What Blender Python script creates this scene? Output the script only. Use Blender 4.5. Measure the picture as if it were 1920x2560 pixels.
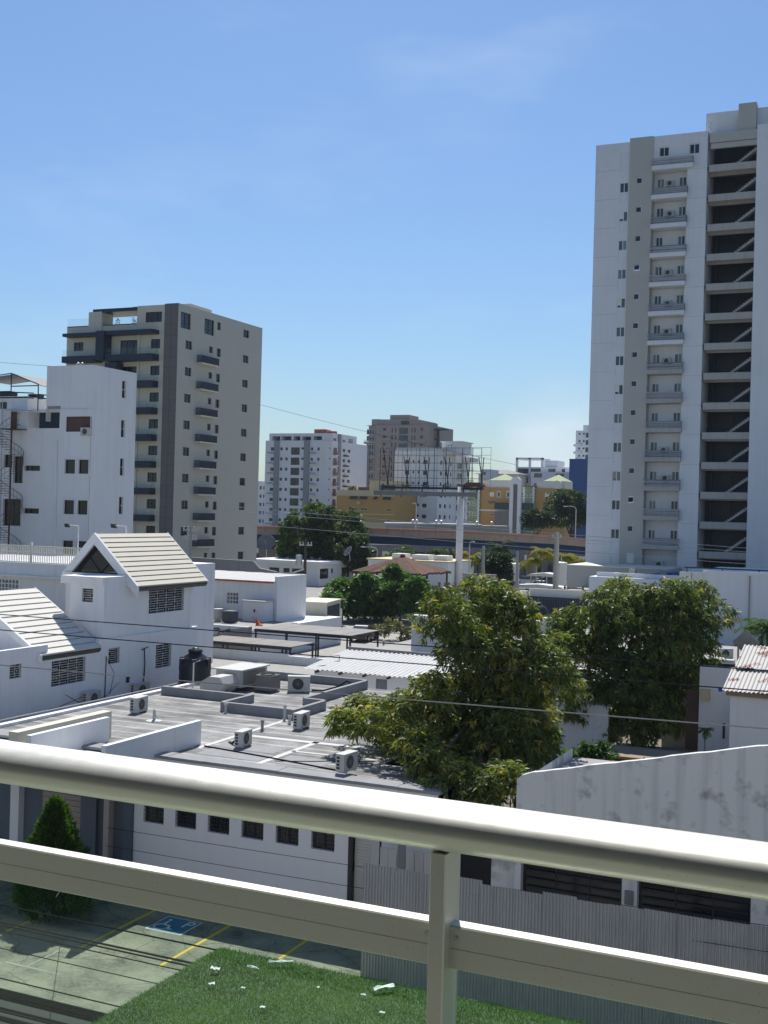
import bpy, math, random
import numpy as np
from mathutils import Vector, Matrix, Euler
R = math.radians
for o in list(bpy.data.objects): bpy.data.objects.remove(o)
S = bpy.context.scene
col = S.collection
# ------------------------------------------------------------------ camera, sky, sun, exposure
cam = bpy.data.cameras.new('camera'); camo = bpy.data.objects.new('camera', cam); col.objects.link(camo)
cam.sensor_fit = 'VERTICAL'; cam.sensor_height = 24; cam.lens = 24*2950/2560
cam.clip_start = .05; cam.clip_end = 6000
camo.matrix_world = Matrix.Translation((0, 0, 13.5)) @ Matrix.Rotation(R(24.4), 4, 'Z') @ Matrix.Rotation(R(90), 4, 'X') @ Matrix.Rotation(.0265, 4, 'Z')
S.camera = camo
SUN_EL, SUN_AZ = R(53), R(-25)            # azimuth measured from +Y towards +X
sd = Vector((math.sin(SUN_AZ)*math.cos(SUN_EL), math.cos(SUN_AZ)*math.cos(SUN_EL), math.sin(SUN_EL)))
w = bpy.data.worlds.new('World'); S.world = w; w.use_nodes = True
nt = w.node_tree; bg = nt.nodes['Background']
sky = nt.nodes.new('ShaderNodeTexSky'); sky.sky_type = 'NISHITA'; sky.sun_disc = False
sky.sun_elevation = SUN_EL; sky.sun_rotation = SUN_AZ; sky.air_density = 1.25; sky.dust_density = .5; sky.ozone_density = 2.2
tc = nt.nodes.new('ShaderNodeTexCoord'); mp = nt.nodes.new('ShaderNodeMapping'); mp.inputs['Scale'].default_value = (1.6, 2.2, 5.5)
mp.inputs['Rotation'].default_value = (.35, .2, .5)
nz = nt.nodes.new('ShaderNodeTexNoise'); nz.inputs['Scale'].default_value = 2.1; nz.inputs['Detail'].default_value = 4; nz.inputs['Roughness'].default_value = .62
cr = nt.nodes.new('ShaderNodeValToRGB'); cr.color_ramp.elements[0].position = .56; cr.color_ramp.elements[1].position = .86
cr.color_ramp.elements[1].color = (.15, .15, .15, 1)
mx = nt.nodes.new('ShaderNodeMixRGB'); mx.inputs[2].default_value = (7.5, 8.4, 9.6, 1)
nt.links.new(tc.outputs['Generated'], mp.inputs['Vector']); nt.links.new(mp.outputs[0], nz.inputs['Vector'])
nt.links.new(nz.outputs['Fac'], cr.inputs[0])
def cloud(d, lo, hi, amt, lo2, hi2):      # a patch of thin cloud about direction d
    vd = nt.nodes.new('ShaderNodeVectorMath'); vd.operation = 'DOT_PRODUCT'; vd.inputs[1].default_value = d; nt.links.new(tc.outputs['Generated'], vd.inputs[0])
    a = nt.nodes.new('ShaderNodeMapRange'); a.interpolation_type = 'SMOOTHSTEP'; a.inputs[1].default_value = lo; a.inputs[2].default_value = hi; a.inputs[4].default_value = amt; nt.links.new(vd.outputs['Value'], a.inputs[0])
    b_ = nt.nodes.new('ShaderNodeMapRange'); b_.inputs[1].default_value = lo2; b_.inputs[2].default_value = hi2; nt.links.new(nz.outputs['Fac'], b_.inputs[0])
    m_ = nt.nodes.new('ShaderNodeMath'); m_.operation = 'MULTIPLY'; nt.links.new(a.outputs[0], m_.inputs[0]); nt.links.new(b_.outputs[0], m_.inputs[1]); return m_
k1 = cloud((-0.2752, 0.9593, 0.0625), .9982, .9999, .6, .34, .58); k2 = cloud((-0.3241, 0.8633, 0.3869), .993, 1.0, .24, .46, .74)
q1 = nt.nodes.new('ShaderNodeMath'); q1.operation = 'MAXIMUM'; q2 = nt.nodes.new('ShaderNodeMath'); q2.operation = 'MAXIMUM'
nt.links.new(k1.outputs[0], q1.inputs[0]); nt.links.new(k2.outputs[0], q1.inputs[1]); nt.links.new(q1.outputs[0], q2.inputs[0]); nt.links.new(cr.outputs[0], q2.inputs[1]); nt.links.new(q2.outputs[0], mx.inputs[0])
tn = nt.nodes.new('ShaderNodeMixRGB'); tn.blend_type = 'MULTIPLY'; tn.inputs[0].default_value = 1; tn.inputs[2].default_value = (.62, .78, 1.0, 1)
nt.links.new(sky.outputs[0], tn.inputs[1]); nt.links.new(tn.outputs[0], mx.inputs[1]); nt.links.new(mx.outputs[0], bg.inputs[0]); bg.inputs[1].default_value = .0785
sl = bpy.data.lights.new('sun', 'SUN'); sl.energy = 4.6; sl.angle = R(.53); sl.color = (1, .955, .88)
so = bpy.data.objects.new('sun', sl); col.objects.link(so); so.rotation_euler = sd.to_track_quat('Z', 'Y').to_euler()
S.view_settings.view_transform = 'Standard'; S.view_settings.look = 'None'; S.view_settings.exposure = .42; S.view_settings.gamma = 1
S.cycles.max_bounces = 6; S.cycles.diffuse_bounces = 3; S.cycles.glossy_bounces = 2; S.cycles.volume_bounces = 0; S.cycles.transparent_max_bounces = 10

# ------------------------------------------------------------------ materials
MATS = {}
def base(name):
    m = bpy.data.materials.new(name); m.use_nodes = True; MATS[name] = m
    n = m.node_tree.nodes; return m, n, m.node_tree.links, n['Principled BSDF']
def paint(name, c, rough=.75, stain=.2, scale=.35, streak=.25, bump=0, dark=.45, metal=0, spec=.3, fine=14., tint=None, lo=.42, hi=.78):
    """painted or bare surface with blotches, rain streaks and fine relief"""
    m, n, L, b = base(name)
    g = n.new('ShaderNodeNewGeometry')
    n1 = n.new('ShaderNodeTexNoise'); n1.inputs['Scale'].default_value = scale; n1.inputs['Detail'].default_value = 3; n1.inputs['Roughness'].default_value = .65
    L.new(g.outputs['Position'], n1.inputs['Vector'])
    mp = n.new('ShaderNodeMapping'); mp.inputs['Scale'].default_value = (2.2, 2.2, .13); L.new(g.outputs['Position'], mp.inputs[0])
    n2 = n.new('ShaderNodeTexNoise'); n2.inputs['Scale'].default_value = 1.3; n2.inputs['Detail'].default_value = 2; L.new(mp.outputs[0], n2.inputs['Vector'])
    r1 = n.new('ShaderNodeMapRange'); r1.inputs[1].default_value = lo; r1.inputs[2].default_value = hi; r1.inputs[4].default_value = stain; L.new(n1.outputs['Fac'], r1.inputs[0])
    r2 = n.new('ShaderNodeMapRange'); r2.inputs[1].default_value = .5; r2.inputs[2].default_value = .8; r2.inputs[4].default_value = streak; L.new(n2.outputs['Fac'], r2.inputs[0])
    ad = n.new('ShaderNodeMath'); ad.operation = 'ADD'; ad.use_clamp = True; L.new(r1.outputs[0], ad.inputs[0]); L.new(r2.outputs[0], ad.inputs[1])
    mx = n.new('ShaderNodeMixRGB'); mx.inputs[1].default_value = (*c, 1)
    t = tint or tuple(x*dark for x in c)
    mx.inputs[2].default_value = (*t, 1); L.new(ad.outputs[0], mx.inputs[0]); L.new(mx.outputs[0], b.inputs['Base Color'])
    b.inputs['Roughness'].default_value = rough; b.inputs['Metallic'].default_value = metal; b.inputs['Specular IOR Level'].default_value = spec
    if bump:
        n3 = n.new('ShaderNodeTexNoise'); n3.inputs['Scale'].default_value = fine; n3.inputs['Detail'].default_value = 2; L.new(g.outputs['Position'], n3.inputs['Vector'])
        bp = n.new('ShaderNodeBump'); bp.inputs['Strength'].default_value = bump; bp.inputs['Distance'].default_value = .03
        L.new(n3.outputs['Fac'], bp.inputs['Height']); L.new(bp.outputs[0], b.inputs['Normal'])
    return m
def glass(name, c, rough=.08, var=.6, alt=None, spec=.6):
    """window glass over a dim room; every pane gets its own curtain tone"""
    m, n, L, b = base(name)
    oi = n.new('ShaderNodeObjectInfo')
    mx = n.new('ShaderNodeMixRGB'); mx.inputs[1].default_value = (*c, 1); a = alt or tuple(min(1, x*2.5+.03) for x in c); mx.inputs[2].default_value = (*a, 1)
    rp = n.new('ShaderNodeMapRange'); rp.inputs[1].default_value = .35; rp.inputs[2].default_value = 1.; rp.inputs[4].default_value = var
    L.new(oi.outputs['Random'], rp.inputs[0]); L.new(rp.outputs[0], mx.inputs[0]); L.new(mx.outputs[0], b.inputs['Base Color'])
    b.inputs['Roughness'].default_value = rough; b.inputs['Specular IOR Level'].default_value = spec
    return m
paint('white', (.74, .745, .75), stain=.18, streak=.24, dark=.66)
paint('tower_white', (.72, .73, .74), stain=.22, streak=.22, dark=.70)
paint('house_white', (.76, .76, .76), stain=.16, streak=.26, dark=.64, fine=9, bump=.15)
paint('cream', (.72, .70, .62), stain=.12, streak=.12, dark=.7)
paint('pier_beige', (.47, .46, .42), stain=.12, streak=.15, dark=.72)
paint('slab_grey', (.43, .42, .39), stain=.25, streak=.3, dark=.5)
paint('beige', (.47, .455, .40), stain=.16, streak=.14, dark=.75)
paint('beige_light', (.60, .57, .475), stain=.15, streak=.22, dark=.7)
paint('tile_brown', (.16, .145, .145), rough=.5, stain=.2, streak=.1, bump=.05)
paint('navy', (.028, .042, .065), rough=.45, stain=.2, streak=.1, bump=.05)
paint('black_metal', (.025, .026, .03), rough=.5, stain=.1, streak=.1, bump=0)
paint('frame_dark', (.035, .037, .042), rough=.4, stain=.1, streak=0, bump=0)
paint('frame_white', (.72, .73, .74), rough=.4, stain=.08, streak=0, bump=0)
paint('rust_brown', (.12, .075, .06), rough=.85, stain=.4, streak=.3, scale=1.5)
paint('grey_strip', (.27, .285, .30), stain=.1, streak=.15)
paint('taupe', (.34, .285, .25), stain=.15, streak=.2)
paint('taupe_light', (.42, .365, .33), stain=.15, streak=.2)
paint('ochre', (.47, .275, .085), stain=.15, streak=.15, dark=.7)
paint('ochre_pale', (.58, .49, .30), stain=.15, streak=.2, dark=.7)
paint('lime', (.27, .35, .19), stain=.12, streak=.15, dark=.7)
paint('lime_roof', (.36, .42, .22), stain=.2, streak=.1)
paint('blue', (.012, .075, .25), rough=.5, stain=.1, streak=.1)
paint('red_brick', (.38, .10, .06), stain=.2, streak=.2)
paint('terracotta', (.42, .17, .10), stain=.3, streak=.1, scale=1.2)
paint('concrete', (.29, .285, .27), stain=.4, streak=.3, scale=.6)
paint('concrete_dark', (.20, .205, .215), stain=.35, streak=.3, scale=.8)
paint('curb_grey', (.27, .275, .285), stain=.3, streak=.2, scale=1.2, rough=.85)
paint('flyover_grey', (.44, .34, .265), stain=.3, streak=.35, scale=.3)
paint('flyover_rail', (.50, .20, .13), stain=.35, streak=.2, scale=.5, tint=(.46, .30, .22))
paint('girder_blue', (.018, .05, .13), rough=.55, stain=.2, streak=.2)
paint('roof_plank', (.60, .565, .47), stain=.18, streak=.05, scale=.9, dark=.72, rough=.8)
paint('roof_plank_white', (.64, .625, .575), stain=.15, streak=.05, scale=.9, dark=.72, rough=.8)
paint('plank_gap', (.10, .092, .085), stain=.2, streak=.1)
paint('zinc', (.42, .43, .44), rough=.5, stain=.3, streak=.45, scale=.7, metal=.3, dark=.6, bump=.05)
paint('zinc_white', (.56, .56, .545), rough=.55, stain=.25, streak=.1, scale=1.2, dark=.6, bump=.05)
paint('solar_roof', (.15, .135, .12), rough=.5, stain=.5, streak=.2, scale=.8, tint=(.27, .245, .215))
paint('tank_black', (.014, .017, .022), rough=.42, stain=.1, streak=.15, bump=.02, spec=.5)
paint('ac_white', (.50, .50, .475), rough=.5, stain=.15, streak=.15, scale=2, bump=0)
paint('ac_grey', (.22, .205, .19), rough=.6, stain=.2, streak=.2, scale=2)
paint('ac_dark', (.03, .03, .032), rough=.6, stain=.1, streak=0, bump=0)
paint('old_wall', (.63, .64, .63), stain=.6, streak=.42, scale=1.3, dark=.34, fine=6, bump=.3, lo=.54, hi=.68)
paint('front_wall', (.70, .70, .71), stain=.10, streak=.12, dark=.72, bump=.12)
paint('slate_wall', (.10, .125, .155), rough=.5, stain=.15, streak=.2)
paint('shutter_metal', (.52, .52, .50), rough=.5, stain=.2, streak=.3, metal=.2)
paint('thatch', (.13, .07, .05), rough=.95, stain=.5, streak=.4, scale=1.5, bump=.5, fine=5)
paint('orange', (.62, .10, .03), rough=.7, stain=.15, streak=.1)
paint('blue_plastic', (.02, .06, .38), rough=.4, stain=.1, streak=.1)
paint('bark', (.10, .075, .055), rough=.95, stain=.4, streak=.4, scale=2, bump=.6, fine=9)
paint('palm_trunk', (.26, .235, .20), rough=.9, stain=.3, streak=.1, scale=3)
paint('pole_wood', (.075, .06, .05), rough=.9, stain=.3, streak=.4, scale=2)
paint('pole_concrete', (.36, .35, .33), rough=.9, stain=.25, streak=.3, scale=1)
paint('galv', (.50, .51, .52), rough=.45, stain=.2, streak=.2, metal=.4, bump=0)
paint('cable', (.012, .012, .014), rough=.6, stain=.1, streak=0, bump=0, spec=.3)
paint('wood', (.30, .21, .13), rough=.85, stain=.4, streak=.4, scale=2)
paint('paper', (.75, .78, .78), rough=.7, stain=.1, streak=0, bump=0)
paint('yellow_paint', (.62, .42, .03), rough=.75, stain=.45, streak=0, scale=3, tint=(.33, .28, .14))
paint('blue_paint', (.03, .16, .27), rough=.75, stain=.4, streak=0, scale=3, tint=(.12, .2, .26))
paint('white_paint', (.52, .52, .51), rough=.75, stain=.4, streak=0, scale=4, tint=(.42, .42, .40))
paint('floor_tile', (.36, .36, .30), rough=.5, stain=.15, streak=0)
paint('asphalt', (.055, .056, .058), rough=.95, stain=.3, streak=0, scale=.8, bump=.3, fine=30)
paint('earth', (.18, .165, .13), rough=.95, stain=.4, streak=0, scale=.5, bump=.3)
paint('lot_pale', (.30, .295, .27), rough=.95, stain=.3, streak=0, scale=.3)
paint('tire', (.02, .02, .02), rough=.9, stain=.1, streak=0, bump=0)
paint('awning_dark', (.03, .06, .07), rough=.7, stain=.2, streak=.1)
for nm, c in dict(car_white=(.72, .73, .74), car_silver=(.42, .44, .46), car_black=(.02, .02, .024), car_red=(.25, .03, .03), car_blue=(.04, .08, .16)).items():
    m, n, L, b = base(nm); b.inputs['Base Color'].default_value = (*c, 1); b.inputs['Roughness'].default_value = .3; b.inputs['Coat Weight'].default_value = .6
glass('glass_dark', (.010, .013, .018), var=.35)
glass('glass_house', (.016, .018, .021), var=.3)
glass('glass_tower', (.04, .055, .065), var=.9, alt=(.22, .28, .28))
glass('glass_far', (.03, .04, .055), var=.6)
glass('glass_gable', (.008, .010, .012), rough=.02, var=0, spec=1.2)
m, n, L, b = base('glass_clear')             # balustrades
tr = n.new('ShaderNodeBsdfTransparent'); tr.inputs[0].default_value = (.93, .95, .95, 1)
gl = n.new('ShaderNodeBsdfGlossy'); gl.inputs['Roughness'].default_value = .02
fr = n.new('ShaderNodeFresnel'); fr.inputs[0].default_value = 1.5
gg = n.new('ShaderNodeNewGeometry'); fb = n.new('ShaderNodeMath'); fb.operation = 'SUBTRACT'; fb.use_clamp = True; L.new(fr.outputs[0], fb.inputs[0]); L.new(gg.outputs['Backfacing'], fb.inputs[1])
ms = n.new('ShaderNodeMixShader'); L.new(fb.outputs[0], ms.inputs[0]); L.new(tr.outputs[0], ms.inputs[1]); L.new(gl.outputs[0], ms.inputs[2]); L.new(ms.outputs[0], n['Material Output'].inputs[0])
m, n, L, b = base('glass_green')             # laminated pane of the own balcony
tr = n.new('ShaderNodeBsdfTransparent'); tr.inputs[0].default_value = (.84, .93, .87, 1)
gl = n.new('ShaderNodeBsdfGlossy'); gl.inputs['Roughness'].default_value = .01; gl.inputs[0].default_value = (.8, .95, .9, 1)
fr = n.new('ShaderNodeFresnel'); fr.inputs[0].default_value = 1.5
gg = n.new('ShaderNodeNewGeometry'); fb = n.new('ShaderNodeMath'); fb.operation = 'SUBTRACT'; fb.use_clamp = True; L.new(fr.outputs[0], fb.inputs[0]); L.new(gg.outputs['Backfacing'], fb.inputs[1])
ms = n.new('ShaderNodeMixShader'); L.new(fb.outputs[0], ms.inputs[0]); L.new(tr.outputs[0], ms.inputs[1]); L.new(gl.outputs[0], ms.inputs[2]); L.new(ms.outputs[0], n['Material Output'].inputs[0])
# satin anodised railing
m, n, L, b = base('rail_metal')
b.inputs['Base Color'].default_value = (.60, .60, .55, 1); b.inputs['Metallic'].default_value = .4
dc = n.new('ShaderNodeTexNoise'); dc.inputs['Scale'].default_value = 260; dc.inputs['Detail'].default_value = 3; dr = n.new('ShaderNodeMapRange'); dr.inputs[1].default_value = .66; dr.inputs[2].default_value = .74; dr.inputs[4].default_value = .55
dm = n.new('ShaderNodeMixRGB'); dm.inputs[1].default_value = (.60, .60, .55, 1); dm.inputs[2].default_value = (.30, .28, .24, 1); L.new(dc.outputs['Fac'], dr.inputs[0]); L.new(dr.outputs[0], dm.inputs[0]); L.new(dm.outputs[0], b.inputs['Base Color']); b.inputs['Roughness'].default_value = .42
g = n.new('ShaderNodeNewGeometry'); mp = n.new('ShaderNodeMapping'); mp.inputs['Scale'].default_value = (3, 60, 60); L.new(g.outputs['Position'], mp.inputs[0])
nn = n.new('ShaderNodeTexNoise'); nn.inputs['Scale'].default_value = 6; nn.inputs['Detail'].default_value = 6; L.new(mp.outputs[0], nn.inputs['Vector'])
bp = n.new('ShaderNodeBump'); bp.inputs['Strength'].default_value = .05; bp.inputs['Distance'].default_value = .002; L.new(nn.outputs['Fac'], bp.inputs['Height']); L.new(bp.outputs[0], b.inputs['Normal'])
n4 = n.new('ShaderNodeTexNoise'); n4.inputs['Scale'].default_value = 45; n4.inputs['Detail'].default_value = 8; L.new(g.outputs['Position'], n4.inputs['Vector']); L.new(g.outputs['Position'], dc.inputs['Vector'])
rr = n.new('ShaderNodeMapRange'); rr.inputs[3].default_value = .34; rr.inputs[4].default_value = .52; L.new(n4.outputs['Fac'], rr.inputs[0]); L.new(rr.outputs[0], b.inputs['Roughness'])
# weathered roof coating with lap lines running along X
m, n, L, b = base('roof_coat')
g = n.new('ShaderNodeNewGeometry')
mp = n.new('ShaderNodeMapping'); mp.inputs['Scale'].default_value = (.22, 1.7, 1); L.new(g.outputs['Position'], mp.inputs[0])
a1 = n.new('ShaderNodeTexNoise'); a1.inputs['Scale'].default_value = 1.1; a1.inputs['Detail'].default_value = 7; a1.inputs['Roughness'].default_value = .6; L.new(mp.outputs[0], a1.inputs['Vector'])
a2 = n.new('ShaderNodeTexNoise'); a2.inputs['Scale'].default_value = .7; a2.inputs['Detail'].default_value = 9; a2.inputs['Roughness'].default_value = .7; L.new(g.outputs['Position'], a2.inputs['Vector'])
sx = n.new('ShaderNodeSeparateXYZ'); L.new(g.outputs['Position'], sx.inputs[0])
wv = n.new('ShaderNodeTexWave'); wv.wave_type = 'BANDS'; wv.bands_direction = 'Y'; wv.inputs['Scale'].default_value = .31; wv.inputs['Distortion'].default_value = 3.2; wv.inputs['Detail'].default_value = 4; wv.inputs['Detail Scale'].default_value = .6; L.new(g.outputs['Position'], wv.inputs['Vector'])
wr = n.new('ShaderNodeMapRange'); wr.inputs[1].default_value = .86; wr.inputs[2].default_value = 1; wr.inputs[4].default_value = .13; L.new(wv.outputs['Fac'], wr.inputs[0])
sm = n.new('ShaderNodeMath'); sm.operation = 'MULTIPLY_ADD'; sm.inputs[1].default_value = .36; L.new(a1.outputs['Fac'], sm.inputs[0])
s2 = n.new('ShaderNodeMath'); s2.operation = 'MULTIPLY'; s2.inputs[1].default_value = .68; L.new(a2.outputs['Fac'], s2.inputs[0]); L.new(s2.outputs[0], sm.inputs[2])
s3 = n.new('ShaderNodeMath'); s3.operation = 'ADD'; L.new(sm.outputs[0], s3.inputs[0]); L.new(wr.outputs[0], s3.inputs[1])
cr = n.new('ShaderNodeValToRGB'); e = cr.color_ramp.elements; e[0].position = .36; e[0].color = (.075, .075, .074, 1); e[1].position = .76; e[1].color = (.45, .45, .44, 1)
x = cr.color_ramp.elements.new(.52); x.color = (.205, .204, .20, 1)
L.new(s3.outputs[0], cr.inputs[0]); L.new(cr.outputs[0], b.inputs['Base Color']); b.inputs['Roughness'].default_value = .85; b.inputs['Specular IOR Level'].default_value = .25
# parking concrete
m, n, L, b = base('lot_concrete')
g = n.new('ShaderNodeNewGeometry')
a1 = n.new('ShaderNodeTexNoise'); a1.inputs['Scale'].default_value = .55; a1.inputs['Detail'].default_value = 10; a1.inputs['Roughness'].default_value = .68; L.new(g.outputs['Position'], a1.inputs['Vector'])
a2 = n.new('ShaderNodeTexNoise'); a2.inputs['Scale'].default_value = 9; a2.inputs['Detail'].default_value = 6; L.new(g.outputs['Position'], a2.inputs['Vector'])
ad = n.new('ShaderNodeMath'); ad.operation = 'MULTIPLY_ADD'; ad.inputs[1].default_value = .25; L.new(a2.outputs['Fac'], ad.inputs[0]); L.new(a1.outputs['Fac'], ad.inputs[2])
cr = n.new('ShaderNodeValToRGB'); e = cr.color_ramp.elements; e[0].position = .46; e[0].color = (.06, .06, .052, 1); e[1].position = .74; e[1].color = (.26, .25, .19, 1)
x = cr.color_ramp.elements.new(.57); x.color = (.16, .155, .122, 1)
L.new(ad.outputs[0], cr.inputs[0])
vo = n.new('ShaderNodeTexVoronoi'); vo.feature = 'DISTANCE_TO_EDGE'; vo.inputs['Scale'].default_value = .33
dn = n.new('ShaderNodeTexNoise'); dn.inputs['Scale'].default_value = 1.2; dn.inputs['Detail'].default_value = 6; L.new(g.outputs['Position'], dn.inputs['Vector'])
vm = n.new('ShaderNodeVectorMath'); vm.operation = 'ADD'; L.new(g.outputs['Position'], vm.inputs[0]); L.new(dn.outputs['Color'], vm.inputs[1]); L.new(vm.outputs[0], vo.inputs['Vector'])
ck = n.new('ShaderNodeMapRange'); ck.inputs[1].default_value = 0; ck.inputs[2].default_value = .012; ck.inputs[3].default_value = .7; ck.inputs[4].default_value = 0; L.new(vo.outputs['Distance'], ck.inputs[0])
mk = n.new('ShaderNodeMixRGB'); mk.inputs[2].default_value = (.05, .05, .045, 1); L.new(ck.outputs[0], mk.inputs[0]); L.new(cr.outputs[0], mk.inputs[1])
L.new(mk.outputs[0], b.inputs['Base Color']); b.inputs['Roughness'].default_value = .9
# rusted zinc sheet
m, n, L, b = base('zinc_rust')
g = n.new('ShaderNodeNewGeometry'); a1 = n.new('ShaderNodeTexNoise'); a1.inputs['Scale'].default_value = 1.4; a1.inputs['Detail'].default_value = 8; L.new(g.outputs['Position'], a1.inputs['Vector'])
cr = n.new('ShaderNodeValToRGB'); e = cr.color_ramp.elements; e[0].position = .58; e[0].color = (.46, .445, .42, 1); e[1].position = .65; e[1].color = (.15, .055, .032, 1)
L.new(a1.outputs['Fac'], cr.inputs[0]); L.new(cr.outputs[0], b.inputs['Base Color']); b.inputs['Roughness'].default_value = .6
# leaves: colour per leaf from the mesh, light shining through
def leafmat(name, tr=.3, rough=.42, spec=.45):
    m, n, L, b = base(name)
    at = n.new('ShaderNodeAttribute'); at.attribute_name = 'tint'
    L.new(at.outputs['Color'], b.inputs['Base Color']); b.inputs['Roughness'].default_value = rough; b.inputs['Specular IOR Level'].default_value = spec
    t = n.new('ShaderNodeBsdfTranslucent'); sc = n.new('ShaderNodeMixRGB'); sc.blend_type = 'MULTIPLY'; sc.inputs[0].default_value = 1; sc.inputs[2].default_value = (1.5, 1.7, .6, 1)
    L.new(at.outputs['Color'], sc.inputs[1]); L.new(sc.outputs[0], t.inputs[0])
    ms = n.new('ShaderNodeMixShader'); ms.inputs[0].default_value = tr; L.new(b.outputs[0], ms.inputs[1]); L.new(t.outputs[0], ms.inputs[2]); L.new(ms.outputs[0], n['Material Output'].inputs[0])
leafmat('leaf', .36, .5, .28); leafmat('palm_leaf', .4, .8, .08); leafmat('grass', .2, .6, .25)

# ------------------------------------------------------------------ mesh helpers
class MB:
    def __init__(s): s.v = []; s.f = []
    def quad(s, a, b, c, d): k = len(s.v); s.v += [a, b, c, d]; s.f.append((k, k+1, k+2, k+3)); return s
    def tri(s, a, b, c): k = len(s.v); s.v += [a, b, c]; s.f.append((k, k+1, k+2)); return s
    def box(s, x0, x1, y0, y1, z0, z1):
        k = len(s.v); s.v += [(x0, y0, z0), (x1, y0, z0), (x1, y1, z0), (x0, y1, z0), (x0, y0, z1), (x1, y0, z1), (x1, y1, z1), (x0, y1, z1)]
        s.f += [tuple(k+i for i in q) for q in ((3, 2, 1, 0), (4, 5, 6, 7), (0, 1, 5, 4), (1, 2, 6, 5), (2, 3, 7, 6), (3, 0, 4, 7))]; return s
    def prism(s, pts, vec):
        k = len(s.v); n = len(pts); s.v += [tuple(p) for p in pts] + [tuple(Vector(p)+Vector(vec)) for p in pts]
        s.f.append(tuple(range(k+n-1, k-1, -1))); s.f.append(tuple(range(k+n, k+2*n)))
        for i in range(n): j = (i+1) % n; s.f.append((k+i, k+j, k+n+j, k+n+i))
        return s
    def tube(s, pts, r, n=6, cap=True):
        pts = [Vector(p) for p in pts]; rs = r if isinstance(r, (list, tuple)) else [r]*len(pts); k = len(s.v)
        for i, p in enumerate(pts):
            d = (pts[min(i+1, len(pts)-1)]-pts[max(i-1, 0)]).normalized()
            u = d.cross(Vector((0, 0, 1)) if abs(d.z) < .95 else Vector((1, 0, 0))).normalized(); w_ = d.cross(u)
            for j in range(n): a = 2*math.pi*j/n; s.v.append(tuple(p+(u*math.cos(a)+w_*math.sin(a))*rs[i]))
        for i in range(len(pts)-1):
            for j in range(n): s.f.append((k+i*n+j, k+i*n+(j+1) % n, k+(i+1)*n+(j+1) % n, k+(i+1)*n+j))
        if cap: s.f.append(tuple(k+j for j in reversed(range(n)))); s.f.append(tuple(k+(len(pts)-1)*n+j for j in range(n)))
        return s
    def lathe(s, cx, cy, prof, n=20):
        k = len(s.v)
        for r, z in prof:
            for j in range(n): a = 2*math.pi*j/n; s.v.append((cx+r*math.cos(a), cy+r*math.sin(a), z))
        for i in range(len(prof)-1):
            for j in range(n): s.f.append((k+i*n+j, k+i*n+(j+1) % n, k+(i+1)*n+(j+1) % n, k+(i+1)*n+j))
        s.f.append(tuple(k+j for j in reversed(range(n)))); s.f.append(tuple(k+(len(prof)-1)*n+j for j in range(n)))
        return s
    def mesh(s, name, mat, smooth=False):
        me = bpy.data.meshes.new(name); me.from_pydata(s.v, [], s.f); me.materials.append(MATS[mat])
        if smooth: me.polygons.foreach_set('use_smooth', [True]*len(me.polygons))
        me.update(); return me
    def build(s, name, mat, parent=None, local=False, smooth=False):
        return put(name, s.mesh(name, mat, smooth), parent, local)
def put(name, me, parent=None, local=False, loc=(0, 0, 0), rz=0):
    o = bpy.data.objects.new(name, me); col.objects.link(o); o.location = loc; o.rotation_euler = (0, 0, rz)
    if parent is not None:
        o.parent = parent
        if not local: o.matrix_parent_inverse = world(parent).inverted()
    return o
def world(o):
    m = Matrix.LocRotScale(o.location, o.rotation_euler, o.scale)
    return world(o.parent) @ o.matrix_parent_inverse @ m if o.parent else m
def tag(o, label, cat, group=None, kind=None):
    if label: o['label'] = label
    if cat: o['category'] = cat
    if group: o['group'] = group
    if kind: o['kind'] = kind
    return o
def thing(name, label, cat, loc=(0, 0, 0), rz=0, group=None):
    o = bpy.data.objects.new(name, None); o.empty_display_size = .3; col.objects.link(o); o.location = loc; o.rotation_euler = (0, 0, rz)
    return tag(o, label, cat, group)
def copy_tree(o, loc, rz, label, parent=None, group=None, scale=1):
    c = o.copy(); col.objects.link(c)
    if parent is None:
        c.location = loc; c.rotation_euler = (0, 0, rz); c.scale = (scale,)*3
        if label: c['label'] = label
        if group: c['group'] = group
    else: c.parent = parent
    for ch in list(o.children): copy_tree(ch, None, None, None, c)
    return c
def struct(o): o['kind'] = 'structure'; return o
def facade(mb, ax, p, a0, a1, z0, z1, holes=(), depth=.18):
    """wall sheet on plane p (ax 'Y': faces -Y, 'X': faces +X) with real openings and reveals"""
    P = (lambda a, d, z: (a, p+d, z)) if ax == 'Y' else (lambda a, d, z: (p-d, a, z))
    holes = [h for h in holes if h[0] < a1 and h[1] > a0 and h[2] < z1 and h[3] > z0]
    zs = sorted({z0, z1} | {h[2] for h in holes} | {h[3] for h in holes})
    zs = [z for z in zs if z0-1e-6 <= z <= z1+1e-6]
    for lo, hi in zip(zs, zs[1:]):
        hs = sorted((h[0], h[1]) for h in holes if h[2] < hi-1e-6 and h[3] > lo+1e-6); a = a0
        for h0, h1 in hs:
            if h0 > a: mb.quad(P(a, 0, lo), P(h0, 0, lo), P(h0, 0, hi), P(a, 0, hi))
            a = max(a, h1)
        if a < a1: mb.quad(P(a, 0, lo), P(a1, 0, lo), P(a1, 0, hi), P(a, 0, hi))
    for h0, h1, b0, b1 in holes:
        mb.quad(P(h0, 0, b0), P(h0, depth, b0), P(h0, depth, b1), P(h0, 0, b1)); mb.quad(P(h1, 0, b0), P(h1, 0, b1), P(h1, depth, b1), P(h1, depth, b0))
        mb.quad(P(h0, 0, b0), P(h1, 0, b0), P(h1, depth, b0), P(h0, depth, b0)); mb.quad(P(h0, 0, b1), P(h0, depth, b1), P(h1, depth, b1), P(h1, 0, b1))
WC = {}
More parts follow.
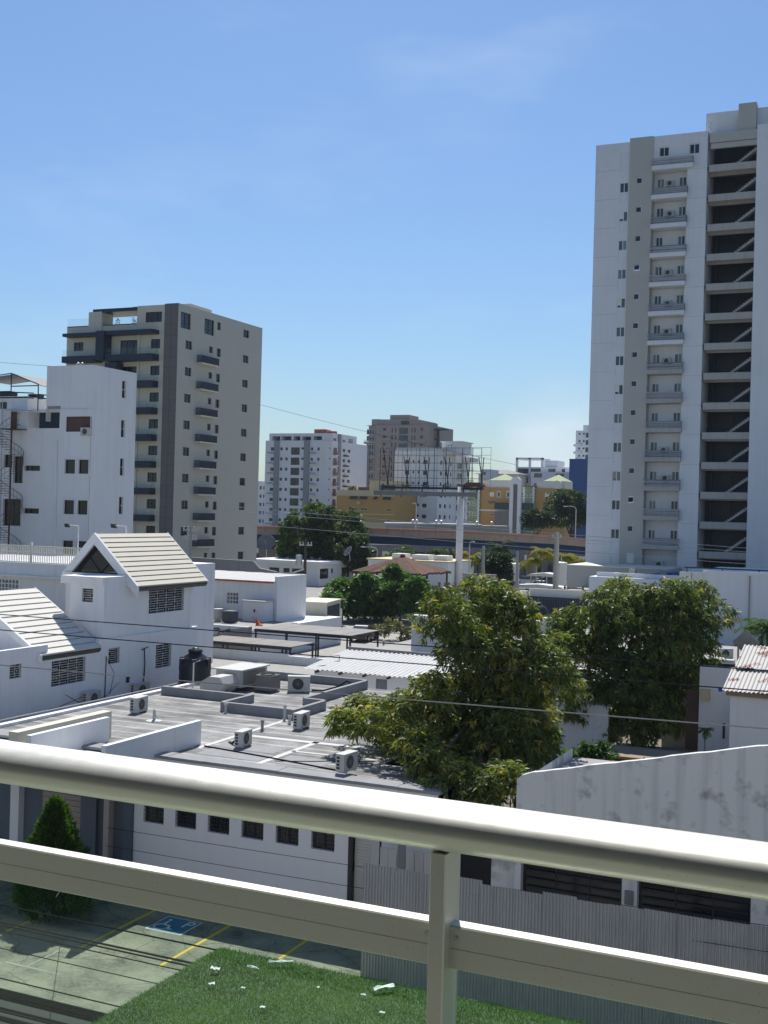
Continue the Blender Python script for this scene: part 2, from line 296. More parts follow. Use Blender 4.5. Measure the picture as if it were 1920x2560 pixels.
def window(parent, ax, p, a0, a1, z0, z1, frame='frame_dark', gl='glass_dark', n=2, fw=.05, depth=.14, bars=None, name='window'):
    """a window: frame mesh, one pane child for each light"""
    W, H_ = round(a1-a0, 2), round(z1-z0, 2); key = (W, H_, frame, n, fw, bars)
    if key not in WC:
        m = MB(); hw, hh = W/2, H_/2
        m.box(-hw, hw, -.03, .04, -hh, -hh+fw).box(-hw, hw, -.03, .04, hh-fw, hh).box(-hw, -hw+fw, -.03, .04, -hh+fw, hh-fw).box(hw-fw, hw, -.03, .04, -hh+fw, hh-fw)
        for i in range(1, n): x = -hw+W*i/n; m.box(x-fw*.4, x+fw*.4, -.028, .038, -hh+fw, hh-fw)
        if bars == 'transom': m.box(-hw+fw, hw-fw, -.026, .036, -hh+H_*.3-fw*.4, -hh+H_*.3+fw*.4)
        pm = MB(); pm.box(-W/n/2+.01, W/n/2-.01, .012, .03, -hh+.01, hh-.01)
        WC[key] = m.mesh('window', frame), {}, pm
    fm, pms, pm = WC[key]
    if gl not in pms: pms[gl] = pm.mesh('pane', gl)
    a, z = (a0+a1)/2, (z0+z1)/2
    o = put(name, fm, parent, loc=(a, p+depth, z) if ax == 'Y' else (p-depth, a, z), rz=0 if ax == 'Y' else math.pi/2)
    for i in range(n): put('pane', pms[gl], o, True, loc=(-W/2+W*(i+.5)/n, 0, 0))
    return o

# ================================================================== GROUND
gm = MB(); xs = [-1800, -600, -300, -200, -150, -100, -60, -30, 0, 60, 300, 1200]; ys = [-100, 0, 30, 70, 90, 110, 130, 150, 400, 900, 2600]
gz = lambda y: 0 if y < 70 else min(2.4, 2.4*(y-70)/80)
gm.v = [(x, y, gz(y)-.02) for y in ys for x in xs]; nx = len(xs)
gm.f = [(j*nx+i, j*nx+i+1, (j+1)*nx+i+1, (j+1)*nx+i) for j in range(len(ys)-1) for i in range(nx-1)]
struct(gm.build('ground', 'earth'))
struct(MB().quad((-60, 12, .0), (60, 12, .0), (60, 25.2, .0), (-60, 25.2, .0)).build('road', 'asphalt'))
struct(MB().box(-60, 60, 25.2, 34.6, -.1, .012).build('parking_lot', 'lot_concrete'))
struct(MB().quad((-90, 118, 1.5), (-20, 118, 1.5), (-20, 150, 2.42), (-90, 150, 2.42)).quad((-120, 150, 2.42), (10, 150, 2.42), (10, 260, 2.42), (-120, 260, 2.42)).build('car_park_ground', 'lot_pale'))
for i, x in enumerate((-25.8, -22.9, -19.96, -17.16, -14.3)):
    o = MB().box(x-.06, x+.06, 28.9, 33.4, .012, .018).build('bay_line', 'yellow_paint')
    tag(o, ['yellow bay line beneath the cone-shaped shrub', 'yellow bay line left of the blue wheelchair symbol', 'yellow bay line right of the blue wheelchair symbol', 'yellow bay line ending behind the corner of the turf', 'yellow bay line hidden behind the turf beside the zinc fence'][i], 'road marking')
# wheelchair bay sign painted on the concrete
ic = thing('wheelchair_bay_marking', 'blue painted wheelchair symbol and letter P on the parking concrete', 'road marking', (-21.5, 31.9, .012))
MB().box(-22.2, -20.85, 31.3, 32.6, .012, .016).build('border', 'white_paint', ic)
MB().box(-22.14, -20.91, 31.36, 32.54, .016, .019).build('field', 'blue_paint', ic)
def ribbon(mb, pts, wd, z0, z1):
    for a, b in zip(pts, pts[1:]):
        d = Vector((b[0]-a[0], b[1]-a[1])).normalized(); nn = Vector((-d.y, d.x))*wd/2; e = d*wd*.3
        mb.prism([(a[0]-e.x+nn.x, a[1]-e.y+nn.y, z0), (a[0]-e.x-nn.x, a[1]-e.y-nn.y, z0), (b[0]+e.x-nn.x, b[1]+e.y-nn.y, z0), (b[0]+e.x+nn.x, b[1]+e.y+nn.y, z0)], (0, 0, z1-z0))
wm = MB(); cx, cy = -21.83, 31.68
ribbon(wm, [(cx+.24*math.cos(a), cy+.24*math.sin(a)) for a in [R(120+i*20) for i in range(13)]], .07, .019, .0225)
ribbon(wm, [(cx-.06, cy+.5), (cx-.04, cy+.2), (cx+.2, cy+.16), (cx+.33, cy-.1), (cx+.42, cy-.08)], .07, .0195, .0228)
wm.lathe(cx-.07, cy+.63, [(.06, .019), (.06, .0226)], 10)
wm.build('wheelchair_symbol', 'frame_white', ic)
pm = MB(); ribbon(pm, [(-21.22, 31.95), (-21.22, 32.42), (-21.05, 32.44), (-20.99, 32.32), (-21.05, 32.2), (-21.2, 32.19)], .06, .019, .0225); pm.build('letter_p', 'frame_white', ic)
tm = MB().box(-24.1, -22.1, 27.03, 27.13, .012, .017).box(-23.35, -23.27, 27.13, 28.7, .012, .0172)
tag(tm.build('bay_divider_marking', 'concrete'), 'faded white T-shaped line on the concrete below the yellow bay lines', 'road marking')

# ================================================================== OWN BALCONY
struct(MB().box(-8, 8, -1.2, 1.62, 11.75, 12.0).build('balcony_floor', 'floor_tile'))
hw = MB().box(-30, -8, -2.2, -1.2, 0, 30).box(8, 30, -2.2, -1.2, 0, 30).box(-8, 8, -2.2, -1.2, 0, 11.75).box(-8, 8, -2.2, -1.2, 15.1, 30); struct(hw.build('home_wall', 'white')); struct(MB().box(-8, 8, -1.4, -1.2, 12, 14.9).build('balcony_back_wall', 'concrete_dark'))
struct(MB().box(-8, 8, -1.2, 1.62, 14.9, 15.1).build('balcony_ceiling', 'concrete_dark'))
rl = thing('balcony_railing', 'satin metal balcony railing with round handrail and green glass below', 'railing', (-.56, 1.48, 12.0))
tb = MB(); n = 64; pr = []
for i in range(n): a = 2*math.pi*i/n; c_, s_ = math.cos(a), math.sin(a); pr.append((1.48+.054*c_, 13.085+(.029 if s_ > 0 else .034)*s_))
tb.v = [(x, y, z) for x in (-6, 6) for y, z in pr]; tb.f = [(i, (i+1) % n, n+(i+1) % n, n+i) for i in range(n)]; tb.build('top_rail', 'rail_metal', rl, smooth=True)
def bevbar(x0, x1):
    m = MB(); y0, y1, z0, z1, c = 1.476, 1.502, 12.893, 12.951, .002
    m.prism([(x0, y0, z0+c), (x0, y0, 12.9205), (x0, y0+.0008, 12.9208), (x0, y0+.0008, 12.9216), (x0, y0, 12.922), (x0, y0, z1-c), (x0, y0+c, z1), (x0, y1-c, z1), (x0, y1, z1-c), (x0, y1, z0+c), (x0, y1-c, z0), (x0, y0+c, z0)][::-1], (x1-x0, 0, 0)); return m
bevbar(-6, -.58).build('lower_rail', 'rail_metal', rl); bevbar(-.557, 6).build('lower_rail', 'rail_metal', rl)
pp = MB(); c = .002; x0, x1, y0, y1 = -.58, -.557, 1.455, 1.512
pp.prism([(x0+c, y0, 12), (x1-c, y0, 12), (x1, y0+c, 12), (x1, y1-c, 12), (x1-c, y1, 12), (x0+c, y1, 12), (x0, y1-c, 12), (x0, y0+c, 12)], (0, 0, 1.05)); pp.build('post', 'rail_metal', rl)
MB().box(-6, -.585, 1.490, 1.500, 12.06, 12.892).build('glass_pane', 'glass_green', rl); MB().box(-.552, 6, 1.490, 1.500, 12.06, 12.892).build('glass_pane', 'glass_green', rl)

for x in (-.59, -.548): MB().tube([(x, 1.4765, 12.935), (x, 1.4745, 12.935)], .0035, 8).build('screw', 'galv', rl)
for x in (-.575, -.562): MB().tube([(x, 1.47, 13.046), (x, 1.47, 13.052)], .004, 8).build('screw', 'galv', rl)
# turf terrace below the balcony
struct(MB().box(-7.12, 12, -1.2, 11.5, 8.1, 8.47).build('terrace_slab', 'concrete'))
rng = np.random.default_rng(5)
def blades(n, x0, x1, y0, y1, z, h, wd, c0, c1, edge=None):
    x = rng.uniform(x0, x1, n); y = rng.uniform(y0, y1, n)
    if edge is not None: x = edge[0]+np.abs(rng.normal(0, .05, n)) if edge[1] == 'x' else x; y = edge[0]+rng.normal(0, .03, n) if edge[1] == 'y' else y
    a = rng.uniform(0, 2*np.pi, n); hh = h*rng.uniform(.6, 1.35, n); lx = rng.normal(0, .5, n)*hh; ly = rng.normal(0, .5, n)*hh
    p = np.stack([x, y, np.full(n, z)], 1); d = np.stack([np.cos(a), np.sin(a), 0*a], 1)*wd
    tip = p+np.stack([lx, ly, hh], 1); V = np.stack([p-d, p+d, tip], 1).reshape(-1, 3)
    t = rng.uniform(0, 1, (n, 1)); patch = (.5+.5*np.sin(x*2.3+np.sin(y*1.9)*1.5)*np.cos(y*2.9))[:, None]
    C = np.array(c0)*(1-t)+np.array(c1)*t; C = C*(.62+.42*patch+.3*(.5+.5*np.sin(x*7.1+y*3.3)*np.sin(y*8.7-x*2.2))[:, None])
    return V, np.repeat(C, 3, 0)
def tri_mesh(name, V, C, mat, nv=3):
    n = len(V)//nv; me = bpy.data.meshes.new(name); me.vertices.add(len(V)); me.vertices.foreach_set('co', V.astype(np.float32).ravel())
    me.loops.add(len(V)); me.loops.foreach_set('vertex_index', np.arange(len(V), dtype=np.int32))
    me.polygons.add(n); me.polygons.foreach_set('loop_start', np.arange(0, len(V), nv, dtype=np.int32)); me.polygons.foreach_set('loop_total', np.full(n, nv, np.int32))
    at = me.color_attributes.new('tint', 'FLOAT_COLOR', 'POINT'); at.data.foreach_set('color', np.concatenate([C, np.ones((len(C), 1))], 1).astype(np.float32).ravel())
    me.materials.append(MATS[mat]); me.update(); me.validate(); return me
V1, C1 = blades(150000, -7.15, -1.0, 7.6, 11.53, 8.465, .035, .005, (.07, .145, .03), (.17, .28, .06))
V2, C2 = blades(9000, -7.15, -1, 7.6, 11.5, 8.40, .055, .006, (.03, .13, .035), (.08, .26, .07), (-7.2, 'x'))
V3, C3 = blades(7000, -7.15, -1, 7.6, 11.5, 8.43, .05, .006, (.045, .11, .03), (.09, .2, .05), (11.54, 'y'))
gr = put('turf', tri_mesh('turf', np.concatenate([V1, V2, V3]), np.concatenate([C1, C2, C3]), 'grass')); tag(gr, 'short green turf strewn with litter below the balcony', 'grass', kind='stuff')
tb = put('turf_backing', MB().box(-7.15, 12, -1.1, 11.53, 8.47, 8.474).mesh('turf_backing', 'grass')); tb.data.color_attributes.new('tint', 'FLOAT_COLOR', 'POINT')
tb.data.color_attributes['tint'].data.foreach_set('color', [.04, .08, .025, 1]*8); struct(tb)
random.seed(3)
lit = [(-6.27, 11.4, .34, .05, .5, 'long pale strip lying across the far edge of the turf'), (-4.98, 11.3, .30, .1, .8, 'crumpled white sheet on the turf beside the railing post'), (-6.8, 10.9, .12, .1, .3, 'largest crumpled white scrap near the left edge of the turf'),
       (-6.45, 11.1, .2, .03, -.2, 'thin curved white sliver behind the crumpled scraps'), (-6.62, 10.55, .08, .07, .6, 'small white scrap in front of the crumpled one on the turf'), (-6.28, 10.62, .06, .04, .1, 'tiny pale scrap left of the middle of the turf'),
       (-5.6, 11.0, .04, .03, .9, 'tiny white speck alone on the far turf'), (-5.1, 11.05, .07, .04, .2, 'white scrap on the turf in front of the crumpled sheet'), (-5.86, 10.3, .07, .06, .4, 'bright white scrap in the middle of the turf'),
       (-4.75, 10.75, .07, .05, .1, 'small white scrap beside the foot of the railing post'), (-4.0, 10.6, .08, .06, .7, 'white scrap on the turf right of the railing post')]
for x, y, a, b_, rz, lb in lit:
    a, b_ = a*.8, b_*.7
    m = MB(); k = 5
    for i in range(k):
        for j in range(2): pass
    vv = [(a*(i/(k-1)-.5), b_*(j/2-.5), .045+random.uniform(0, .3)*min(a, .12)) for j in range(3) for i in range(k)]; m.v = vv
    m.f = [(j*k+i, j*k+i+1, (j+1)*k+i+1, (j+1)*k+i) for j in range(2) for i in range(k-1)]
    o = m.build('litter', 'paper'); o.location = (x, y, 8.47); o.rotation_euler = (0, 0, rz); tag(o, lb, 'litter', 'litter on the turf')

# ================================================================== RIGHT TOWER
def right_tower():
    Y = 118.82; t = thing('apartment_tower', 'tall pale apartment tower with open stairwell at the right edge', 'tower', (-20, 127, 0))
    P = 2.93; zk = [47.61-P*k for k in range(13)]
    # left strip with a window column over sunk panels
    holes = [(-28.57, -27.62, z-1.08, z) for z in zk] + [(-28.5, -27.62, z-2.08, z-1.12) for z in zk] + [(-28.5, -27.62, 48.65, 50.6), (-28.5, -27.62, 8, 9.5)]
    m = MB(); facade(m, 'Y', Y, -31.1, -27.58, 0, 51.66, holes, .14)
    m.quad((-31.1, Y, 0), (-31.1, Y, 51.66), (-31.1, 137, 51.66), (-31.1, 137, 0)).quad((-31.1, Y, 51.66), (-27.58, Y, 51.66), (-27.58, 137, 51.66), (-31.1, 137, 51.66))
    for z in zk: m.quad((-28.5, Y+.06, z-2.08), (-27.62, Y+.06, z-2.08), (-27.62, Y+.06, z-1.12), (-28.5, Y+.06, z-1.12))
    for a, b in ((48.65, 50.6), (8, 9.5)): m.quad((-28.5, Y+.08, a), (-27.62, Y+.08, a), (-27.62, Y+.08, b), (-28.5, Y+.08, b))
    # recess and pier beside it
    rz = []
    zr = [z+(z-13.5)*.0093 for z in zk]
    for z in zr: rz += [(-25.02, -24.22, z-.95, z+.05), (-22.82, -22.0, z-.95, z+.05)]
    facade(m, 'Y', Y+1.1, -25.3, -21.75, 0, 48.7, rz, .14)
    top = [(-24.67, -23.67, 49.87, 50.84), (-21.7, -20.68, 49.85, 50.88)]
    facade(m, 'Y', Y+.1, -25.3, -19.9, 48.7, 51.98, top, .14)
    facade(m, 'Y', Y, -21.8, -19.9, 0, 48.7)
    m.quad((-21.8, Y, 0), (-21.8, Y, 48.7), (-21.8, Y+1.1, 48.7), (-21.8, Y+1.1, 0)).quad((-25.3, Y+.1, 48.7), (-25.3, Y+1.1, 48.7), (-21.8, Y+1.1, 48.7), (-21.8, Y+.1, 48.7))
    m.quad((-25.3, Y+.1, 51.98), (-19.9, Y+.1, 51.98), (-19.9, 137, 51.98), (-25.3, 137, 51.98))
    m.quad((-19.9, Y, 0), (-19.9, Y+4.3, 0), (-19.9, Y+4.3, 51.9), (-19.9, Y, 51.9))
    m.build('wall', 'tower_white', t)
    for z in zk: window(t, 'Y', Y, -28.57, -27.62, z-1.08, z, 'frame_white', 'glass_tower', 2, .09, .06)
    for z in zr:
        window(t, 'Y', Y+1.1, -25.02, -24.22, z-.95, z+.05, 'frame_white', 'glass_tower', 2, .1, .04); window(t, 'Y', Y+1.1, -22.82, -22.0, z-.95, z+.05, 'frame_white', 'glass_tower', 2, .1, .04)
    for h in top: window(t, 'Y', Y+.1, *h, 'frame_white', 'glass_dark', 2, .08)
    for k in (1, 4, 7, 10): MB().box(-28.5, -28.12, Y+.03, Y+.05, zk[k]-.98+.2*(k % 3), zk[k]-.08).build('curtain', ('cream', 'white', 'taupe_light', 'cream')[k % 4], t)
    for k in range(14):
        for xa, xb, zj in ((-31.08, -28.65, 48.9), (-21.78, -19.92, 48.3)): MB().box(xa, xb, Y-.012, Y, zj-P*k, zj+.03-P*k).build('floor_joint', 'pier_beige', t)
    # beige pier with small square lights
    sq = [(-26.88, -26.24, z-.3, z+.35) for z in zk]
    m = MB(); facade(m, 'Y', Y-.14, -27.58, -25.25, 0, 51.98, sq, .2); m.quad((-25.25, Y-.14, 0), (-25.25, Y+1.1, 0), (-25.25, Y+1.1, 51.98), (-25.25, Y-.14, 51.98))
    m.quad((-27.58, Y-.14, 51.98), (-25.25, Y-.14, 51.98), (-25.25, 137, 51.98), (-27.58, 137, 51.98)).quad((-27.58, Y-.14, 0), (-27.58, Y-.14, 51.98), (-27.58, Y+.3, 51.98), (-27.58, Y+.3, 0))
    m.build('pier', 'pier_beige', t)
    for k, h in enumerate(sq):
        wi = window(t, 'Y', Y-.14, *h, 'frame_white', 'glass_dark', 1, .08)
        if k in (3, 11): wi.rotation_euler = (R(-24), 0, 0); wi.location.y -= .12
    tag(window(t, 'Y', Y-.16, -26.8, -26.1, 9.0, 10.0, 'frame_white', 'frame_white', 1, .06, depth=0, name='louvre'), None, None)
    # balconies in the recess
    for k in range(-1, 13):
        zb = 46.07-P*k; x1 = -21.2 if k == -1 else -21.68
        if k == -1: zb = 49.0
        zb -= (zb-13.5)*.0046
        s = MB().box(-25.23, x1, Y-.55, Y+1.08, zb-.42, zb).build('balcony', 'slab_grey' if k > 5 else 'tower_white', t)
        for j, (za, zc) in enumerate(((.06, .15), (.24, .33), (.42, .51), (.6, .7))):
            MB().box(-25.23, x1, Y-.55, Y-.49, zb+za, zb+zc).box(x1-.06, x1, Y-.49, Y, zb+za, zb+zc).build('rail_bar', ('curb_grey', 'concrete', 'taupe_light', 'concrete_dark')[(k*3+j*j) % 4], s)
        for xx in (-25.2, -23.4, x1-.14): MB().box(xx, xx+.07, Y-.47, Y-.42, zb, zb+.68).build('rail_post', 'galv', s)
    # stairwell: beams, dark landing, flights
    bm = MB(); bm.box(-19.88, -15.2, Y+4, Y+4.2, 0, 51.6).build('stair_back_wall', 'navy', t)  # navy stands in for the shade inside the open stairwell
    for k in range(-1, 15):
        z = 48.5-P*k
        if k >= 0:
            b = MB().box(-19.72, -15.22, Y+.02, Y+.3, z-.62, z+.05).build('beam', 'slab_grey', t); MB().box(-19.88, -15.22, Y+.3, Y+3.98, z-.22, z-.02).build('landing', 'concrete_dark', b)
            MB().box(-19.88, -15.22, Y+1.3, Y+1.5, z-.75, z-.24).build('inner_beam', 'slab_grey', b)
            f = MB(); n = 9; p = []
            for i in range(n): p += [(-17.4+2.1*i/n, z+1.55*i/n), (-17.4+2.1*i/n, z+1.55*(i+1)/n)]
            p += [(-15.25, z+1.55), (-15.25, z+1.36), (-17.2, z-.02)]
            f.prism([(a, Y+.7, c) for a, c in p][::-1], (0, .9, 0)); f.build('stair_flight', 'slab_grey', b)
            MB().box(-19.4, -19.2, Y+3.7, Y+3.98, z, z+2.1).box(-18.3, -17.3, Y+3.9, Y+3.99, z, z+2.05).build('lift_door', 'frame_dark', b)
    MB().box(-19.7, -15.22, Y+.05, Y+.4, 50.75, 51.66).box(-19.6, -15.22, Y+.2, Y+.5, 50.2, 50.7).build('fascia', 'pier_beige', t)
    m = MB().box(-15.2, -3, Y-.12, 137, 0, 52.0).box(-20.3, -4, Y+1.2, 136, 52.0, 54.07); m.build('stair_column', 'tower_white', t)
    MB().box(-17.07, -15.39, Y+.3, Y+3, 51.67, 54.38).build('roof_shaft', 'pier_beige', t)
    g = MB()
    for x in (-20.1, -19.75): g.tube([(x, Y+.3, 51.98), (x, Y+.3, 52.9)], .02, 4)
    for z in (52.4, 52.9): g.tube([(-20.1, Y+.3, z), (-19.75, Y+.3, z), (-19.75, Y+1.2, z)], .02, 4)
    g.build('roof_rail', 'galv', t)
right_tower()

# ------------------------------------------------------------------ air conditioners (one model, copied)
def ac_proto(loc, rz, label):
    t = thing('air_conditioner', label, 'air conditioner', loc, rz, 'outdoor air conditioner units')
    # fan side faces local +X, narrow side faces local -Y
    m = MB().box(-.16, .145, -.41, .41, .04, .60).box(.145, .16, -.41, .41, .56, .60).box(.145, .16, -.41, .41, .04, .09).box(.145, .16, .30, .41, .09, .56).box(.145, .16, -.41, -.36, .09, .56).box(-.17, .17, -.42, .42, .60, .615)
    m.build('casing', 'ac_white', t, True)
    f = MB(); cy, cz = -.03, .325
    for r in (.05, .1, .15, .2): f.tube([(.157, cy+r*math.cos(a), cz+r*math.sin(a)) for a in [i*math.pi/8 for i in range(17)]], .006, 4)
    for i in range(8): a = i*math.pi/8; f.tube([(.155, cy+.21*math.cos(a), cz+.21*math.sin(a)), (.155, cy-.21*math.cos(a), cz-.21*math.sin(a))], .005, 4)
    f.build('fan_guard', 'ac_grey', t, True)
    d = MB(); n = 20; d.v = [(.148, cy+.215*math.cos(2*math.pi*i/n), cz+.215*math.sin(2*math.pi*i/n)) for i in range(n)]; d.f = [tuple(range(n))]; d.build('fan_opening', 'ac_dark', t, True)
    g = MB()
    for i in range(4): g.box(-.12, -.01, -.416, -.405, .13+.11*i, .20+.11*i)
    g.build('side_grille', 'ac_dark', t, True)
    for y in (-.28, .28): MB().box(-.18, .18, y-.03, y+.03, 0, .04).build('foot', 'galv', t, True)
    return t
AC = ac_proto((-22.8, 38.08, 4.6), R(4), 'grey air conditioner in the middle of the flat roof beside a black hose')
def ac(loc, rz, label, s=1): return copy_tree(AC, loc, rz, label, scale=s)
ac((-22.72, 42.5, 4.6), R(3), 'air conditioner beside the L-shaped roof curb and white vent pipe', 1.08)
ac((-17.35, 35.75, 4.74), R(-6), 'air conditioner at the front roof edge under the mango branches', 1.05)
ac((-30.39, 42.0, 4.6), R(5), 'air conditioner near the low rusty wall on the left of the flat roof', 1.1)
ac((-27.3, 50.7, 4.62), R(-65), 'large fan-faced air conditioner on the raised roof beside the square condenser', 1.3)
ac((-35.75, 49.5, 3.78), R(-8), 'air conditioner standing against the white house below the cable mast', 1.2)
ac((-35.72, 45.6, 3.9), R(2), 'air conditioner at the foot of the white house under the wide grilled window', 1.15)
ac((-59.2, 74.0, 18.8), R(-90), 'air conditioner hung below the wide brown window of the white block', 1.05)
ac((-10.3, 72.3, 5.3), R(-60), 'air conditioner on the far roof in front of the leaning diamond sign', 1.05)
TW = [(0, -24.0, 47.0, 'highest'), (1, -23.9, 43.95, 'second highest'), (3, -23.95, 38.1, 'third highest'), (4, -23.9, 35.0, 'fourth highest'), (5, -23.9, 32.2, 'fifth highest'), (6, -23.85, 29.3, 'sixth highest'), (9, -23.9, 20.4, 'third lowest'), (10, -23.7, 17.6, 'second lowest')]
for k, x, z, w_ in TW:
    a = ac((x+.35, 119.66, z-.3+(z-13.5)*.0085), R(-90), f'{w_} air conditioner hanging between the windows of the tower recess', 1.0)
ac((-23.7, 119.5, 8.62), R(-90), 'lowest air conditioner of the tower recess, standing on a roof', 1.1)

# ================================================================== BEIGE TOWER
def beige_tower():
    X, Y = -75.44, 109.63; t = thing('apartment_building', 'beige apartment block with brown tiled corner strip and navy balconies', 'building', (-83, 118, 0))
    hr = []; W = []
    for k in range(-1, 9):
        z = 32.2-3*k
        r = (123.55, 124.85, z-.93, z) if k >= 0 else (123.51, 124.87, 34.35, 35.28); hr.append(r); W.append((r, 2))
        if k >= 0:
            for y0, y1, h, n in ((111.2, 112.52, .96, 2), (116.04, 116.8, .74, 1), (117.67, 118.52, .98, 1)): r = (y0, y1, z-h, z); hr.append(r); W.append((r, n))
    for r, n in (((110.13, 112.15, 33.46, 35.26), 2), ((114.94, 116.99, 33.5, 35.28), 2), ((117.63, 118.41, 34.35, 35.26), 1)): hr.append(r); W.append((r, n))
    m = MB(); facade(m, 'X', X, Y, 128, 0, 36.1, hr, .2); m.quad((X, Y, 36.1), (X, 128, 36.1), (-77.24, 128, 36.1), (-77.24, Y, 36.1)); m.build('side_wall', 'beige', t)  # same paint as the front; the dimmer side is put into a darker tone
    for r, n in W: window(t, 'X', X, *r, 'frame_dark', 'glass_dark', n, .06, .16, 'transom' if r[3]-r[2] > 1.5 else None)
    for k in range(9):
        zb = 29.95-3*k
        b = MB().box(X, X+.75, 113.55, 117.1, zb-.12, zb+.05).build('balcony', 'beige_light', t); m = MB()
        for i in range(36): y = 113.57+3.5*i/35; m.box(X+.71, X+.74, y-.018, y+.018, zb+.05, zb+.82)
        for i in range(8): x = X+.05+.65*i/7; m.box(x-.015, x+.015, 113.56, 113.59, zb+.05, zb+.82).box(x-.015, x+.015, 117.06, 117.09, zb+.05, zb+.82)
        m.box(X, X+.75, 113.55, 113.6, zb+.82, zb+.87).box(X, X+.75, 117.05, 117.1, zb+.82, zb+.87).box(X+.7, X+.75, 113.6, 117.05, zb+.82, zb+.87).box(X+.725, X+.73, 113.6, 117.05, zb+.3, zb+.8); m.build('railing', 'navy', b)
    # tiled strip
    s = MB().box(-77.22, X-.02, Y-.01, Y+.3, 0, 36.1).build('tile_strip', 'frame_dark', t)
    tm = MB().box(-.43, .43, -.05, 0, -.585, .585).mesh('tile', 'tile_brown')
    for i in range(30):
        for j in range(2): put('tile', tm, s, loc=(-76.78+.89*j, Y-.01-.006*((i*7+j*3) % 3), 35.5-1.195*i))
    # front face
    fh = []; FW = []
    for k in range(9):
        z = 32.25-3*k
        for x0, x1, h, n in ((-79.2, -77.94, 1.06, 2), (-83.4, -80.86, 1.7, 3), (-90.0, -88.62, 1.02, 2), (-86.9, -85.9, 2.0, 1)): r = (x0, x1, z-h, z); fh.append(r); FW.append((r, n))
    m = MB(); facade(m, 'Y', Y+.25, -91.05, -77.22, 0, 34.1, fh, .2)
    m.quad((-91.05, Y+.25, 34.1), (-77.2, Y+.25, 34.1), (-77.2, 128, 34.1), (-91.05, 128, 34.1)).quad((-91.05, Y+.25, 0), (-91.05, 128, 0), (-91.05, 128, 34.1), (-91.05, Y+.25, 34.1))
    facade(m, 'Y', Y+.2, -81.13, -77.22, 34.1, 36.05, [(-79.97, -77.76, 34.15, 35.3)], .15); m.box(-81.13, -77.24, Y+.4, 127, 36.0, 36.06).box(-81.13, -80.9, Y+.4, 127, 34.1, 36.0)
    m.box(-87.85, -86.0, Y+.1, Y+2.2, 33.3, 35.65); m.box(-80.95, -80.6, Y+.1, Y+.3, 0, 33.5)
    m.build('front_wall', 'beige_light', t)  # paler copy of the side wall's paint, brighter light put into the colour
    MB().box(-84.5, -76.5, 113.5, 118, 36.06, 36.75).build('roof_house', 'beige_light', t)
    window(t, 'Y', Y+.2, -79.97, -77.76, 34.15, 35.3, 'frame_dark', 'glass_dark', 3, .06)
    for r, n in FW: window(t, 'Y', Y+.25, *r, 'frame_dark', 'glass_dark', n, .07)
    MB().box(-87.3, -81.14, Y+.15, Y+3.5, 35.55, 35.95).build('pergola', 'navy', t)
    def slab(x0, x1, z0, z1, d, nm='balcony_slab'):
        c = .35; return MB().prism([(x0, Y+.25, z0), (x0, Y-d, z0), (x1-c, Y-d, z0), (x1-.1, Y-d+.1, z0), (x1, Y-d+c, z0), (x1, Y+.25, z0)][::1], (0, 0, z1-z0)).build(nm, 'navy', t)
    slab(-90.6, -85.3, 32.75, 33.1, 1.1, 'canopy'); slab(-84.9, -78.1, 32.75, 33.2, 1.0, 'canopy')
    MB().box(-85.75, -84.62, Y-1.2, Y+.24, 29.9, 33.22).build('navy_frame', 'navy', t); MB().box(-84.55, -82.9, Y-1.0, Y+.24, 28.0, 29.62).build('navy_frame', 'navy', t)
    for k in range(9):
        z = 30.48-3*k
        for x0, x1 in ((-84.6, -78.05), (-90.7, -85.8)):
            if k > 1 and x0 < -85: continue
            b = slab(x0, x1, z-.72, z, 1.0)
            MB().box(x0+.05, x1-.35, Y-.97, Y-.95, z, z+.75).box(x1-.05, x1-.03, Y-.6, Y+.2, z, z+.75).build('glass_balustrade', 'glass_clear', b)
    for x0, x1 in ((-91, -87.9), (-85.9, -81.2)): MB().box(x0, x1, Y+.3, Y+.32, 34.1, 35.0).build('roof_balustrade', 'glass_clear', t); MB().box(x0, x1, Y+.2, Y+.42, 34.03, 34.12).build('roof_edge', 'frame_dark', t)
    m = MB(); r_ = random.Random(2)
    for cx in (-84.6, -82.3, -81.6):
        for i in range(40): a, e = r_.uniform(0, 6.3), r_.uniform(.2, 1); p = Vector((cx+.3*math.cos(a)*e, Y+1.2+.3*math.sin(a)*e, 34.15+.75*r_.random())); m.tri(tuple(p), tuple(p+Vector((.08, .03, .14))), tuple(p+Vector((-.07, .05, .1))))
    me = m.mesh('roof_plants', 'leaf'); at = me.color_attributes.new('tint', 'FLOAT_COLOR', 'POINT'); at.data.foreach_set('color', [.06, .11, .04, 1]*len(me.vertices)); o = put('roof_plants', me, t); o['kind'] = 'stuff'
beige_tower()

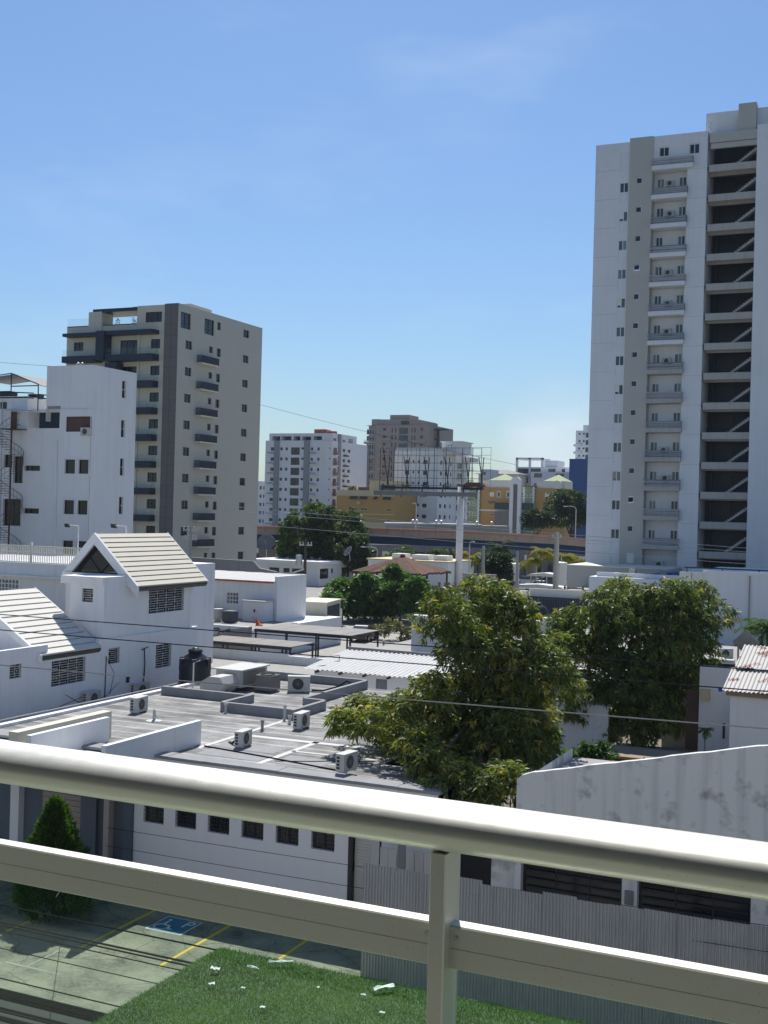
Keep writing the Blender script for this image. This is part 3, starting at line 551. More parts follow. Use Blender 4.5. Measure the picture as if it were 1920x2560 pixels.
# ================================================================== WHITE BLOCK WITH SPIRAL STAIR (left)
def white_block():
    X, Y = -58.93, 74.29; t = thing('white_block', 'white plastered block with slit windows in front of the beige tower', 'building', (-62, 78, 0))
    sl_ = [(78.03, 78.55, z, z+1.38) for z in (22.18, 19.0, 15.89, 12.77, 9.6)]
    m = MB(); facade(m, 'X', X, Y, 79.95, 0, 24.38, sl_, .25)
    fw = [(-61.35, -58.98, 19.15, 20.35)] + [(a, b, z, z+1.1) for z in (15.87, 12.68, 9.5) for a, b in ((-61.33, -60.33), (-59.99, -59.02))]
    facade(m, 'Y', Y, -63.45, X, 20.95, 24.38); facade(m, 'Y', Y-.1, -61.98, X, 0, 20.93, fw, .18)
    m.quad((-61.98, Y-.1, 20.93), (X, Y-.1, 20.93), (X, Y, 20.95), (-61.98, Y, 20.95)).quad((-63.45, Y, 24.38), (X, Y, 24.38), (X, 80, 24.38), (-63.45, 80, 24.38)).quad((-63.45, Y, 20), (-63.45, Y, 24.38), (-63.45, 80, 24.38), (-63.45, 80, 20))
    lw = [(-65.5, -63.9, z, z+.42) for z in (16.05, 12.63)] + [(-66.62, -65.65, 15.05, 17.2), (-67.65, -66.75, 16.3, 17.35), (-67.6, -65.75, 11.6, 13.75), (-68.3, -67.5, 21.05, 21.6), (-69.6, -68.2, 16.3, 17.35), (-69.6, -68.2, 12.6, 13.7)]
    facade(m, 'Y', Y, -72, -61.98, 0, 19.45, lw, .3)
    m.quad((-65, Y, 19.45), (-61.98, Y, 19.45), (-61.98, 80, 19.45), (-65, 80, 19.45)); facade(m, 'Y', Y+.05, -72, -65.4, 19.45, 22.0, [(-68.3, -67.5, 21.05, 21.6)], .3); m.box(-72, -65.4, Y+.05, Y+.3, 21.9, 22.05)
    m.quad((-65.4, Y+.05, 19.45), (-65.4, 80, 19.45), (-65.4, 80, 22), (-65.4, Y+.05, 22)).quad((-72, Y+.3, 21.2), (-65.4, Y+.3, 21.2), (-65.4, 80, 21.2), (-72, 80, 21.2))
    m.box(-65.35, -61.99, Y+.4, 79, 20.75, 21.0)
    m.build('wall', 'white', t)
    MB().box(-64.6, -62.0, Y+.6, Y+.8, 19.46, 20.74).build('terrace_back_wall', 'navy', t)
    MB().box(-61.97, X, Y+.002, Y+.02, 20.97, 21.3).box(-63.3, -61.99, Y-.012, Y-.002, 20.97, 21.2).build('roof_flashing', 'curb_grey', t)
    for r in sl_:
        z = (r[2]+r[3])/2; window(t, 'X', X, r[0], r[1], r[2], z-.05, 'frame_dark', 'glass_dark', 1, .05, .2); window(t, 'X', X, r[0], r[1], z+.05, r[3], 'frame_dark', 'glass_dark', 1, .05, .2)
    window(t, 'Y', Y-.1, *fw[0], 'rust_brown', 'rust_brown', 1, .08, .12, name='roller_blind')
    for r in fw[1:]:
        wi = window(t, 'Y', Y-.1, *r, 'frame_dark', 'glass_dark', 1, .05, .14)
        MB().box(r[0]-.1, r[1]+.1, Y-.16, Y-.09, r[3]+.02, r[3]+.11).box(r[0]-.1, r[0]-.02, Y-.15, Y-.09, r[2]-.08, r[3]+.02).box(r[1]+.02, r[1]+.1, Y-.15, Y-.09, r[2]-.08, r[3]+.02).box(r[0]-.02, r[1]+.02, Y-.15, Y-.09, r[2]-.1, r[2]-.02).build('surround', 'frame_white', wi)
    for r in lw: window(t, 'Y', Y, *r, 'frame_dark', 'glass_dark', 1 if r[3]-r[2] < .7 else 2, .05, .25)
    dp = MB().tube([(-62.2, Y-.06, 0), (-62.2, Y-.06, 18.5)], .05, 6).build('downpipe', 'white', t)
    dp = MB().tube([(-67.75, Y-.1, 0), (-67.85, Y-.1, 21.8)], .045, 6).build('downpipe', 'galv', t)
    for x in (-62.6, -62.2): MB().tube([(x+.22*math.cos(a), 77, 24.38+.5*max(0, math.sin(a))+.1) for a in [i*math.pi/8 for i in range(9)]], .025, 5).build('roof_hoop', 'galv', t)
    # spiral stair
    sp = thing('spiral_staircase', 'rusty spiral staircase climbing the white block at the left edge', 'staircase', (-66, Y-1.0, 9))
    cx, cy = -66.0, Y-1.0; MB().tube([(cx, cy, 5), (cx, cy, 19.9)], .07, 8).build('pole', 'rust_brown', sp)
    z = 5.0; a = 0; st = MB().prism([(.05, -.04, 0), (1.0, -.16, 0), (1.0, .16, 0), (.05, .04, 0)], (0, 0, .03)).mesh('step', 'rust_brown'); bal = MB().tube([(0, 0, 0), (0, 0, .95)], .013, 4).mesh('baluster', 'rust_brown'); pts = []
    for i in range(76):
        o = put('step', st, sp, loc=(cx, cy, z), rz=a); put('baluster', bal, sp, loc=(cx+.97*math.cos(a), cy+.97*math.sin(a), z)); pts.append((cx+.97*math.cos(a), cy+.97*math.sin(a), z+.95)); z += .195; a += R(19)
    MB().tube(pts, .02, 5).build('handrail', 'rust_brown', sp); MB().tube([(p[0], p[1], p[2]-.5) for p in pts], .012, 4).build('middle_rail', 'rust_brown', sp)
    MB().box(-67.1, -65.3, Y-1.3, Y-.02, 19.3, 19.36).box(-66.9, -66.4, Y-.12, Y-.03, 19.36, 20.9).build('top_landing', 'rust_brown', sp)
    aw = MB(); n = 12
    for i in range(n): x = -66.9+2.5*i/n; aw.quad((x, Y-1.1, 20.85-.18*i/n), (x+2.5/n, Y-1.1, 20.85-.18*(i+1)/n), (x+2.5/n, Y, 21.05-.18*(i+1)/n), (x, Y, 21.05-.18*i/n))
    aw.prism([(-66.9, Y-1.12, 20.85), (-64.4, Y-1.12, 20.65), (-64.4, Y-1.12, 20.6), (-66.9, Y-1.12, 20.8)], (0, -.03, 0)); tag(aw.build('door_awning', 'zinc_white'), 'small pale awning above the top of the spiral staircase', 'awning')
    # roof canopy with frames
    cn = thing('roof_canopy', 'dark metal canopy on the roof terrace above the spiral staircase', 'canopy', (-68, 77, 21.3)); f = MB()
    MB().prism([(-71, 75, 23.6), (-67.35, 75, 23.95), (-64.6, 75, 22.95), (-64.6, 75, 22.9), (-67.35, 75, 23.88), (-71, 75, 23.52)], (0, 3.5, 0)).build('roof_sheet', 'concrete_dark', cn)
    for x, z0, z1 in ((-67.35, 21.3, 23.9), (-64.55, 20.9, 23.0), (-62.0, 21.0, 21.95)): f.tube([(x, 74.6, z0), (x, 74.6, z1)], .06, 4)
    for p in ([(-71, 74.6, 23.6), (-67.35, 74.6, 23.95), (-64.55, 74.6, 23.0)], [(-67.3, 74.6, 22.9), (-64.55, 74.6, 22.9)], [(-64.55, 74.6, 22.2), (-62, 74.6, 21.95)], [(-64.55, 74.6, 21.85), (-62, 74.6, 21.85)], [(-71, 74.6, 22.6), (-65, 74.6, 22.3)], [(-71, 74.6, 22.2), (-65, 74.6, 21.9)]): f.tube(p, .045, 4)
    f.build('frame', 'black_metal', cn); MB().box(-70, -68.8, 76, 77, 21.3, 22.7).box(-66.8, -66, 76, 77, 21.3, 22.4).build('planter_boxes', 'navy', cn)
white_block()

# ================================================================== GABLED HOUSE (left foreground)
def grille(parent, ax, p, a0, a1, z0, z1, ncol, nrow):
    m = MB(); B = (lambda a, b, c, d: m.box(a, b, p-.02, p, c, d)) if ax == 'Y' else (lambda a, b, c, d: m.box(p, p+.02, a, b, c, d))
    w_ = (a1-a0)/ncol; h = (z1-z0)/nrow; r = .014
    for c in range(ncol):
        s = a0+c*w_; B(s-r, s+r, z0, z1)
        for k in range(nrow+1):
            z = z0+k*h; B(s+r, s+w_-r, z-r, z+r)
            if k < nrow:
                z2 = z+h*.5; left = (k+c) % 2
                q0, q1 = (s+r, s+w_*.72) if left else (s+w_*.28, s+w_-r); B(q0, q1, z2-r, z2+r); x = s+w_*.72 if left else s+w_*.28
                B(x-r, x+r, z2-h*.2, z2+h*.2)
    B(a1-r, a1+r, z0, z1); return m.build('grille', 'galv', parent)
def gable_house():
    t = thing('gabled_house', 'white two-storey house with two plank-covered gable roofs', 'house', (-40, 47, 0))
    X = -36; holes = [(40.25, 41.0, 5.76, 6.38), (43.0, 45.42, 5.08, 6.25), (47.15, 48.05, 5.68, 6.47), (51.1, 52.5, 5.03, 6.25)]
    m = MB(); facade(m, 'X', X, 34, 55, 0, 6.62, holes, .2)
    facade(m, 'X', X, 34, 42.7, 6.62, 7.05); facade(m, 'X', X, 46.4, 55, 6.62, 6.95)
    m.box(-36.22, -36.001, 34, 42.7, 6.6, 7.05).box(-36.22, -36.001, 46.45, 55, 6.6, 6.95)
    m.quad((-52, 34, 0), (X, 34, 0), (X, 34, 6.7), (-52, 34, 6.7)).quad((X, 55, 0), (-50, 55, 0), (-50, 55, 6.7), (X, 55, 6.7)).quad((-52, 34, 6.6), (-36.2, 34, 6.6), (-36.2, 46.2, 6.6), (-52, 46.2, 6.6)).quad((-38.58, 46.2, 6.5), (-36.2, 46.2, 6.5), (-36.2, 55, 6.5), (-38.58, 55, 6.5))
    # gable end walls of the near roof
    for y in (42.35, 46.2): m.quad((-44.1, y, 6.6), (-36.15, y, 6.6), (-40.06, y, 9.0), (-40.06, y, 9.0))
    m.build('wall', 'house_white', t)
    wl = []
    for i, h in enumerate(holes):
        wi = window(t, 'X', X, *h, 'frame_dark', 'glass_house', 2 if i in (1, 3) else 1, .04, .18)
        grille(wi, 'X', X-.06, *h, (2, 4, 1, 2)[i], (3, 5, 4, 5)[i])
    # upper block and bay
    U = -36.1; Yb = 46.81
    uh = [(50.51, 53.71, 7.92, 9.18)]
    m = MB(); facade(m, 'X', U, Yb, 54.55, 6.4, 9.94, uh, .2); bh = [(-37.43, -36.77, 8.69, 9.36)]
    facade(m, 'Y', Yb, -38.16, U, 6.4, 9.56, bh, .2); m.box(-38.67, -36.09, 46.69, 50.07, 9.56, 9.95).quad((-38.16, Yb, 6.4), (-38.16, Yb, 9.56), (-38.16, 48.73, 9.56), (-38.16, 48.73, 6.4))
    m.quad((U, 54.55, 6.4), (-40.6, 54.55, 6.4), (-40.6, 54.55, 10), (U, 54.55, 10))
    m.quad((-40.04, 48.76, 6.4), (-38.16, 48.76, 6.4), (-38.16, 48.76, 9.98), (-40.04, 48.76, 9.98)); m.box(-36.22, -36.09, 50.07, 54.55, 9.35, 9.57)
    m.build('upper_wall', 'house_white', t)
    wi = window(t, 'X', U, *uh[0], 'frame_dark', 'glass_house', 2, .04, .18); grille(wi, 'X', U-.06, *uh[0], 4, 5)
    wi = window(t, 'Y', Yb, *bh[0], 'frame_dark', 'glass_house', 1, .04, .18); grille(wi, 'Y', Yb+.06, *bh[0], 1, 3)
    # gable fronts: thick rake frame, triangular glazing
    def roof(ax_, az, ex, ez, y0, y1, n, mat, lx, lz, rake):
        r = MB(); th = .16
        r.prism([(ax_, y0, az-.1), (ex, y0, ez-.1), (ex-.12, y0, ez-.1-th), (ax_, y0, az-.1-th)], (0, y1-y0, 0)); r.prism([(ax_, y0, az-.1), (ax_, y0, az-.1-th), (lx, y0, lz-.1-th), (lx, y0, lz-.1)], (0, y1-y0, 0))
        ro = r.build('roof', 'plank_gap', t)
        dx, dz = (ex-ax_)/n, (ez-az)/n; L = math.hypot(dx, dz); nx_, nz_ = -dz/L, dx/L
        g = .15
        for i in range(n):
            a = (ax_+dx*(i+g*.5), az+dz*(i+g*.5)); b = (ax_+dx*(i+1-g*.5), az+dz*(i+1-g*.5)); o_ = -.07; lift = .03
            # boards lapped: lower edge proud
            pts = [(a[0]+nx_*o_, y0, a[1]+nz_*o_), (a[0]+nx_*.0, y0, a[1]+nz_*.0), (b[0]+nx_*lift, y0, b[1]+nz_*lift), (b[0]+nx_*o_, y0, b[1]+nz_*o_)]
            MB().prism(pts, (0, y1-y0+random.uniform(-.03, .03), 0)).build('plank', mat, ro)
        lx0, lz0 = (lx-ax_)/n, (lz-az)/n; L = math.hypot(lx0, lz0)
        for i in range(n):
            a = (ax_+lx0*(i+.06), az+lz0*(i+.06)); b = (ax_+lx0*(i+.94), az+lz0*(i+.94))
            MB().prism([(a[0], y0, a[1]-.09), (b[0], y0, b[1]-.09), (b[0], y0, b[1]+.01), (a[0], y0, a[1]-.01)], (0, y1-y0, 0)).build('plank', mat, ro)
        rk = MB(); w_ = rake
        for (p, q) in (((ax_, az+.03), (ex, ez+.03)), ((ax_, az+.03), (lx, lz+.03))): MB().prism([(p[0], y0-.14, p[1]), (q[0], y0-.14, q[1]), (q[0], y0-.14, q[1]-w_*1.35), (p[0], y0-.14, p[1]-w_*1.35)], (0, .16, 0)).build('rake_board', 'house_white', ro)
        for (p, q) in (((ax_, az+.02), (ex, ez+.02)),): rk.prism([(p[0], y1, p[1]), (q[0], y1, q[1]), (q[0], y1, q[1]-.2), (p[0], y1, p[1]-.2)], (0, .08, 0))
        rk.build('rake_board', 'house_white', ro); return ro
    roof(-38.2, 12.02, -35.46, 9.445, 48.73, 55.0, 11, 'roof_plank', -40.18, 9.9, .42)
    roof(-40.06, 9.26, -35.85, 6.62, 42.15, 46.4, 12, 'roof_plank_white', -44.2, 6.62, .25)
    g = MB().prism([(-39.51, 48.96, 9.97), (-36.35, 48.96, 9.99), (-38.0, 48.96, 11.47)], (0, .04, 0)).build('gable_glazing', 'glass_gable', t)
    fm = MB()
    for p, q in (((-39.51, 9.99), (-36.35, 10.01)), ((-37.98, 10.01), (-38.67, 10.75)), ((-37.98, 10.01), (-37.24, 10.75))): fm.tube([(p[0], 48.94, p[1]), (q[0], 48.94, q[1])], .035, 4)
    fm.build('glazing_bar', 'frame_dark', g)
    MB().box(-40.06, -36.1, 48.46, 48.92, 9.956, 9.99).build('gable_sill', 'house_white', t)
    MB().box(-36.1, -35.6, 49.95, 50.05, 9.2, 9.36).build('roof_bracket', 'concrete', t)
    # cables and masts on the wall
    cb = MB(); cb.tube([(-35.97, 46.9, 4.1), (-35.97, 46.95, 6.1)], .022, 5).tube([(-35.95, 50.0, 4.2), (-35.95, 50.1, 5.4), (-35.9, 49.95, 6.2)], .03, 5).tube([(-35.9, 49.75, 6.15), (-35.9, 50.25, 6.25)], .03, 5)
    for p in ([(-35.97, 44, 4.6), (-35.97, 45.2, 4.0), (-35.97, 47, 4.15), (-35.97, 48, 4.7)], [(-35.97, 47, 6), (-35.97, 47.6, 5.2), (-35.97, 47.3, 4.2)], [(-35.97, 38, 4.2), (-35.97, 41, 4.0), (-35.97, 43.5, 4.1), (-35.97, 45.2, 4.35)]): cb.tube(p, .012, 4)
    cb.build('wall_cables', 'cable', t); MB().box(-35.99, -35.93, 48.6, 48.8, 4.6, 4.9).build('meter_box', 'navy', t)
gable_house()

# rear wing with picket railing
def rear_wing():
    t = thing('rear_wing', 'white flat-roofed wing with picket railing behind the gabled house', 'building', (-48, 60, 0))
    m = MB(); facade(m, 'Y', 56, -58, -42, 0, 9.85, [(-51.2, -49.6, 8.0, 8.8), (-58, -54, 6.6, 8.6)], .15); m.quad((-58, 56, 9.85), (-42, 56, 9.85), (-42, 66, 9.85), (-58, 66, 9.85)); m.quad((-42, 56, 0), (-42, 66, 0), (-42, 66, 9.85), (-42, 56, 9.85)); m.box(-58, -41.9, 55.7, 56, 9.0, 9.12); m.build('wall', 'house_white', t)
    v = MB()
    for i in range(7): v.box(-51.2+1.6*i/6-.03, -51.2+1.6*i/6+.03, 56.03, 56.12, 8, 8.8)
    for z in (8.0, 8.27, 8.54, 8.8): v.box(-51.2, -49.6, 56.02, 56.1, z-.03, z+.03)
    v.build('vent_blocks', 'house_white', t); MB().box(-51.2, -49.6, 56.14, 56.16, 8, 8.8).build('vent_back', 'concrete', t); MB().box(-58, -54, 56.1, 56.15, 6.6, 8.6).build('shutter_panel', 'ochre_pale', t)
    r = thing('terrace_railing', 'cream picket railing along the roof terrace behind the gabled house', 'railing', (-48, 56.1, 9.85)); pk = MB().box(-.022, .022, -.022, .022, 0, .95).mesh('picket', 'cream')
    for i in range(120): put('picket', pk, r, loc=(-58+16*i/119, 56.15, 9.87))
    MB().box(-58, -42, 56.1, 56.2, 10.82, 10.9).box(-58, -42, 56.11, 56.19, 10.45, 10.5).box(-58, -42, 56.11, 56.19, 9.86, 9.92).build('rail', 'cream', r)
    for x in (-57, -52.9, -48.8, -44.7): MB().box(x-.06, x+.06, 56.08, 56.22, 9.86, 11.1).build('post', 'cream', r)
rear_wing()
for i, (x, y, z, h, lb) in enumerate(((-45.5, 56.4, 9.85, 2.35, 'floodlight on a thin mast by the picket railing'), (-39.2, 52.6, 11.0, 1.35, 'floodlight on a short mast behind the upper gable ridge'))):
    t = thing('floodlight', lb, 'lamp', (x, y, z)); MB().tube([(x, y, z), (x, y, z+h), (x-.75, y, z+h+.03)], .04, 6).build('mast', 'frame_white', t); MB().prism([(x-.95, y-.1, z+h-.1), (x-.7, y-.1, z+h-.12), (x-.7, y-.1, z+h+.1), (x-.98, y-.1, z+h+.12)], (0, .2, 0)).build('lamp_head', 'frame_dark', t)

# ================================================================== FLAT-ROOFED BUILDING (centre foreground)
def flat_roof():
    t = thing('flat_roofed_building', 'low white building with streaked grey flat roof and barred windows', 'building', (-24, 44, 0))
    Y = 34.7; wins = [(-24.8+1.345*i, -23.93+1.345*i, 2.3, 3.35) for i in range(6)]
    m = MB(); facade(m, 'Y', Y, -25.2, -16.6, 0, 4.66, wins, .2); m.quad((-17.0, Y, 0), (-17.0, 54, 0), (-17.0, 54, 4.6), (-17.0, Y+3.5, 4.6)); m.quad((-33, 54, 0), (-33, 54, 4.6), (-17, 54, 4.6), (-17, 54, 0)); m.quad((-33, Y, 0), (-33, Y, 4.6), (-33, 54, 4.6), (-33, 54, 0))
    m.box(-15.65, -13.6, Y+.3, Y+.5, 0, 4.6).quad((-13.6, Y, 0), (-13.6, 38, 0), (-13.6, 38, 4.6), (-13.6, Y, 4.6)).box(-15.7, -13.6, Y, Y+.3, 3.4, 4.66).box(-16.6, -15.7, Y, Y+.3, 3.4, 4.66)
    m.build('wall', 'front_wall', t)
    for r in wins:
        wi = window(t, 'Y', Y, *r, 'frame_dark', 'glass_dark', 2, .05, .17); g = MB(); W_ = r[1]-r[0]
        for k in range(1, 8): x = r[0]+W_*k/8; g.box(x-.008, x+.008, Y+.06, Y+.076, r[2], r[3])
        for k in range(1, 8): z = r[2]+(r[3]-r[2])*k/8; g.box(r[0], r[1], Y+.05, Y+.06, z-.008, z+.008)
        g.build('grille', 'frame_dark', wi)
    for x in (-23.7, -21.0, -18.3): MB().box(x-.1, x+.1, Y-.12, Y, 3.1, 3.22).build('wall_lamp', 'frame_dark', t)
    # slate front with pillars
    MB().box(-33, -25.22, Y+.2, Y+.4, 0, 4.4).build('slate_front', 'slate_wall', t)
    for x0, x1, mt in ((-30.75, -30.35, 'front_wall'), (-26.45, -26.22, 'taupe_light'), (-25.6, -25.22, 'slate_wall')): MB().box(x0, x1, Y-.1, Y+.2, 0, 4.4).build('pillar', mt, t)
    sh = MB().box(-29.4, -27.6, Y+.14, Y+.2, 0, 4.0).build('slat_shutter', 'rust_brown', t); slm = MB().box(-.9, .9, -.03, 0, -.09, .09).mesh('slat', 'taupe')
    for i in range(20): put('slat', slm, sh, loc=(-28.5, Y+.14, .12+.2*i))
    MB().box(-27.6, -26.9, Y+.05, Y+.2, 0, 4.0).build('slate_panel', 'slate_wall', t)
    # roof deck
    d = MB().box(-32.7, -17.0, Y+.65, 54, 4.2, 4.6).box(-17.0, -13.6, Y+.65, 38, 4.2, 4.6).build('roof_deck', 'roof_coat', t)
    cm = MB().box(-.73, .73, -.36, .36, 0, .1).mesh('coping_slab', 'curb_grey')
    for i in range(13): put('coping_slab', cm, t, loc=(-31.9+1.47*i, Y+.3, 4.62+.004*(i % 3)))
    def curb(p, q, z1=5.0, z0=4.55, w_=.2, mt='curb_grey', nm='roof_curb'):
        x0, x1 = sorted((p[0], q[0])); y0, y1 = sorted((p[1], q[1])); return MB().box(x0-w_/2, x1+w_/2, y0-w_/2, y1+w_/2, z0, z1).build(nm, mt, t)
    for i, (p, q) in enumerate((((-32.3, 46.6), (-27.85, 46.6)), ((-27.6, 44.35), (-27.6, 46.7)), ((-27.45, 44.2), (-24.25, 44.2)), ((-24.0, 44.1), (-24.0, 46.9)), ((-24.15, 47.1), (-25.0, 47.1)), ((-25.1, 47.3), (-25.1, 53.6)), ((-25.2, 53.8), (-32.3, 53.8)))): curb(p, q, 5.0+.006*i)
    MB().box(-32.3, -25.1, 46.7, 53.7, 4.55, 4.64).box(-27.5, -24.1, 44.3, 46.7, 4.55, 4.642).build('raised_deck', 'roof_coat', t)
    MB().box(-24.55, -24.35, 31.9, 37.6, 4.3, 5.5).build('roof_screen', 'white', t); MB().box(-27.72, -27.52, 31.9, 36.22, 4.3, 5.52).build('roof_screen', 'white', t)
    MB().box(-28.5, -28.1, 31.9, 37.1, 4.3, 5.57).build('roof_screen', 'beige_light', t); MB().box(-33, -24.56, 31.9, Y-.07, 4.3, 4.58).build('canopy', 'front_wall', t)
    MB().box(-33, -32.7, Y, 54, 4.2, 4.72).build('roof_lip', 'white', t)
    s = MB()   # painted lap lines in the coating
    for x0, y0, x1, y1, w_ in ((-24.05, 37.0, -24.15, 43.8, .22), (-20.8, 35.6, -20.82, 40.2, .25), (-23.9, 40.0, -17.2, 40.3, .35), (-17.5, 38.5, -20.8, 38.3, .18)):
        ribbon(s, [(x0, y0), (x1, y1)], w_, 4.604, 4.609)
    s.build('coating_seam', 'white_paint', t)
    for x0, x1, y0, y1 in ((-23.7, -21.2, 37.5, 38.6), (-23.6, -21.0, 36.1, 37.3), (-20.5, -18.7, 36.2, 37.6), (-26.8, -24.9, 38.2, 39.4), (-22.2, -20.9, 41.3, 42.1)): MB().box(x0, x1, y0, y1, 4.6, 4.606).build('coating_patch', 'curb_grey', t)
    r = thing('roof_handrail', 'thin grey handrail along the edge of the flat roof beside the gabled house', 'railing', (-33.8, 44, 4.2)); MB().tube([(-33.8, 35, 4.62), (-33.8, 51.6, 4.58)], .03, 6).build('rail', 'galv', r)
    for y in (37.5, 40, 42.6, 45.2, 48.4, 51.4): MB().tube([(-33.8, y, 3.9), (-33.8, y, 4.6)], .025, 5).build('post', 'galv', r)
    MB().box(-34.1, -33.05, 34.7, 54, 3.6, 4.0).build('gutter_wall', 'concrete_dark', t)
    # shutter and zinc behind fence
    sh = MB().box(-16.55, -15.72, Y+.2, Y+.25, 0, 3.4).build('roller_shutter', 'shutter_metal', t); slm = MB().box(-.41, .41, -.025, 0, -.045, .045).mesh('shutter_slat', 'shutter_metal')
    for i in range(33): put('shutter_slat', slm, sh, loc=(-16.135, Y+.2, .06+.102*i))
    MB().box(-16.68, -16.56, Y-.05, Y+.1, 0, 3.5).build('shutter_guide', 'frame_dark', t)
flat_roof()
# packaged unit, square condenser, tank, vents, pipes on that roof
t = thing('rooftop_unit', 'long beige rooftop air handling unit with curved duct hood', 'air handler', (-30.4, 49.4, 4.64))
MB().box(-30.9, -29.5, 48.9, 51.4, 4.85, 5.66).box(-31.0, -29.4, 48.8, 51.5, 5.66, 5.72).build('cabinet', 'ac_white', t)
MB().prism([(-30.9, 47.5, 4.75), (-29.8, 47.5, 4.75), (-29.6, 47.5, 5.15), (-29.8, 47.5, 5.5), (-30.4, 47.5, 5.5), (-30.9, 47.5, 5.2)][::-1], (0, 1.38, 0)).build('duct_hood', 'ac_white', t)
MB().box(-29.495, -29.48, 49.1, 51.2, 4.95, 5.6).build('side_panel', 'ac_grey', t)
for y in (48.0, 51.0): MB().box(-31.0, -29.5, y-.08, y+.08, 4.64, 4.85).build('support', 'concrete_dark', t)
t = thing('square_condenser', 'square brown-grey condenser with round top fan on the raised roof', 'air conditioner', (-28.7, 50.1, 4.64))
MB().box(-.43, .43, -.43, .43, .06, .78).build('casing', 'ac_grey', t, True); g = MB()
for i in range(15): g.box(-.438, .438, -.44, .44, .1+.045*i, .115+.045*i)
for x in (-.43, 0, .43): g.box(x-.02, x+.02, -.448, .448, .06, .8).box(-.448, .448, x-.02, x+.02, .06, .8)
g.build('louvres', 'ac_grey', t, True); MB().lathe(0, 0, [(.36, .78), (.38, .84), (.34, .84), (.32, .79)], 20).build('fan_ring', 'ac_dark', t, True)
t = thing('water_tank', 'big black ribbed water tank beside the gabled house', 'water tank', (-33.5, 51.0, 3.6))
MB().lathe(0, 0, [(.80, 0), (.82, .1), (.80, .2), (.82, .5), (.80, .6), (.82, .9), (.80, 1.0), (.82, 1.3), (.80, 1.4), (.82, 1.75), (.78, 1.95), (.62, 2.25), (.34, 2.42), (.33, 2.5)], 32).build('tank_body', 'tank_black', t, True, True)
MB().lathe(0, 0, [(.36, 2.5), (.38, 2.54), (.36, 2.62), (.18, 2.66), (.16, 2.72), (.05, 2.74)], 20).build('lid', 'tank_black', t, True, True)
for i in range(6): a = i*math.pi/3; MB().box(.62, .84, -.12, .12, 1.8, 2.2).build('shoulder_rib', 'tank_black', t, True).rotation_euler = (0, 0, a)
t = thing('white_pipe_mast', 'thin white pipe mast in front of the black water tank', 'mast', (-32.4, 49.2, 4.3)); MB().tube([(-32.4, 49.2, 3.9), (-32.4, 49.2, 5.8), (-32.1, 49.3, 5.95)], .035, 6).build('pipe', 'frame_white', t)
for x, y, h, lb in ((-23.8, 41.2, .42, 'short grey vent pipe in the middle of the flat roof'), (-27.2, 43.9, .4, 'forked white vent pipe left of the roof curb'), (-24.25, 43.85, .62, 'white vent pipe against the front of the roof curb'), (-23.6, 43.1, .35, 'thin bent pipe between the roof curb and the air conditioner')):
    t = thing('vent_pipe', lb, 'vent pipe', (x, y, 4.6)); MB().lathe(x, y, [(.13, 4.59), (.10, 4.63), (.06, 4.66), (.06, 4.6+h), (.045, 4.6+h)], 10).build('pipe', 'concrete' if h == .42 else 'ac_white', t); MB().lathe(x, y, [(.085, 4.6+h-.08), (.085, 4.6+h)], 10).build('cap', 'concrete' if h == .42 else 'ac_white', t)
t = thing('roof_antenna', 'small white antenna post on a round pad left on the flat roof', 'antenna', (-28.6, 40.6, 4.6)); MB().lathe(-28.6, 40.6, [(.35, 4.6), (.34, 4.63), (.05, 4.66), (.07, 4.7), (.06, 5.05), (.02, 5.1)], 12).build('post', 'ac_white', t); MB().tube([(-28.6, 40.6, 5.0), (-28.35, 40.55, 4.72)], .02, 5).build('stay', 'ac_white', t)
def cable_thing(name, label, pts, r, mat='cable', sag=0, n=24, cat='cable', group=None):
    if len(pts) == 2 and sag:
        a, b = Vector(pts[0]), Vector(pts[1]); pts = [a.lerp(b, i/n)-Vector((0, 0, sag*4*(i/n)*(1-i/n))) for i in range(n+1)]
    o = MB().tube(pts, r, 5).build(name, mat); return tag(o, label, cat, group)
cable_thing('roof_hose', 'black hose trailing off the air conditioner in the middle of the flat roof', [(-22.9, 38.1, 4.8), (-23.2, 38.1, 4.75), (-23.35, 38.2, 4.64), (-23.6, 38.4, 4.62)], .05)
cable_thing('roof_conduit', 'black conduit lying across the front of the flat roof', [(-24, 37.3, 4.63), (-21, 36.8, 4.63), (-19, 36.4, 4.63), (-17.5, 36.1, 4.63)], .03)
cable_thing('roof_wire', 'thin dark wire curling over the flat roof towards the mango branches', [(-20.5, 36.4, 4.62), (-19.4, 37.0, 4.62), (-18.4, 37.7, 4.62), (-17.4, 38.2, 4.62)], .015)
cable_thing('insulated_pipe', 'black insulated pipe bending over the back curb of the flat roof', [(-26.7, 50.9, 4.75), (-26.3, 51.3, 4.7), (-25.7, 51.8, 4.9), (-25.4, 52.1, 5.15), (-25.2, 52.3, 5.0)], .045)
cable_thing('pipe_frame', 'thin grey pipe handrail behind the rooftop air handling unit', [(-30.8, 51.6, 5.65), (-29.0, 58.5, 5.5), (-29.0, 58.5, 4.2)], .03, 'galv')

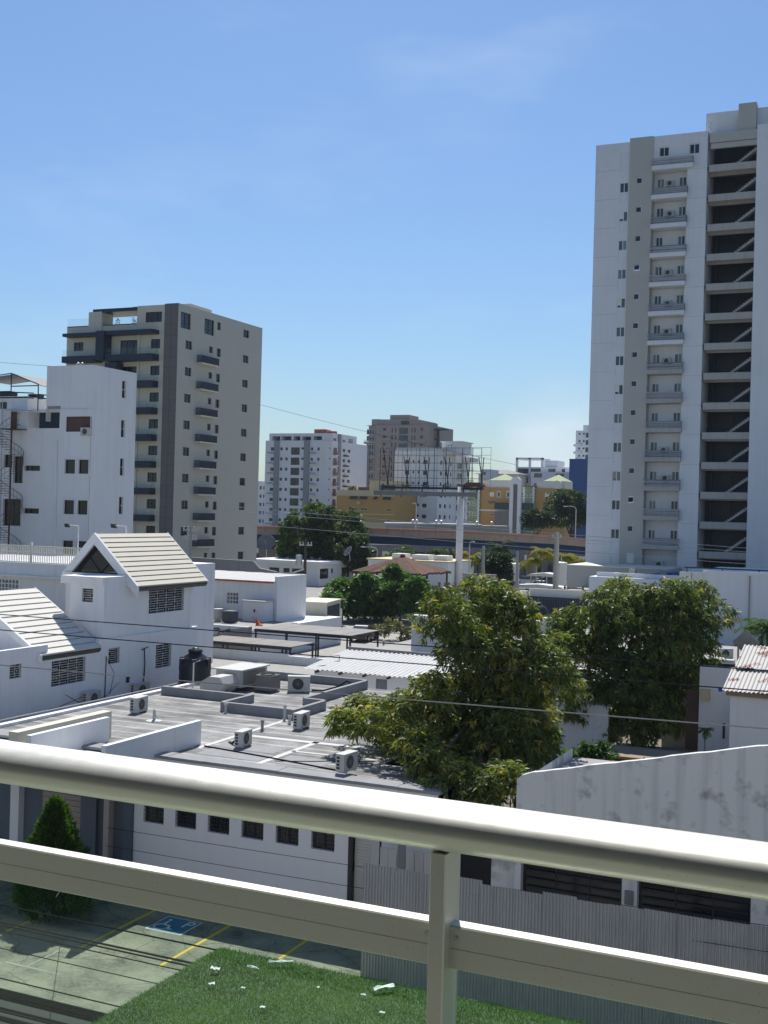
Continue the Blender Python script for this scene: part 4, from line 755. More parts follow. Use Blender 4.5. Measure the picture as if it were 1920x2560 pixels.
# ================================================================== ZINC FENCE AND OLD BUILDING ON THE RIGHT
fc = thing('zinc_fence', 'corrugated zinc sheet fence in front of the stained white wall', 'fence', (-9, 31, 0))
fm = MB(); n = 60; wv = [(-.47+.94*i/n, .03*math.sin(2*math.pi*10*i/n)) for i in range(n+1)]
for (a, b) in zip(wv, wv[1:]): fm.quad((a[0], a[1], 0), (b[0], b[1], 0), (b[0], b[1], 3.33), (a[0], a[1], 3.33)).quad((b[0], b[1]+.003, 0), (a[0], a[1]+.003, 0), (a[0], a[1]+.003, 3.33), (b[0], b[1]+.003, 3.33))
fme = fm.mesh('zinc_sheet', 'zinc'); random.seed(11)
for i in range(21):
    o = put('zinc_sheet', fme, fc, loc=(-13.95+.9*i, 31+.012*(i % 2)-.006, random.uniform(-.06, .05))); o.rotation_euler = (random.uniform(-.012, .012), random.uniform(-.006, .006), 0)
for z in (.5, 1.7, 2.9): MB().box(-14.4, 4.5, 31.06, 31.12, z-.04, z+.04).build('rail', 'wood', fc)
for i in range(10): MB().box(-14.3+2*i, -14.2+2*i, 31.12, 31.22, 0, 3.1).build('post', 'wood', fc)
fc2 = thing('zinc_scrap_wall', 'dark upright zinc scraps above the fence beside the roller shutter', 'fence', (-14.4, 34.2, 0))
for i in range(7): MB().box(-15.55+.3*i, -15.28+.3*i, 34.0+.02*(i % 2), 34.02+.02*(i % 2), 0, 3.0+random.uniform(-.15, .4)).build('zinc_strip', random.choice(['zinc', 'concrete_dark', 'zinc']), fc2)
def old_building():
    t = thing('old_building', 'old stained white building with rising parapet on the right', 'building', (-3, 40, 0)); Y = 34.6
    op = [(-10.8, -7.7, .9, 3.15), (-7.25, -4.05, .9, 3.1), (-3.4, -.5, .9, 3.1)]
    m = MB(); facade(m, 'Y', Y, -11, 6, 0, 5.3, op, .3)
    prof = [(-11, 5.3), (-11, 5.45), (-10.85, 5.58), (-10.5, 5.72)]
    r_ = random.Random(4)
    for i in range(40): x = -10.4+10.4*i/39; prof.append((x, 5.74+.226*(x+10.4)+r_.uniform(-.015, .015)))
    prof += [(6, 6.7), (6, 5.3)]
    m.prism([(x, Y, z) for x, z in prof][::-1], (0, .22, 0)); m.quad((-11, Y, 0), (-11, Y, 5.3), (-11, 41, 5.3), (-11, 41, 0)); m.quad((6, Y, 0), (6, 41, 0), (6, 41, 5.3), (6, Y, 5.3)); m.build('wall', 'old_wall', t)
    for o_ in op:
        wi = window(t, 'Y', Y, *o_, 'frame_dark', 'glass_dark', 3, .06, .28); lv = MB()
        for k in range(9): z = o_[2]+(o_[3]-o_[2])*k/9; lv.box(o_[0]+.1, o_[1]-.1, Y+.2, Y+.24, z, z+.05)
        lv.build('louvre', 'black_metal', wi)
    MB().box(-10.9, 6, Y+.25, 41, 4.9, 5.0).build('roof', 'concrete', t); MB().box(-7.6, -7.35, Y-.08, Y, 2.2, 2.6).build('meter_box', 'concrete_dark', t)
    MB().box(-13.5, -11.8, 36.4, 36.6, 0, 4.0).build('side_gate', 'frame_dark', t); MB().box(-11.85, -11.02, 34.9, 35.2, 0, 3.6).build('gate_pillar', 'old_wall', t)
old_building()

# ================================================================== MIDDLE GROUND
def corr_roof(parent, x0, x1, y0, z0, y1, z1, nsheet, mat, waves=5, amp=.03, name='roof_sheet'):
    """corrugated sheets whose ridges run along Y"""
    W = (x1-x0)/nsheet; m = MB(); n = waves*6
    pr = [(W*i/n, amp*math.sin(2*math.pi*waves*i/n)) for i in range(n+1)]
    for a, b in zip(pr, pr[1:]): m.quad((a[0], 0, a[1]), (b[0], 0, b[1]), (b[0], y1-y0, b[1]+z1-z0), (a[0], y1-y0, a[1]+z1-z0))
    me = m.mesh(name, mat)
    for i in range(nsheet): put(name, me, parent, loc=(x0+W*i, y0+.03*(i % 2), z0+.012*(i % 2)))
t = thing('zinc_roofed_shed', 'white shed with ribbed pale zinc roof behind the mango tree', 'shed', (-23, 58, 0))
m = MB(); facade(m, 'Y', 56.3, -29.4, -16.5, 0, 4.95, [(-25.75, -25.1, 3.9, 4.75)], .12); m.quad((-29.4, 56.3, 0), (-29.4, 61.2, 0), (-29.4, 61.2, 5.4), (-29.4, 56.3, 4.95)); m.build('wall', 'front_wall', t)
MB().box(-25.75, -25.1, 56.36, 56.4, 3.9, 4.75).build('shutter', 'concrete_dark', t)
corr_roof(t, -29.9, -16.5, 55.9, 5.0, 61.4, 5.52, 12, 'zinc_white', 4, .035)
MB().tube([(-29.9, 61.4, 5.56), (-16.5, 61.4, 5.56)], .12, 6).build('ridge_cap', 'concrete', t)
for i in range(9): MB().box(-29.2+1.4*i, -29.1+1.4*i, 55.95, 56.29, 4.82, 4.92).build('rafter_end', 'frame_dark', t)
t = thing('white_gable_pillar', 'white rendered pillar rising behind the zinc-roofed shed', 'wall', (-25, 66, 0)); MB().box(-27.9, -22, 66, 66.6, 0, 7.3).build('wall', 'white', t); MB().box(-28.1, -22, 65.8, 66.0, 4.6, 4.95).build('plinth', 'white', t)
t = thing('low_roof_wing', 'low concrete roof with mossy edge behind the big rooftop units', 'building', (-38, 64, 0)); MB().box(-46, -30.2, 57, 63.6, 0, 3.3).build('wall', 'concrete_dark', t); MB().box(-46, -33, 63.6, 67.9, 2.8, 3.35).build('roof_edge', 'concrete', t)
t = thing('low_white_wall', 'long low white wall in front of the carports', 'wall', (-40, 68, 0)); MB().box(-46, -37.5, 68, 68.25, 0, 4.02).build('wall_panel', 'white', t); MB().box(-37.49, -33, 67.98, 68.23, 0, 3.9).build('wall_panel', 'white', t)
struct(MB().box(-60, -30, 68.3, 120, .2, 1.5).build('yard', 'concrete'))
def carport(lb, x0, x1, y0, y1, z, n):
    t = thing('carport', lb, 'carport', ((x0+x1)/2, y0, 1.5)); W = (x1-x0)/n; me = MB().box(.01, W-.01, 0, y1-y0, 0, .06).mesh('roof_panel', 'solar_roof')
    for i in range(n): put('roof_panel', me, t, loc=(x0+W*i, y0, z+.004*(i % 2)))
    MB().box(x0, x1, y0-.04, y0+.1, z-.16, z-.005).box(x0, x1, y1-.1, y1+.04, z-.16, z-.005).build('beam', 'frame_dark', t)
    for x in (x0+.1, (x0*2+x1)/3, (x0+2*x1)/3, x1-.1):
        for y in (y0+.05, y1-.05): MB().tube([(x, y, 1.5), (x, y, z-.05)], .07, 6).build('post', 'frame_dark', t)
    return t
carport('near carport with flat striped brown roof behind the low white wall', -45, -37.6, 68.6, 71.9, 4.35, 8)
carport('far carport with flat striped brown roof beside the ruffled bushes', -44.2, -36.3, 75.0, 79.8, 4.65, 9)
# cars
def car_proto(loc, rz, label, paint_='car_white'):
    t = thing('parked_car', label, 'car', loc, rz, 'parked cars')
    def shell(prof, hw, mat, nm, inset=0):
        m = MB(); n = len(prof); m.v = [(x, -hw+ins, z) for x, z, ins in prof]+[(x, hw-ins, z) for x, z, ins in prof]; m.f = [tuple(range(n)), tuple(range(2*n-1, n-1, -1))]+[(i, n+i, n+(i+1) % n, (i+1) % n) for i in range(n)]; return m.build(nm, mat, t, True)
    shell([(-2.2, .3, .06), (2.2, .3, .06), (2.25, .55, .04), (2.15, .78, .08), (1.05, .92, .06), (-1.6, .98, .06), (-2.15, .92, .08), (-2.25, .6, .04)][::-1], .88, paint_, 'body')
    shell([(1.0, .93, .1), (.35, 1.36, .22), (-.9, 1.40, .22), (-1.75, .99, .1)][::-1], .87, 'glass_dark', 'windows')
    shell([(.33, 1.38, .23), (.2, 1.44, .27), (-.75, 1.46, .27), (-.9, 1.41, .23)][::-1], .87, paint_, 'roof')
    for x in (-1.38, 1.38):
        for y in (-.8, .8):
            w_ = MB().tube([(x, y-.1, .33), (x, y+.1, .33)], .33, 14).build('wheel', 'tire', t, True); MB().tube([(x, y-.105, .33), (x, y+.105, .33)], .19, 10).build('rim', 'galv', w_, True)
    for y in (-.6, .6): MB().box(2.15, 2.22, y-.16, y+.16, .6, .72).build('headlight', 'frame_white', t, True); MB().box(-2.22, -2.16, y-.16, y+.16, .7, .84).build('tail_light', 'car_red', t, True)
    return t
CAR = car_proto((-38.2, 73.6, 1.5), R(170), 'dark car parked in the shade under the carports', 'car_black')
t = thing('blue_drum', 'bright blue plastic drum under the edge of the far carport', 'drum', (-35.6, 75.6, 1.5)); MB().lathe(0, 0, [(.45, 0), (.5, .1), (.5, .9), (.52, .95), (.5, 1.0), (.5, 1.8), (.42, 1.95)], 16).build('drum_body', 'blue_plastic', t, True, True); MB().lathe(0, 0, [(.3, 1.95), (.3, 2.02), (.1, 2.03)], 12).build('drum_lid', 'blue_plastic', t, True)
t = thing('mesh_fence', 'pale mesh fence beside the far carport', 'fence', (-33, 82, 1.5)); g = MB()
for i in range(60): g.box(-37+.16*i-.012, -37+.16*i+.012, 82, 82.03, 1.5, 3.6)
for z in (1.6, 2.6, 3.55): g.box(-37, -27.4, 82.03, 82.06, z-.02, z+.02)
g.build('mesh_wire', 'galv', t)
for i in range(5): MB().box(-37+2.38*i-.05, -37+2.38*i+.05, 82.06, 82.16, 1.5, 3.7).build('post', 'galv', t)
MB().box(-37, -27.4, 81.9, 82.2, .2, 1.9).build('plinth', 'concrete', t)
# white workshop on a raised deck
def workshop():
    t = thing('workshop', 'white workshop with zinc roof, red eave line and small barred window', 'building', (-53, 90, 0)); Y = 88
    MB().box(-63, -47.5, 80, 96, 0, 3.9).build('base_building', 'white', t); MB().box(-63, -47.5, 79.9, 80.15, 3.9, 4.2).build('deck_parapet', 'white', t); MB().box(-62.9, -47.6, 80.2, 87.9, 3.9, 3.96).build('deck', 'concrete', t)
    m = MB(); facade(m, 'Y', Y, -62, -49.75, 3.9, 7.22, [(-54.75, -53.55, 5.15, 6.2), (-58, -56.9, 3.95, 6.25)], .15); m.box(-49.95, -49.7, Y-.05, 93.2, 3.9, 7.74).quad((-62, Y, 3.9), (-62, 93.2, 3.9), (-62, 93.2, 7.6), (-62, Y, 7.22)); m.build('wall', 'white', t)
    wi = window(t, 'Y', Y, -54.75, -53.55, 5.15, 6.2, 'frame_white', 'glass_dark', 4, .07, .08); g = MB()
    for z in (5.5, 5.85): g.box(-54.75, -53.55, Y+.05, Y+.1, z-.03, z+.03)
    g.build('glazing_bar', 'frame_white', wi)
    d = MB().box(-58, -56.9, Y+.08, Y+.14, 3.95, 6.25).build('door', 'beige_light', t); MB().box(-57.85, -57.78, Y+.03, Y+.08, 5.0, 5.2).build('handle', 'frame_dark', d)
    corr_roof(t, -62, -49.96, Y-.25, 7.3, 93.2, 7.68, 12, 'zinc_white', 4, .03); MB().box(-62, -49.97, Y-.3, Y-.24, 7.16, 7.30).build('eave_trim', 'red_brick', t)
    MB().box(-52.1, -50.0, 86.4, Y-.02, 3.9, 5.6).build('annex', 'white', t); MB().box(-52.2, -49.9, 86.3, Y-.01, 5.6, 5.72).build('annex_roof', 'zinc_white', t); MB().box(-51.0, -50.9, 86.3, 86.4, 4.75, 5.0).build('tap', 'frame_dark', t)
    for i in range(3): MB().box(-60.5, -58.2, 85.2+.5*i, 85.7+.5*i, 3.96, 4.25+.25*i).build('step', 'concrete_dark', t)
workshop()
for x, y, lb in ((-54.6, 84.2, 'dark boxy condenser left of the white drum on the workshop deck'), (-52.0, 84.2, 'dark boxy condenser right of the white drum on the workshop deck')):
    t = thing('deck_condenser', lb, 'air conditioner', (x, y, 3.96)); MB().box(-.5, .5, -.45, .45, .05, .95).build('casing', 'ac_dark', t, True); MB().lathe(0, 0, [(.38, .95), (.4, 1.0), (.34, 1.0)], 14).build('fan_ring', 'ac_grey', t, True); g = MB()
    for i in range(10): g.box(-.51, .51, -.46, .46, .1+.085*i, .13+.085*i)
    g.build('louvres', 'concrete_dark', t, True)
t = thing('white_drum', 'small white drum between two dark condensers', 'drum', (-53.3, 84.4, 3.96)); MB().lathe(0, 0, [(.3, 0), (.36, .3), (.36, .95), (.44, 1.0), (.42, 1.08), (.2, 1.1)], 14).build('drum_body', 'ac_white', t, True)
t = thing('folded_parasol', 'bright orange folded parasol leaning beside the workshop', 'parasol', (-48.8, 83.5, 3.9)); MB().lathe(0, 0, [(.75, 0), (.5, .35), (.28, .8), (.12, 1.3), (.03, 1.7)], 9).build('canopy', 'orange', t, True); MB().tube([(0, 0, .2), (-.6, .1, 2.0)], .05, 6).build('pole', 'red_brick', t, True); t.rotation_euler = (0, R(-24), 0); t.scale = (.48,)*3
t = thing('yellow_bin', 'pale yellow bin by the workshop wall', 'bin', (-55.9, 87.2, 3.96)); MB().box(-.7, .7, -.4, .4, 0, .75).build('bin_body', 'ochre_pale', t, True); MB().box(-.72, .72, -.42, .42, .75, .84).build('lid', 'ochre_pale', t, True); MB().box(.1, .35, -.1, .1, .84, 1.05).build('lid_knob', 'concrete', t, True)
t = thing('roof_ducts', 'tangle of pale ducts and pipes on the deck beside the gabled house', 'ducts', (-52, 78, 3.4)); MB().box(-58, -46.8, 76.5, 79.8, 0, 3.3).build('plinth', 'concrete', t)
MB().prism([(-53.5, 77, 3.3), (-51.2, 77, 3.3), (-51.6, 77, 4.5), (-53.0, 77, 4.6)], (0, 1.2, 0)).build('duct', 'ac_white', t)
for i, x in enumerate((-50.6, -49.6, -48.8)): MB().tube([(x, 77, 3.3), (x+.1, 77.4, 4.0), (x+1.0, 78.6, 4.1), (x+1.6, 79.2, 3.4)], .07, 6).build('bent_pipe', 'frame_dark', t)
MB().prism([(-50.5, 77.2, 3.3), (-46.9, 77.2, 3.3), (-46.9, 77.2, 4.35)], (0, 2, 0)).build('ramp_cover', 'concrete', t); MB().tube([(-51, 76.8, 3.4), (-47.4, 76.8, 4.4)], .05, 5).build('ramp_rail', 'galv', t)
# box truck
t = thing('box_truck', 'white box truck parked beside the bushes', 'truck', (-51, 98.5, 1.5), R(12)); MB().box(-1.6, 1.35, -2.8, 2.4, .75, 3.45).box(-1.7, 1.45, -2.9, 2.5, 3.45, 3.6).build('cargo_box', 'beige_light', t, True); MB().box(1.351, 1.37, -2.4, 2.0, 1.2, 3.2).build('dark_side_panel', 'navy', t, True)
MB().prism([(-1.1, 2.5, .6), (1.1, 2.5, .6), (1.1, 2.5, 2.5), (-1.1, 2.5, 2.5)], (0, 1.6, 0)).build('cab', 'car_white', t, True); MB().box(-1.0, 1.0, 4.1, 4.12, 1.5, 2.4).build('windscreen', 'glass_dark', t, True)
for y in (-1.8, 3.2):
    for x in (-1.2, 1.2): MB().tube([(x-.15, y, .45), (x+.15, y, .45)], .45, 14).build('wheel', 'tire', t, True)
copy_tree(CAR, (-46.9, 99.5, 1.5), R(100), 'silver car half hidden behind the box truck')
# low white house with flat roof
def low_white():
    t = thing('low_white_house', 'low white flat-roofed house with dark windows below the dark green tree', 'house', (-84, 158, 2.4)); X, Y = -79.47, 152.8
    fy = [(-87.8, -86.1, 4.2, 4.85), (-85.4, -84.35, 4.2, 4.85), (-83.95, -81.65, 4.15, 4.85)]; fx = [(153.1, 155.9, 3.45, 4.95), (156.7, 157.4, 4.2, 4.9), (160.25, 163, 3.45, 4.92)]
    m = MB(); facade(m, 'Y', Y, -91, X, 1.5, 5.55, fy, .15); facade(m, 'X', X, Y, 164.3, 1.5, 5.55, fx, .15); m.build('wall', 'white', t)
    MB().box(-91.3, X+.45, Y-.45, 164.8, 5.55, 6.0).build('roof_slab', 'white', t)
    for r in fy: window(t, 'Y', Y, *r, 'frame_dark', 'glass_dark', 2, .08)
    for r in fx: window(t, 'X', X, *r, 'frame_dark', 'glass_dark', 2, .1)
low_white()
def dish(loc, r, rz, mat, lb):
    t = thing('satellite_dish', lb, 'satellite dish', loc, rz); MB().lathe(0, 0, [(.02, 0), (r*.5, .06*r), (r*.8, .16*r), (r, .28*r), (r*.98, .3*r), (r*.78, .19*r), (r*.4, .05*r)], 20).build('dish', mat, t, True, True).rotation_euler = (R(58), 0, 0)
    MB().tube([(0, .1, -.2), (0, .3, -r*1.6)], .06*r, 6).build('stand', 'galv', t, True); MB().tube([(0, -.2*r, -.3*r), (0, -.95*r, .35*r)], .03*r, 5).build('feed_arm', 'galv', t, True); return t
dish((-86.2, 149, 8.5), 1.3, R(20), 'concrete_dark', 'large dark satellite dish beside the terracotta roof')
dish((-77.5, 158.5, 7.4), .85, R(-30), 'concrete', 'small satellite dish on the corner of the low white house')
t = thing('terracotta_roof_house', 'house with red terracotta tile roof left of the dark green tree', 'house', (-95, 172, 2.4)); MB().box(-99, -86.5, 170, 178, 2, 7.0).build('wall', 'beige', t); r = MB().prism([(-99.6, 169.4, 6.9), (-99.6, 178.6, 6.9), (-99.6, 174, 8.6)], (13.6, 0, 0)).build('roof', 'terracotta', t)
tm = MB().box(-.16, .16, 0, 4.9, 0, .07).mesh('tile_row', 'terracotta')
for i in range(38): o = put('tile_row', tm, r, loc=(-99.4+.36*i, 169.38, 6.93)); o.rotation_euler = (math.atan2(1.7, 4.6), 0, 0)
# grey wall behind the workshop
t = thing('grey_parapet_wall', 'grey parapet wall with sloping end behind the workshop roof', 'wall', (-60, 99, 0)); MB().prism([(-66, 99, 0), (-56.2, 99, 0), (-56.2, 99, 7.5), (-58.0, 99, 7.75), (-58.7, 99, 8.4), (-66, 99, 8.5)][::1], (0, .4, 0)).build('wall_panel', 'concrete_dark', t)
# thatched gazebo
t = thing('thatched_gazebo', 'gazebo with brown thatched hip roof beyond the bushes', 'gazebo', (-56, 129, 2)); rr = MB(); ex = [(-60.4, 124.4), (-51.6, 124.4), (-51.6, 134), (-60.4, 134)]; r_ = random.Random(9)
ap = (-56, 129.2, 8.3)
for (a, b) in zip(ex, ex[1:]+ex[:1]):
    n = 14; row = [(a[0]+(b[0]-a[0])*i/n, a[1]+(b[1]-a[1])*i/n, 6.55+r_.uniform(-.12, .1)) for i in range(n+1)]
    for p, q in zip(row, row[1:]): rr.tri(p, q, ap); rr.quad((p[0], p[1], p[2]-.25), (q[0], q[1], q[2]-.2), q, p)
rr.build('thatch_roof', 'thatch', t); MB().lathe(-56, 129.2, [(.35, 8.2), (.3, 8.45), (.05, 8.6)], 8).build('finial', 'thatch', t)
for x in (-60, -57.3, -54.6, -52):
    for y in (124.8, 133.6): MB().tube([(x, y, 1.6), (x, y, 6.6)], .12, 6).build('post', 'pole_wood', t)
MB().box(-60, -57.6, 126, 130, 1.6, 5.6).build('bar_counter', 'rust_brown', t)
t = thing('white_pavilion', 'white building with boxes on its roof behind the thatched gazebo', 'building', (-65, 156, 2.4)); MB().box(-71, -58.9, 151.5, 162, 2, 6.75).build('wall', 'white', t); MB().box(-71.2, -58.7, 151.3, 162.2, 6.75, 6.9).build('roof_slab', 'ochre_pale', t)
for x0, x1, z in ((-68.2, -66.4, 7.65), (-65.2, -62.6, 7.6), (-61.8, -59.9, 7.6)): MB().box(x0, x1, 153.5, 156, 6.9, z).build('roof_box', 'white', t)
t = thing('board_fence', 'weathered board fence right of the thatched gazebo', 'fence', (-46, 117, 1.5)); bm = MB().box(-.14, .14, -.02, .02, 0, 1).mesh('board', 'wood')
for i in range(11): o = put('board', bm, t, loc=(-47.6+.3*i, 116.5+.14*i, 1.5)); o.scale = (1, 1, 4.1+.6*random.random()); o.rotation_euler = (0, 0, R(25))
t = thing('beige_yard_wall', 'plain beige wall right of the board fence', 'wall', (-42, 118.5, 1.5)); MB().box(-44.2, -40.6, 118.2, 118.5, 1.4, 7.1).build('wall_panel', 'beige', t); MB().box(-44.3, -40.5, 118.1, 118.6, 7.1, 7.2).build('coping', 'concrete', t)

# ================================================================== RIGHT MIDDLE GROUND
struct(MB().box(-15.5, 6, 41, 66, .2, 1.8).build('back_yard', 'earth'))
t = thing('rusty_roofed_house', 'white house with rust-streaked zinc roof at the right edge', 'house', (-3, 54, 0)); m = MB(); facade(m, 'Y', 52, -7.15, 5, 0, 6.25); m.quad((-7.15, 52, 0), (-7.15, 52, 6.25), (-7.15, 57, 7.2), (-7.15, 57, 0)); m.build('wall', 'white', t)
corr_roof(t, -7.45, 5, 51.6, 6.32, 54.4, 6.95, 10, 'zinc_rust', 7, .028); corr_roof(t, -7.3, 5, 54.2, 7.05, 57.2, 7.75, 10, 'zinc_rust', 7, .028); MB().box(-7.3, 5, 51.75, 51.95, 6.1, 6.26).build('fascia', 'wood', t); MB().box(-7.6, -7.45, 51.6, 51.75, 6.25, 6.4).build('gutter_end', 'blue_plastic', t)
t = thing('white_yard_wall', 'tall white wall with brown door beside the second mango tree', 'wall', (-8.5, 56, 0)); MB().box(-9.1, -7.2, 56, 56.4, 0, 6.75).build('wall_panel', 'white', t); MB().box(-9.7, -9.12, 56.1, 56.3, 2.8, 5.6).build('door', 'rust_brown', t); MB().box(-9.0, -8.6, 55.75, 56.0, 5.2, 5.7).build('lantern', 'ochre_pale', t); MB().box(-8.0, -7.9, 55.96, 56.0, 3.5, 4.2).build('switch_box', 'navy', t)
t = thing('yard_lean_to', 'dark-edged lean-to roof behind the second mango tree', 'shed', (-10, 61, 0)); MB().box(-11.9, -7.4, 61, 61.3, 6.05, 6.35).build('roof_edge', 'frame_dark', t); MB().box(-11.8, -9.2, 60.2, 61, 5.6, 5.75).build('roof_sheet', 'zinc_white', t); MB().box(-11.8, -7.6, 61.3, 64, 0, 6.0).build('wall', 'concrete', t)
t = thing('white_garden_wall', 'white garden wall seen under the mango branches', 'wall', (-13.5, 55, 0)); MB().box(-15.6, -13.1, 55, 55.3, 0, 4.65).build('wall_panel', 'white', t); MB().box(-15.7, -13.0, 54.95, 55.35, 4.65, 4.75).build('coping', 'concrete', t)
t = thing('raised_planter', 'concrete planter edge at the foot of the second mango tree', 'planter', (-10.5, 54, 0)); MB().box(-12.6, -8.4, 53.6, 53.9, 1.8, 3.1).build('kerb', 'concrete', t); MB().box(-12.5, -8.5, 53.9, 55.5, 1.8, 2.9).build('soil', 'earth', t)
for i, (x, y, z) in enumerate(((-10.6, 47.6, 3.9), (-10.2, 46.8, 3.75))):
    t = thing('timber_stack', ['stack of dark planks lying behind the stained wall', 'front stack of dark planks lying behind the stained wall'][i], 'planks', (x, y, z-.4)); 
    for k in range(3): MB().box(x-.9+.05*k, x+.9-.08*k, y-.25, y+.25, z-.36+.13*k, z-.25+.13*k).build('plank', 'pole_wood' if k % 2 else 'wood', t)
struct(MB().box(-12.8, -8.6, 42, 50, 1.8, 3.5).build('yard_terrace', 'concrete_dark'))
dish((-11.4, 44.9, 4.1), .62, R(10), 'concrete', 'grey satellite dish lying behind the top of the stained wall')
t = thing('diamond_sign', 'back of a pale diamond-shaped sign on a pole at the right', 'sign', (-7.3, 57.8, 4.5)); MB().prism([(-.62, 0, 0), (0, 0, -.62), (.62, 0, 0), (0, 0, .62)], (0, .03, 0)).build('plate', 'concrete', t, True).location = (0, 0, 3.3); MB().tube([(-.35, .06, -1), (-.35, .06, 3.2)], .05, 6).build('pole', 'galv', t, True); MB().tube([(-.2, -.03, 2.7), (.3, -.03, 3.3)], .03, 5).build('brace', 'galv', t, True)
t = thing('concrete_roof_block', 'flat concrete roof carrying an air conditioner behind the lean-to', 'building', (-8, 72, 0)); MB().box(-14, 2, 66, 80, 0, 5.3).build('wall', 'concrete', t)
for x, y in ((-10.5, 70.5), (-9.9, 70.0)): MB().box(x-.45, x+.45, y-.3, y+.3, 5.3, 5.55).build('roof_hatch', 'ac_white', t)
copy_tree(CAR, (-10.7, 84.5, 3.9), R(190), 'dark car on the upper level behind the diamond sign')
struct(MB().box(-16, 4, 80, 90, 0, 3.9).build('parking_deck', 'concrete'))
t = thing('long_blank_wall', 'long blank grey-white wall below the apartment tower', 'building', (-8, 92, 0)); MB().box(-14.5, 4, 90, 98, 0, 9.55).build('wall', 'tower_white', t); MB().box(-14.6, 4, 89.9, 98.1, 9.55, 9.8).build('parapet', 'tower_white', t); MB().box(-16.3, -14.51, 89.95, 98, 0, 9.6).build('panel_wall', 'cream', t); MB().box(-15.42, -15.38, 89.9, 89.95, 2, 9.6).build('panel_joint', 'concrete', t)
for x in (-11.2, -9.0, -6.8): MB().box(x-.05, x+.05, 89.86, 89.9, 0, 9.5).build('joint', 'concrete', t)
hd = MB().tube([(-16, 90.2, 9.95), (4, 90.2, 9.95)], .05, 5)
for i in range(8): hd.tube([(-15.8+2.6*i, 90.2, 9.6), (-15.8+2.6*i, 90.2, 9.95)], .04, 5)
hd.build('parapet_rail', 'frame_dark', t); MB().box(-13, -11.8, 89.7, 89.9, 5.6, 6.6).build('wall_box', 'white', t)
for x, z in ((-12.0, 6.3), (-12.6, 5.9)): MB().lathe(x, 89.6, [(.16, z-.2), (.24, z), (.16, z+.18)], 10).build('wall_lantern', 'ochre_pale', t)
def mid_white():
    t = thing('white_office_block', 'white flat-roofed office with teal window at the foot of the tower', 'building', (-21, 98, 0)); Y = 95
    m = MB(); facade(m, 'Y', Y, -24.5, -18, 0, 8.68, [(-24.05, -21.6, 6.0, 7.6)], .15); m.quad((-24.5, Y, 8.68), (-18, Y, 8.68), (-18, 104, 8.68), (-24.5, 104, 8.68)); m.box(-18, -16.8, Y+.6, 104, 0, 8.8); m.quad((-24.5, Y, 0), (-24.5, Y, 8.68), (-24.5, 104, 8.68), (-24.5, 104, 0)); m.build('wall', 'white', t)
    window(t, 'Y', Y, -24.05, -21.6, 6.0, 7.6, 'frame_white', 'glass_tower', 4, .06); MB().box(-24.0, -17, Y+.5, Y+.7, 8.7, 9.05).build('roof_parapet', 'white', t)
    for x, y in ((-21.6, 98), (-18.9, 97)): MB().box(x-.25, x+.25, y-.25, y+.25, 8.7, 9.3).build('roof_vent', 'concrete', t)
    MB().prism([(-20.5, 98.5, 8.72), (-18.2, 98.5, 8.72), (-18.6, 98.5, 9.1), (-20.2, 98.5, 8.95)], (0, 3, 0)).build('blue_tarp', 'blue', t)
mid_white()
t = thing('beige_podium', 'plain beige podium wall at the lower left of the tower', 'building', (-27, 113, 0)); MB().box(-30.55, -21, 110.2, 117, 0, 8.85).build('wall', 'pier_beige', t); MB().box(-30.6, -21, 110.1, 117, 8.85, 8.95).build('coping', 'cream', t)
for x in (-29.6, -27.9): MB().box(x-.06, x+.06, 106, 106.1, 5, 7.2).build('gate_post', 'frame_dark', t)
MB().box(-29.7, -27.8, 106, 106.08, 6.9, 7.0).build('gate_beam', 'frame_dark', t); MB().box(-29, -21, 104.5, 110, 0, 6.9).build('service_roof', 'concrete', t)
ps = thing('perforated_screen', 'black perforated screen wall with rows of round holes beside the tower', 'screen', (-27, 97, 0)); s = MB(); x = -30.2; r0 = .125
nx_ = 30; nz = 9; Wc = 6.6/nx_; Hc = 1.9/nz
for i in range(nx_+1): s.box(-30.2+Wc*i-.065, -30.2+Wc*i+.065, 96.9, 96.96, 4.7, 6.6)
for k in range(nz+1): s.box(-30.26, -23.55, 96.895, 96.965, 4.7+Hc*k-.06, 4.7+Hc*k+.06)
s.build('screen_panel', 'navy', ps); MB().box(-31.3, -30.3, 96.8, 97.2, 0, 7.1).build('end_wall', 'cream', ps); MB().box(-30.3, -23, 97.3, 97.5, 0, 7.3).build('back_wall', 'cream', ps)
struct(MB().box(-33, -14.6, 68, 95, 0, 4.4).build('low_roofs', 'concrete'))
t = thing('water_tank', 'pair-lidded black water tank in front of the perforated screen', 'water tank', (-25.3, 83, 4.4)); MB().lathe(0, 0, [(.95, 0), (.97, .4), (.93, .5), (.97, 1.2), (.93, 1.3), (.97, 2.0), (.8, 2.45), (.35, 2.7)], 24).build('tank_body', 'tank_black', t, True, True); MB().lathe(0, 0, [(.4, 2.7), (.42, 2.78), (.1, 2.85)], 14).build('lid', 'tank_black', t, True)
t = thing('white_duct_box', 'long white duct box below the black tank', 'duct', (-24.3, 80.6, 4.4)); MB().box(-1.3, 1.3, -.5, .5, .9, 1.7).build('duct_body', 'ac_white', t, True); MB().box(-1.1, .9, -.4, .4, 0, .9).build('duct_stand', 'ac_dark', t, True); MB().lathe(.6, 0, [(.35, 1.7), (.35, 1.95), (.1, 2.0)], 12).build('duct_cap', 'ac_white', t, True)
t = thing('white_flat_roof', 'bright white flat roof glimpsed between the two mango trees', 'building', (-20, 65, 0)); MB().box(-21.9, -15.2, 62, 67, 0, 4.6).build('wall', 'white', t); MB().box(-22, -15.1, 61.9, 67.1, 4.6, 4.75).build('roof_slab', 'zinc_white', t)
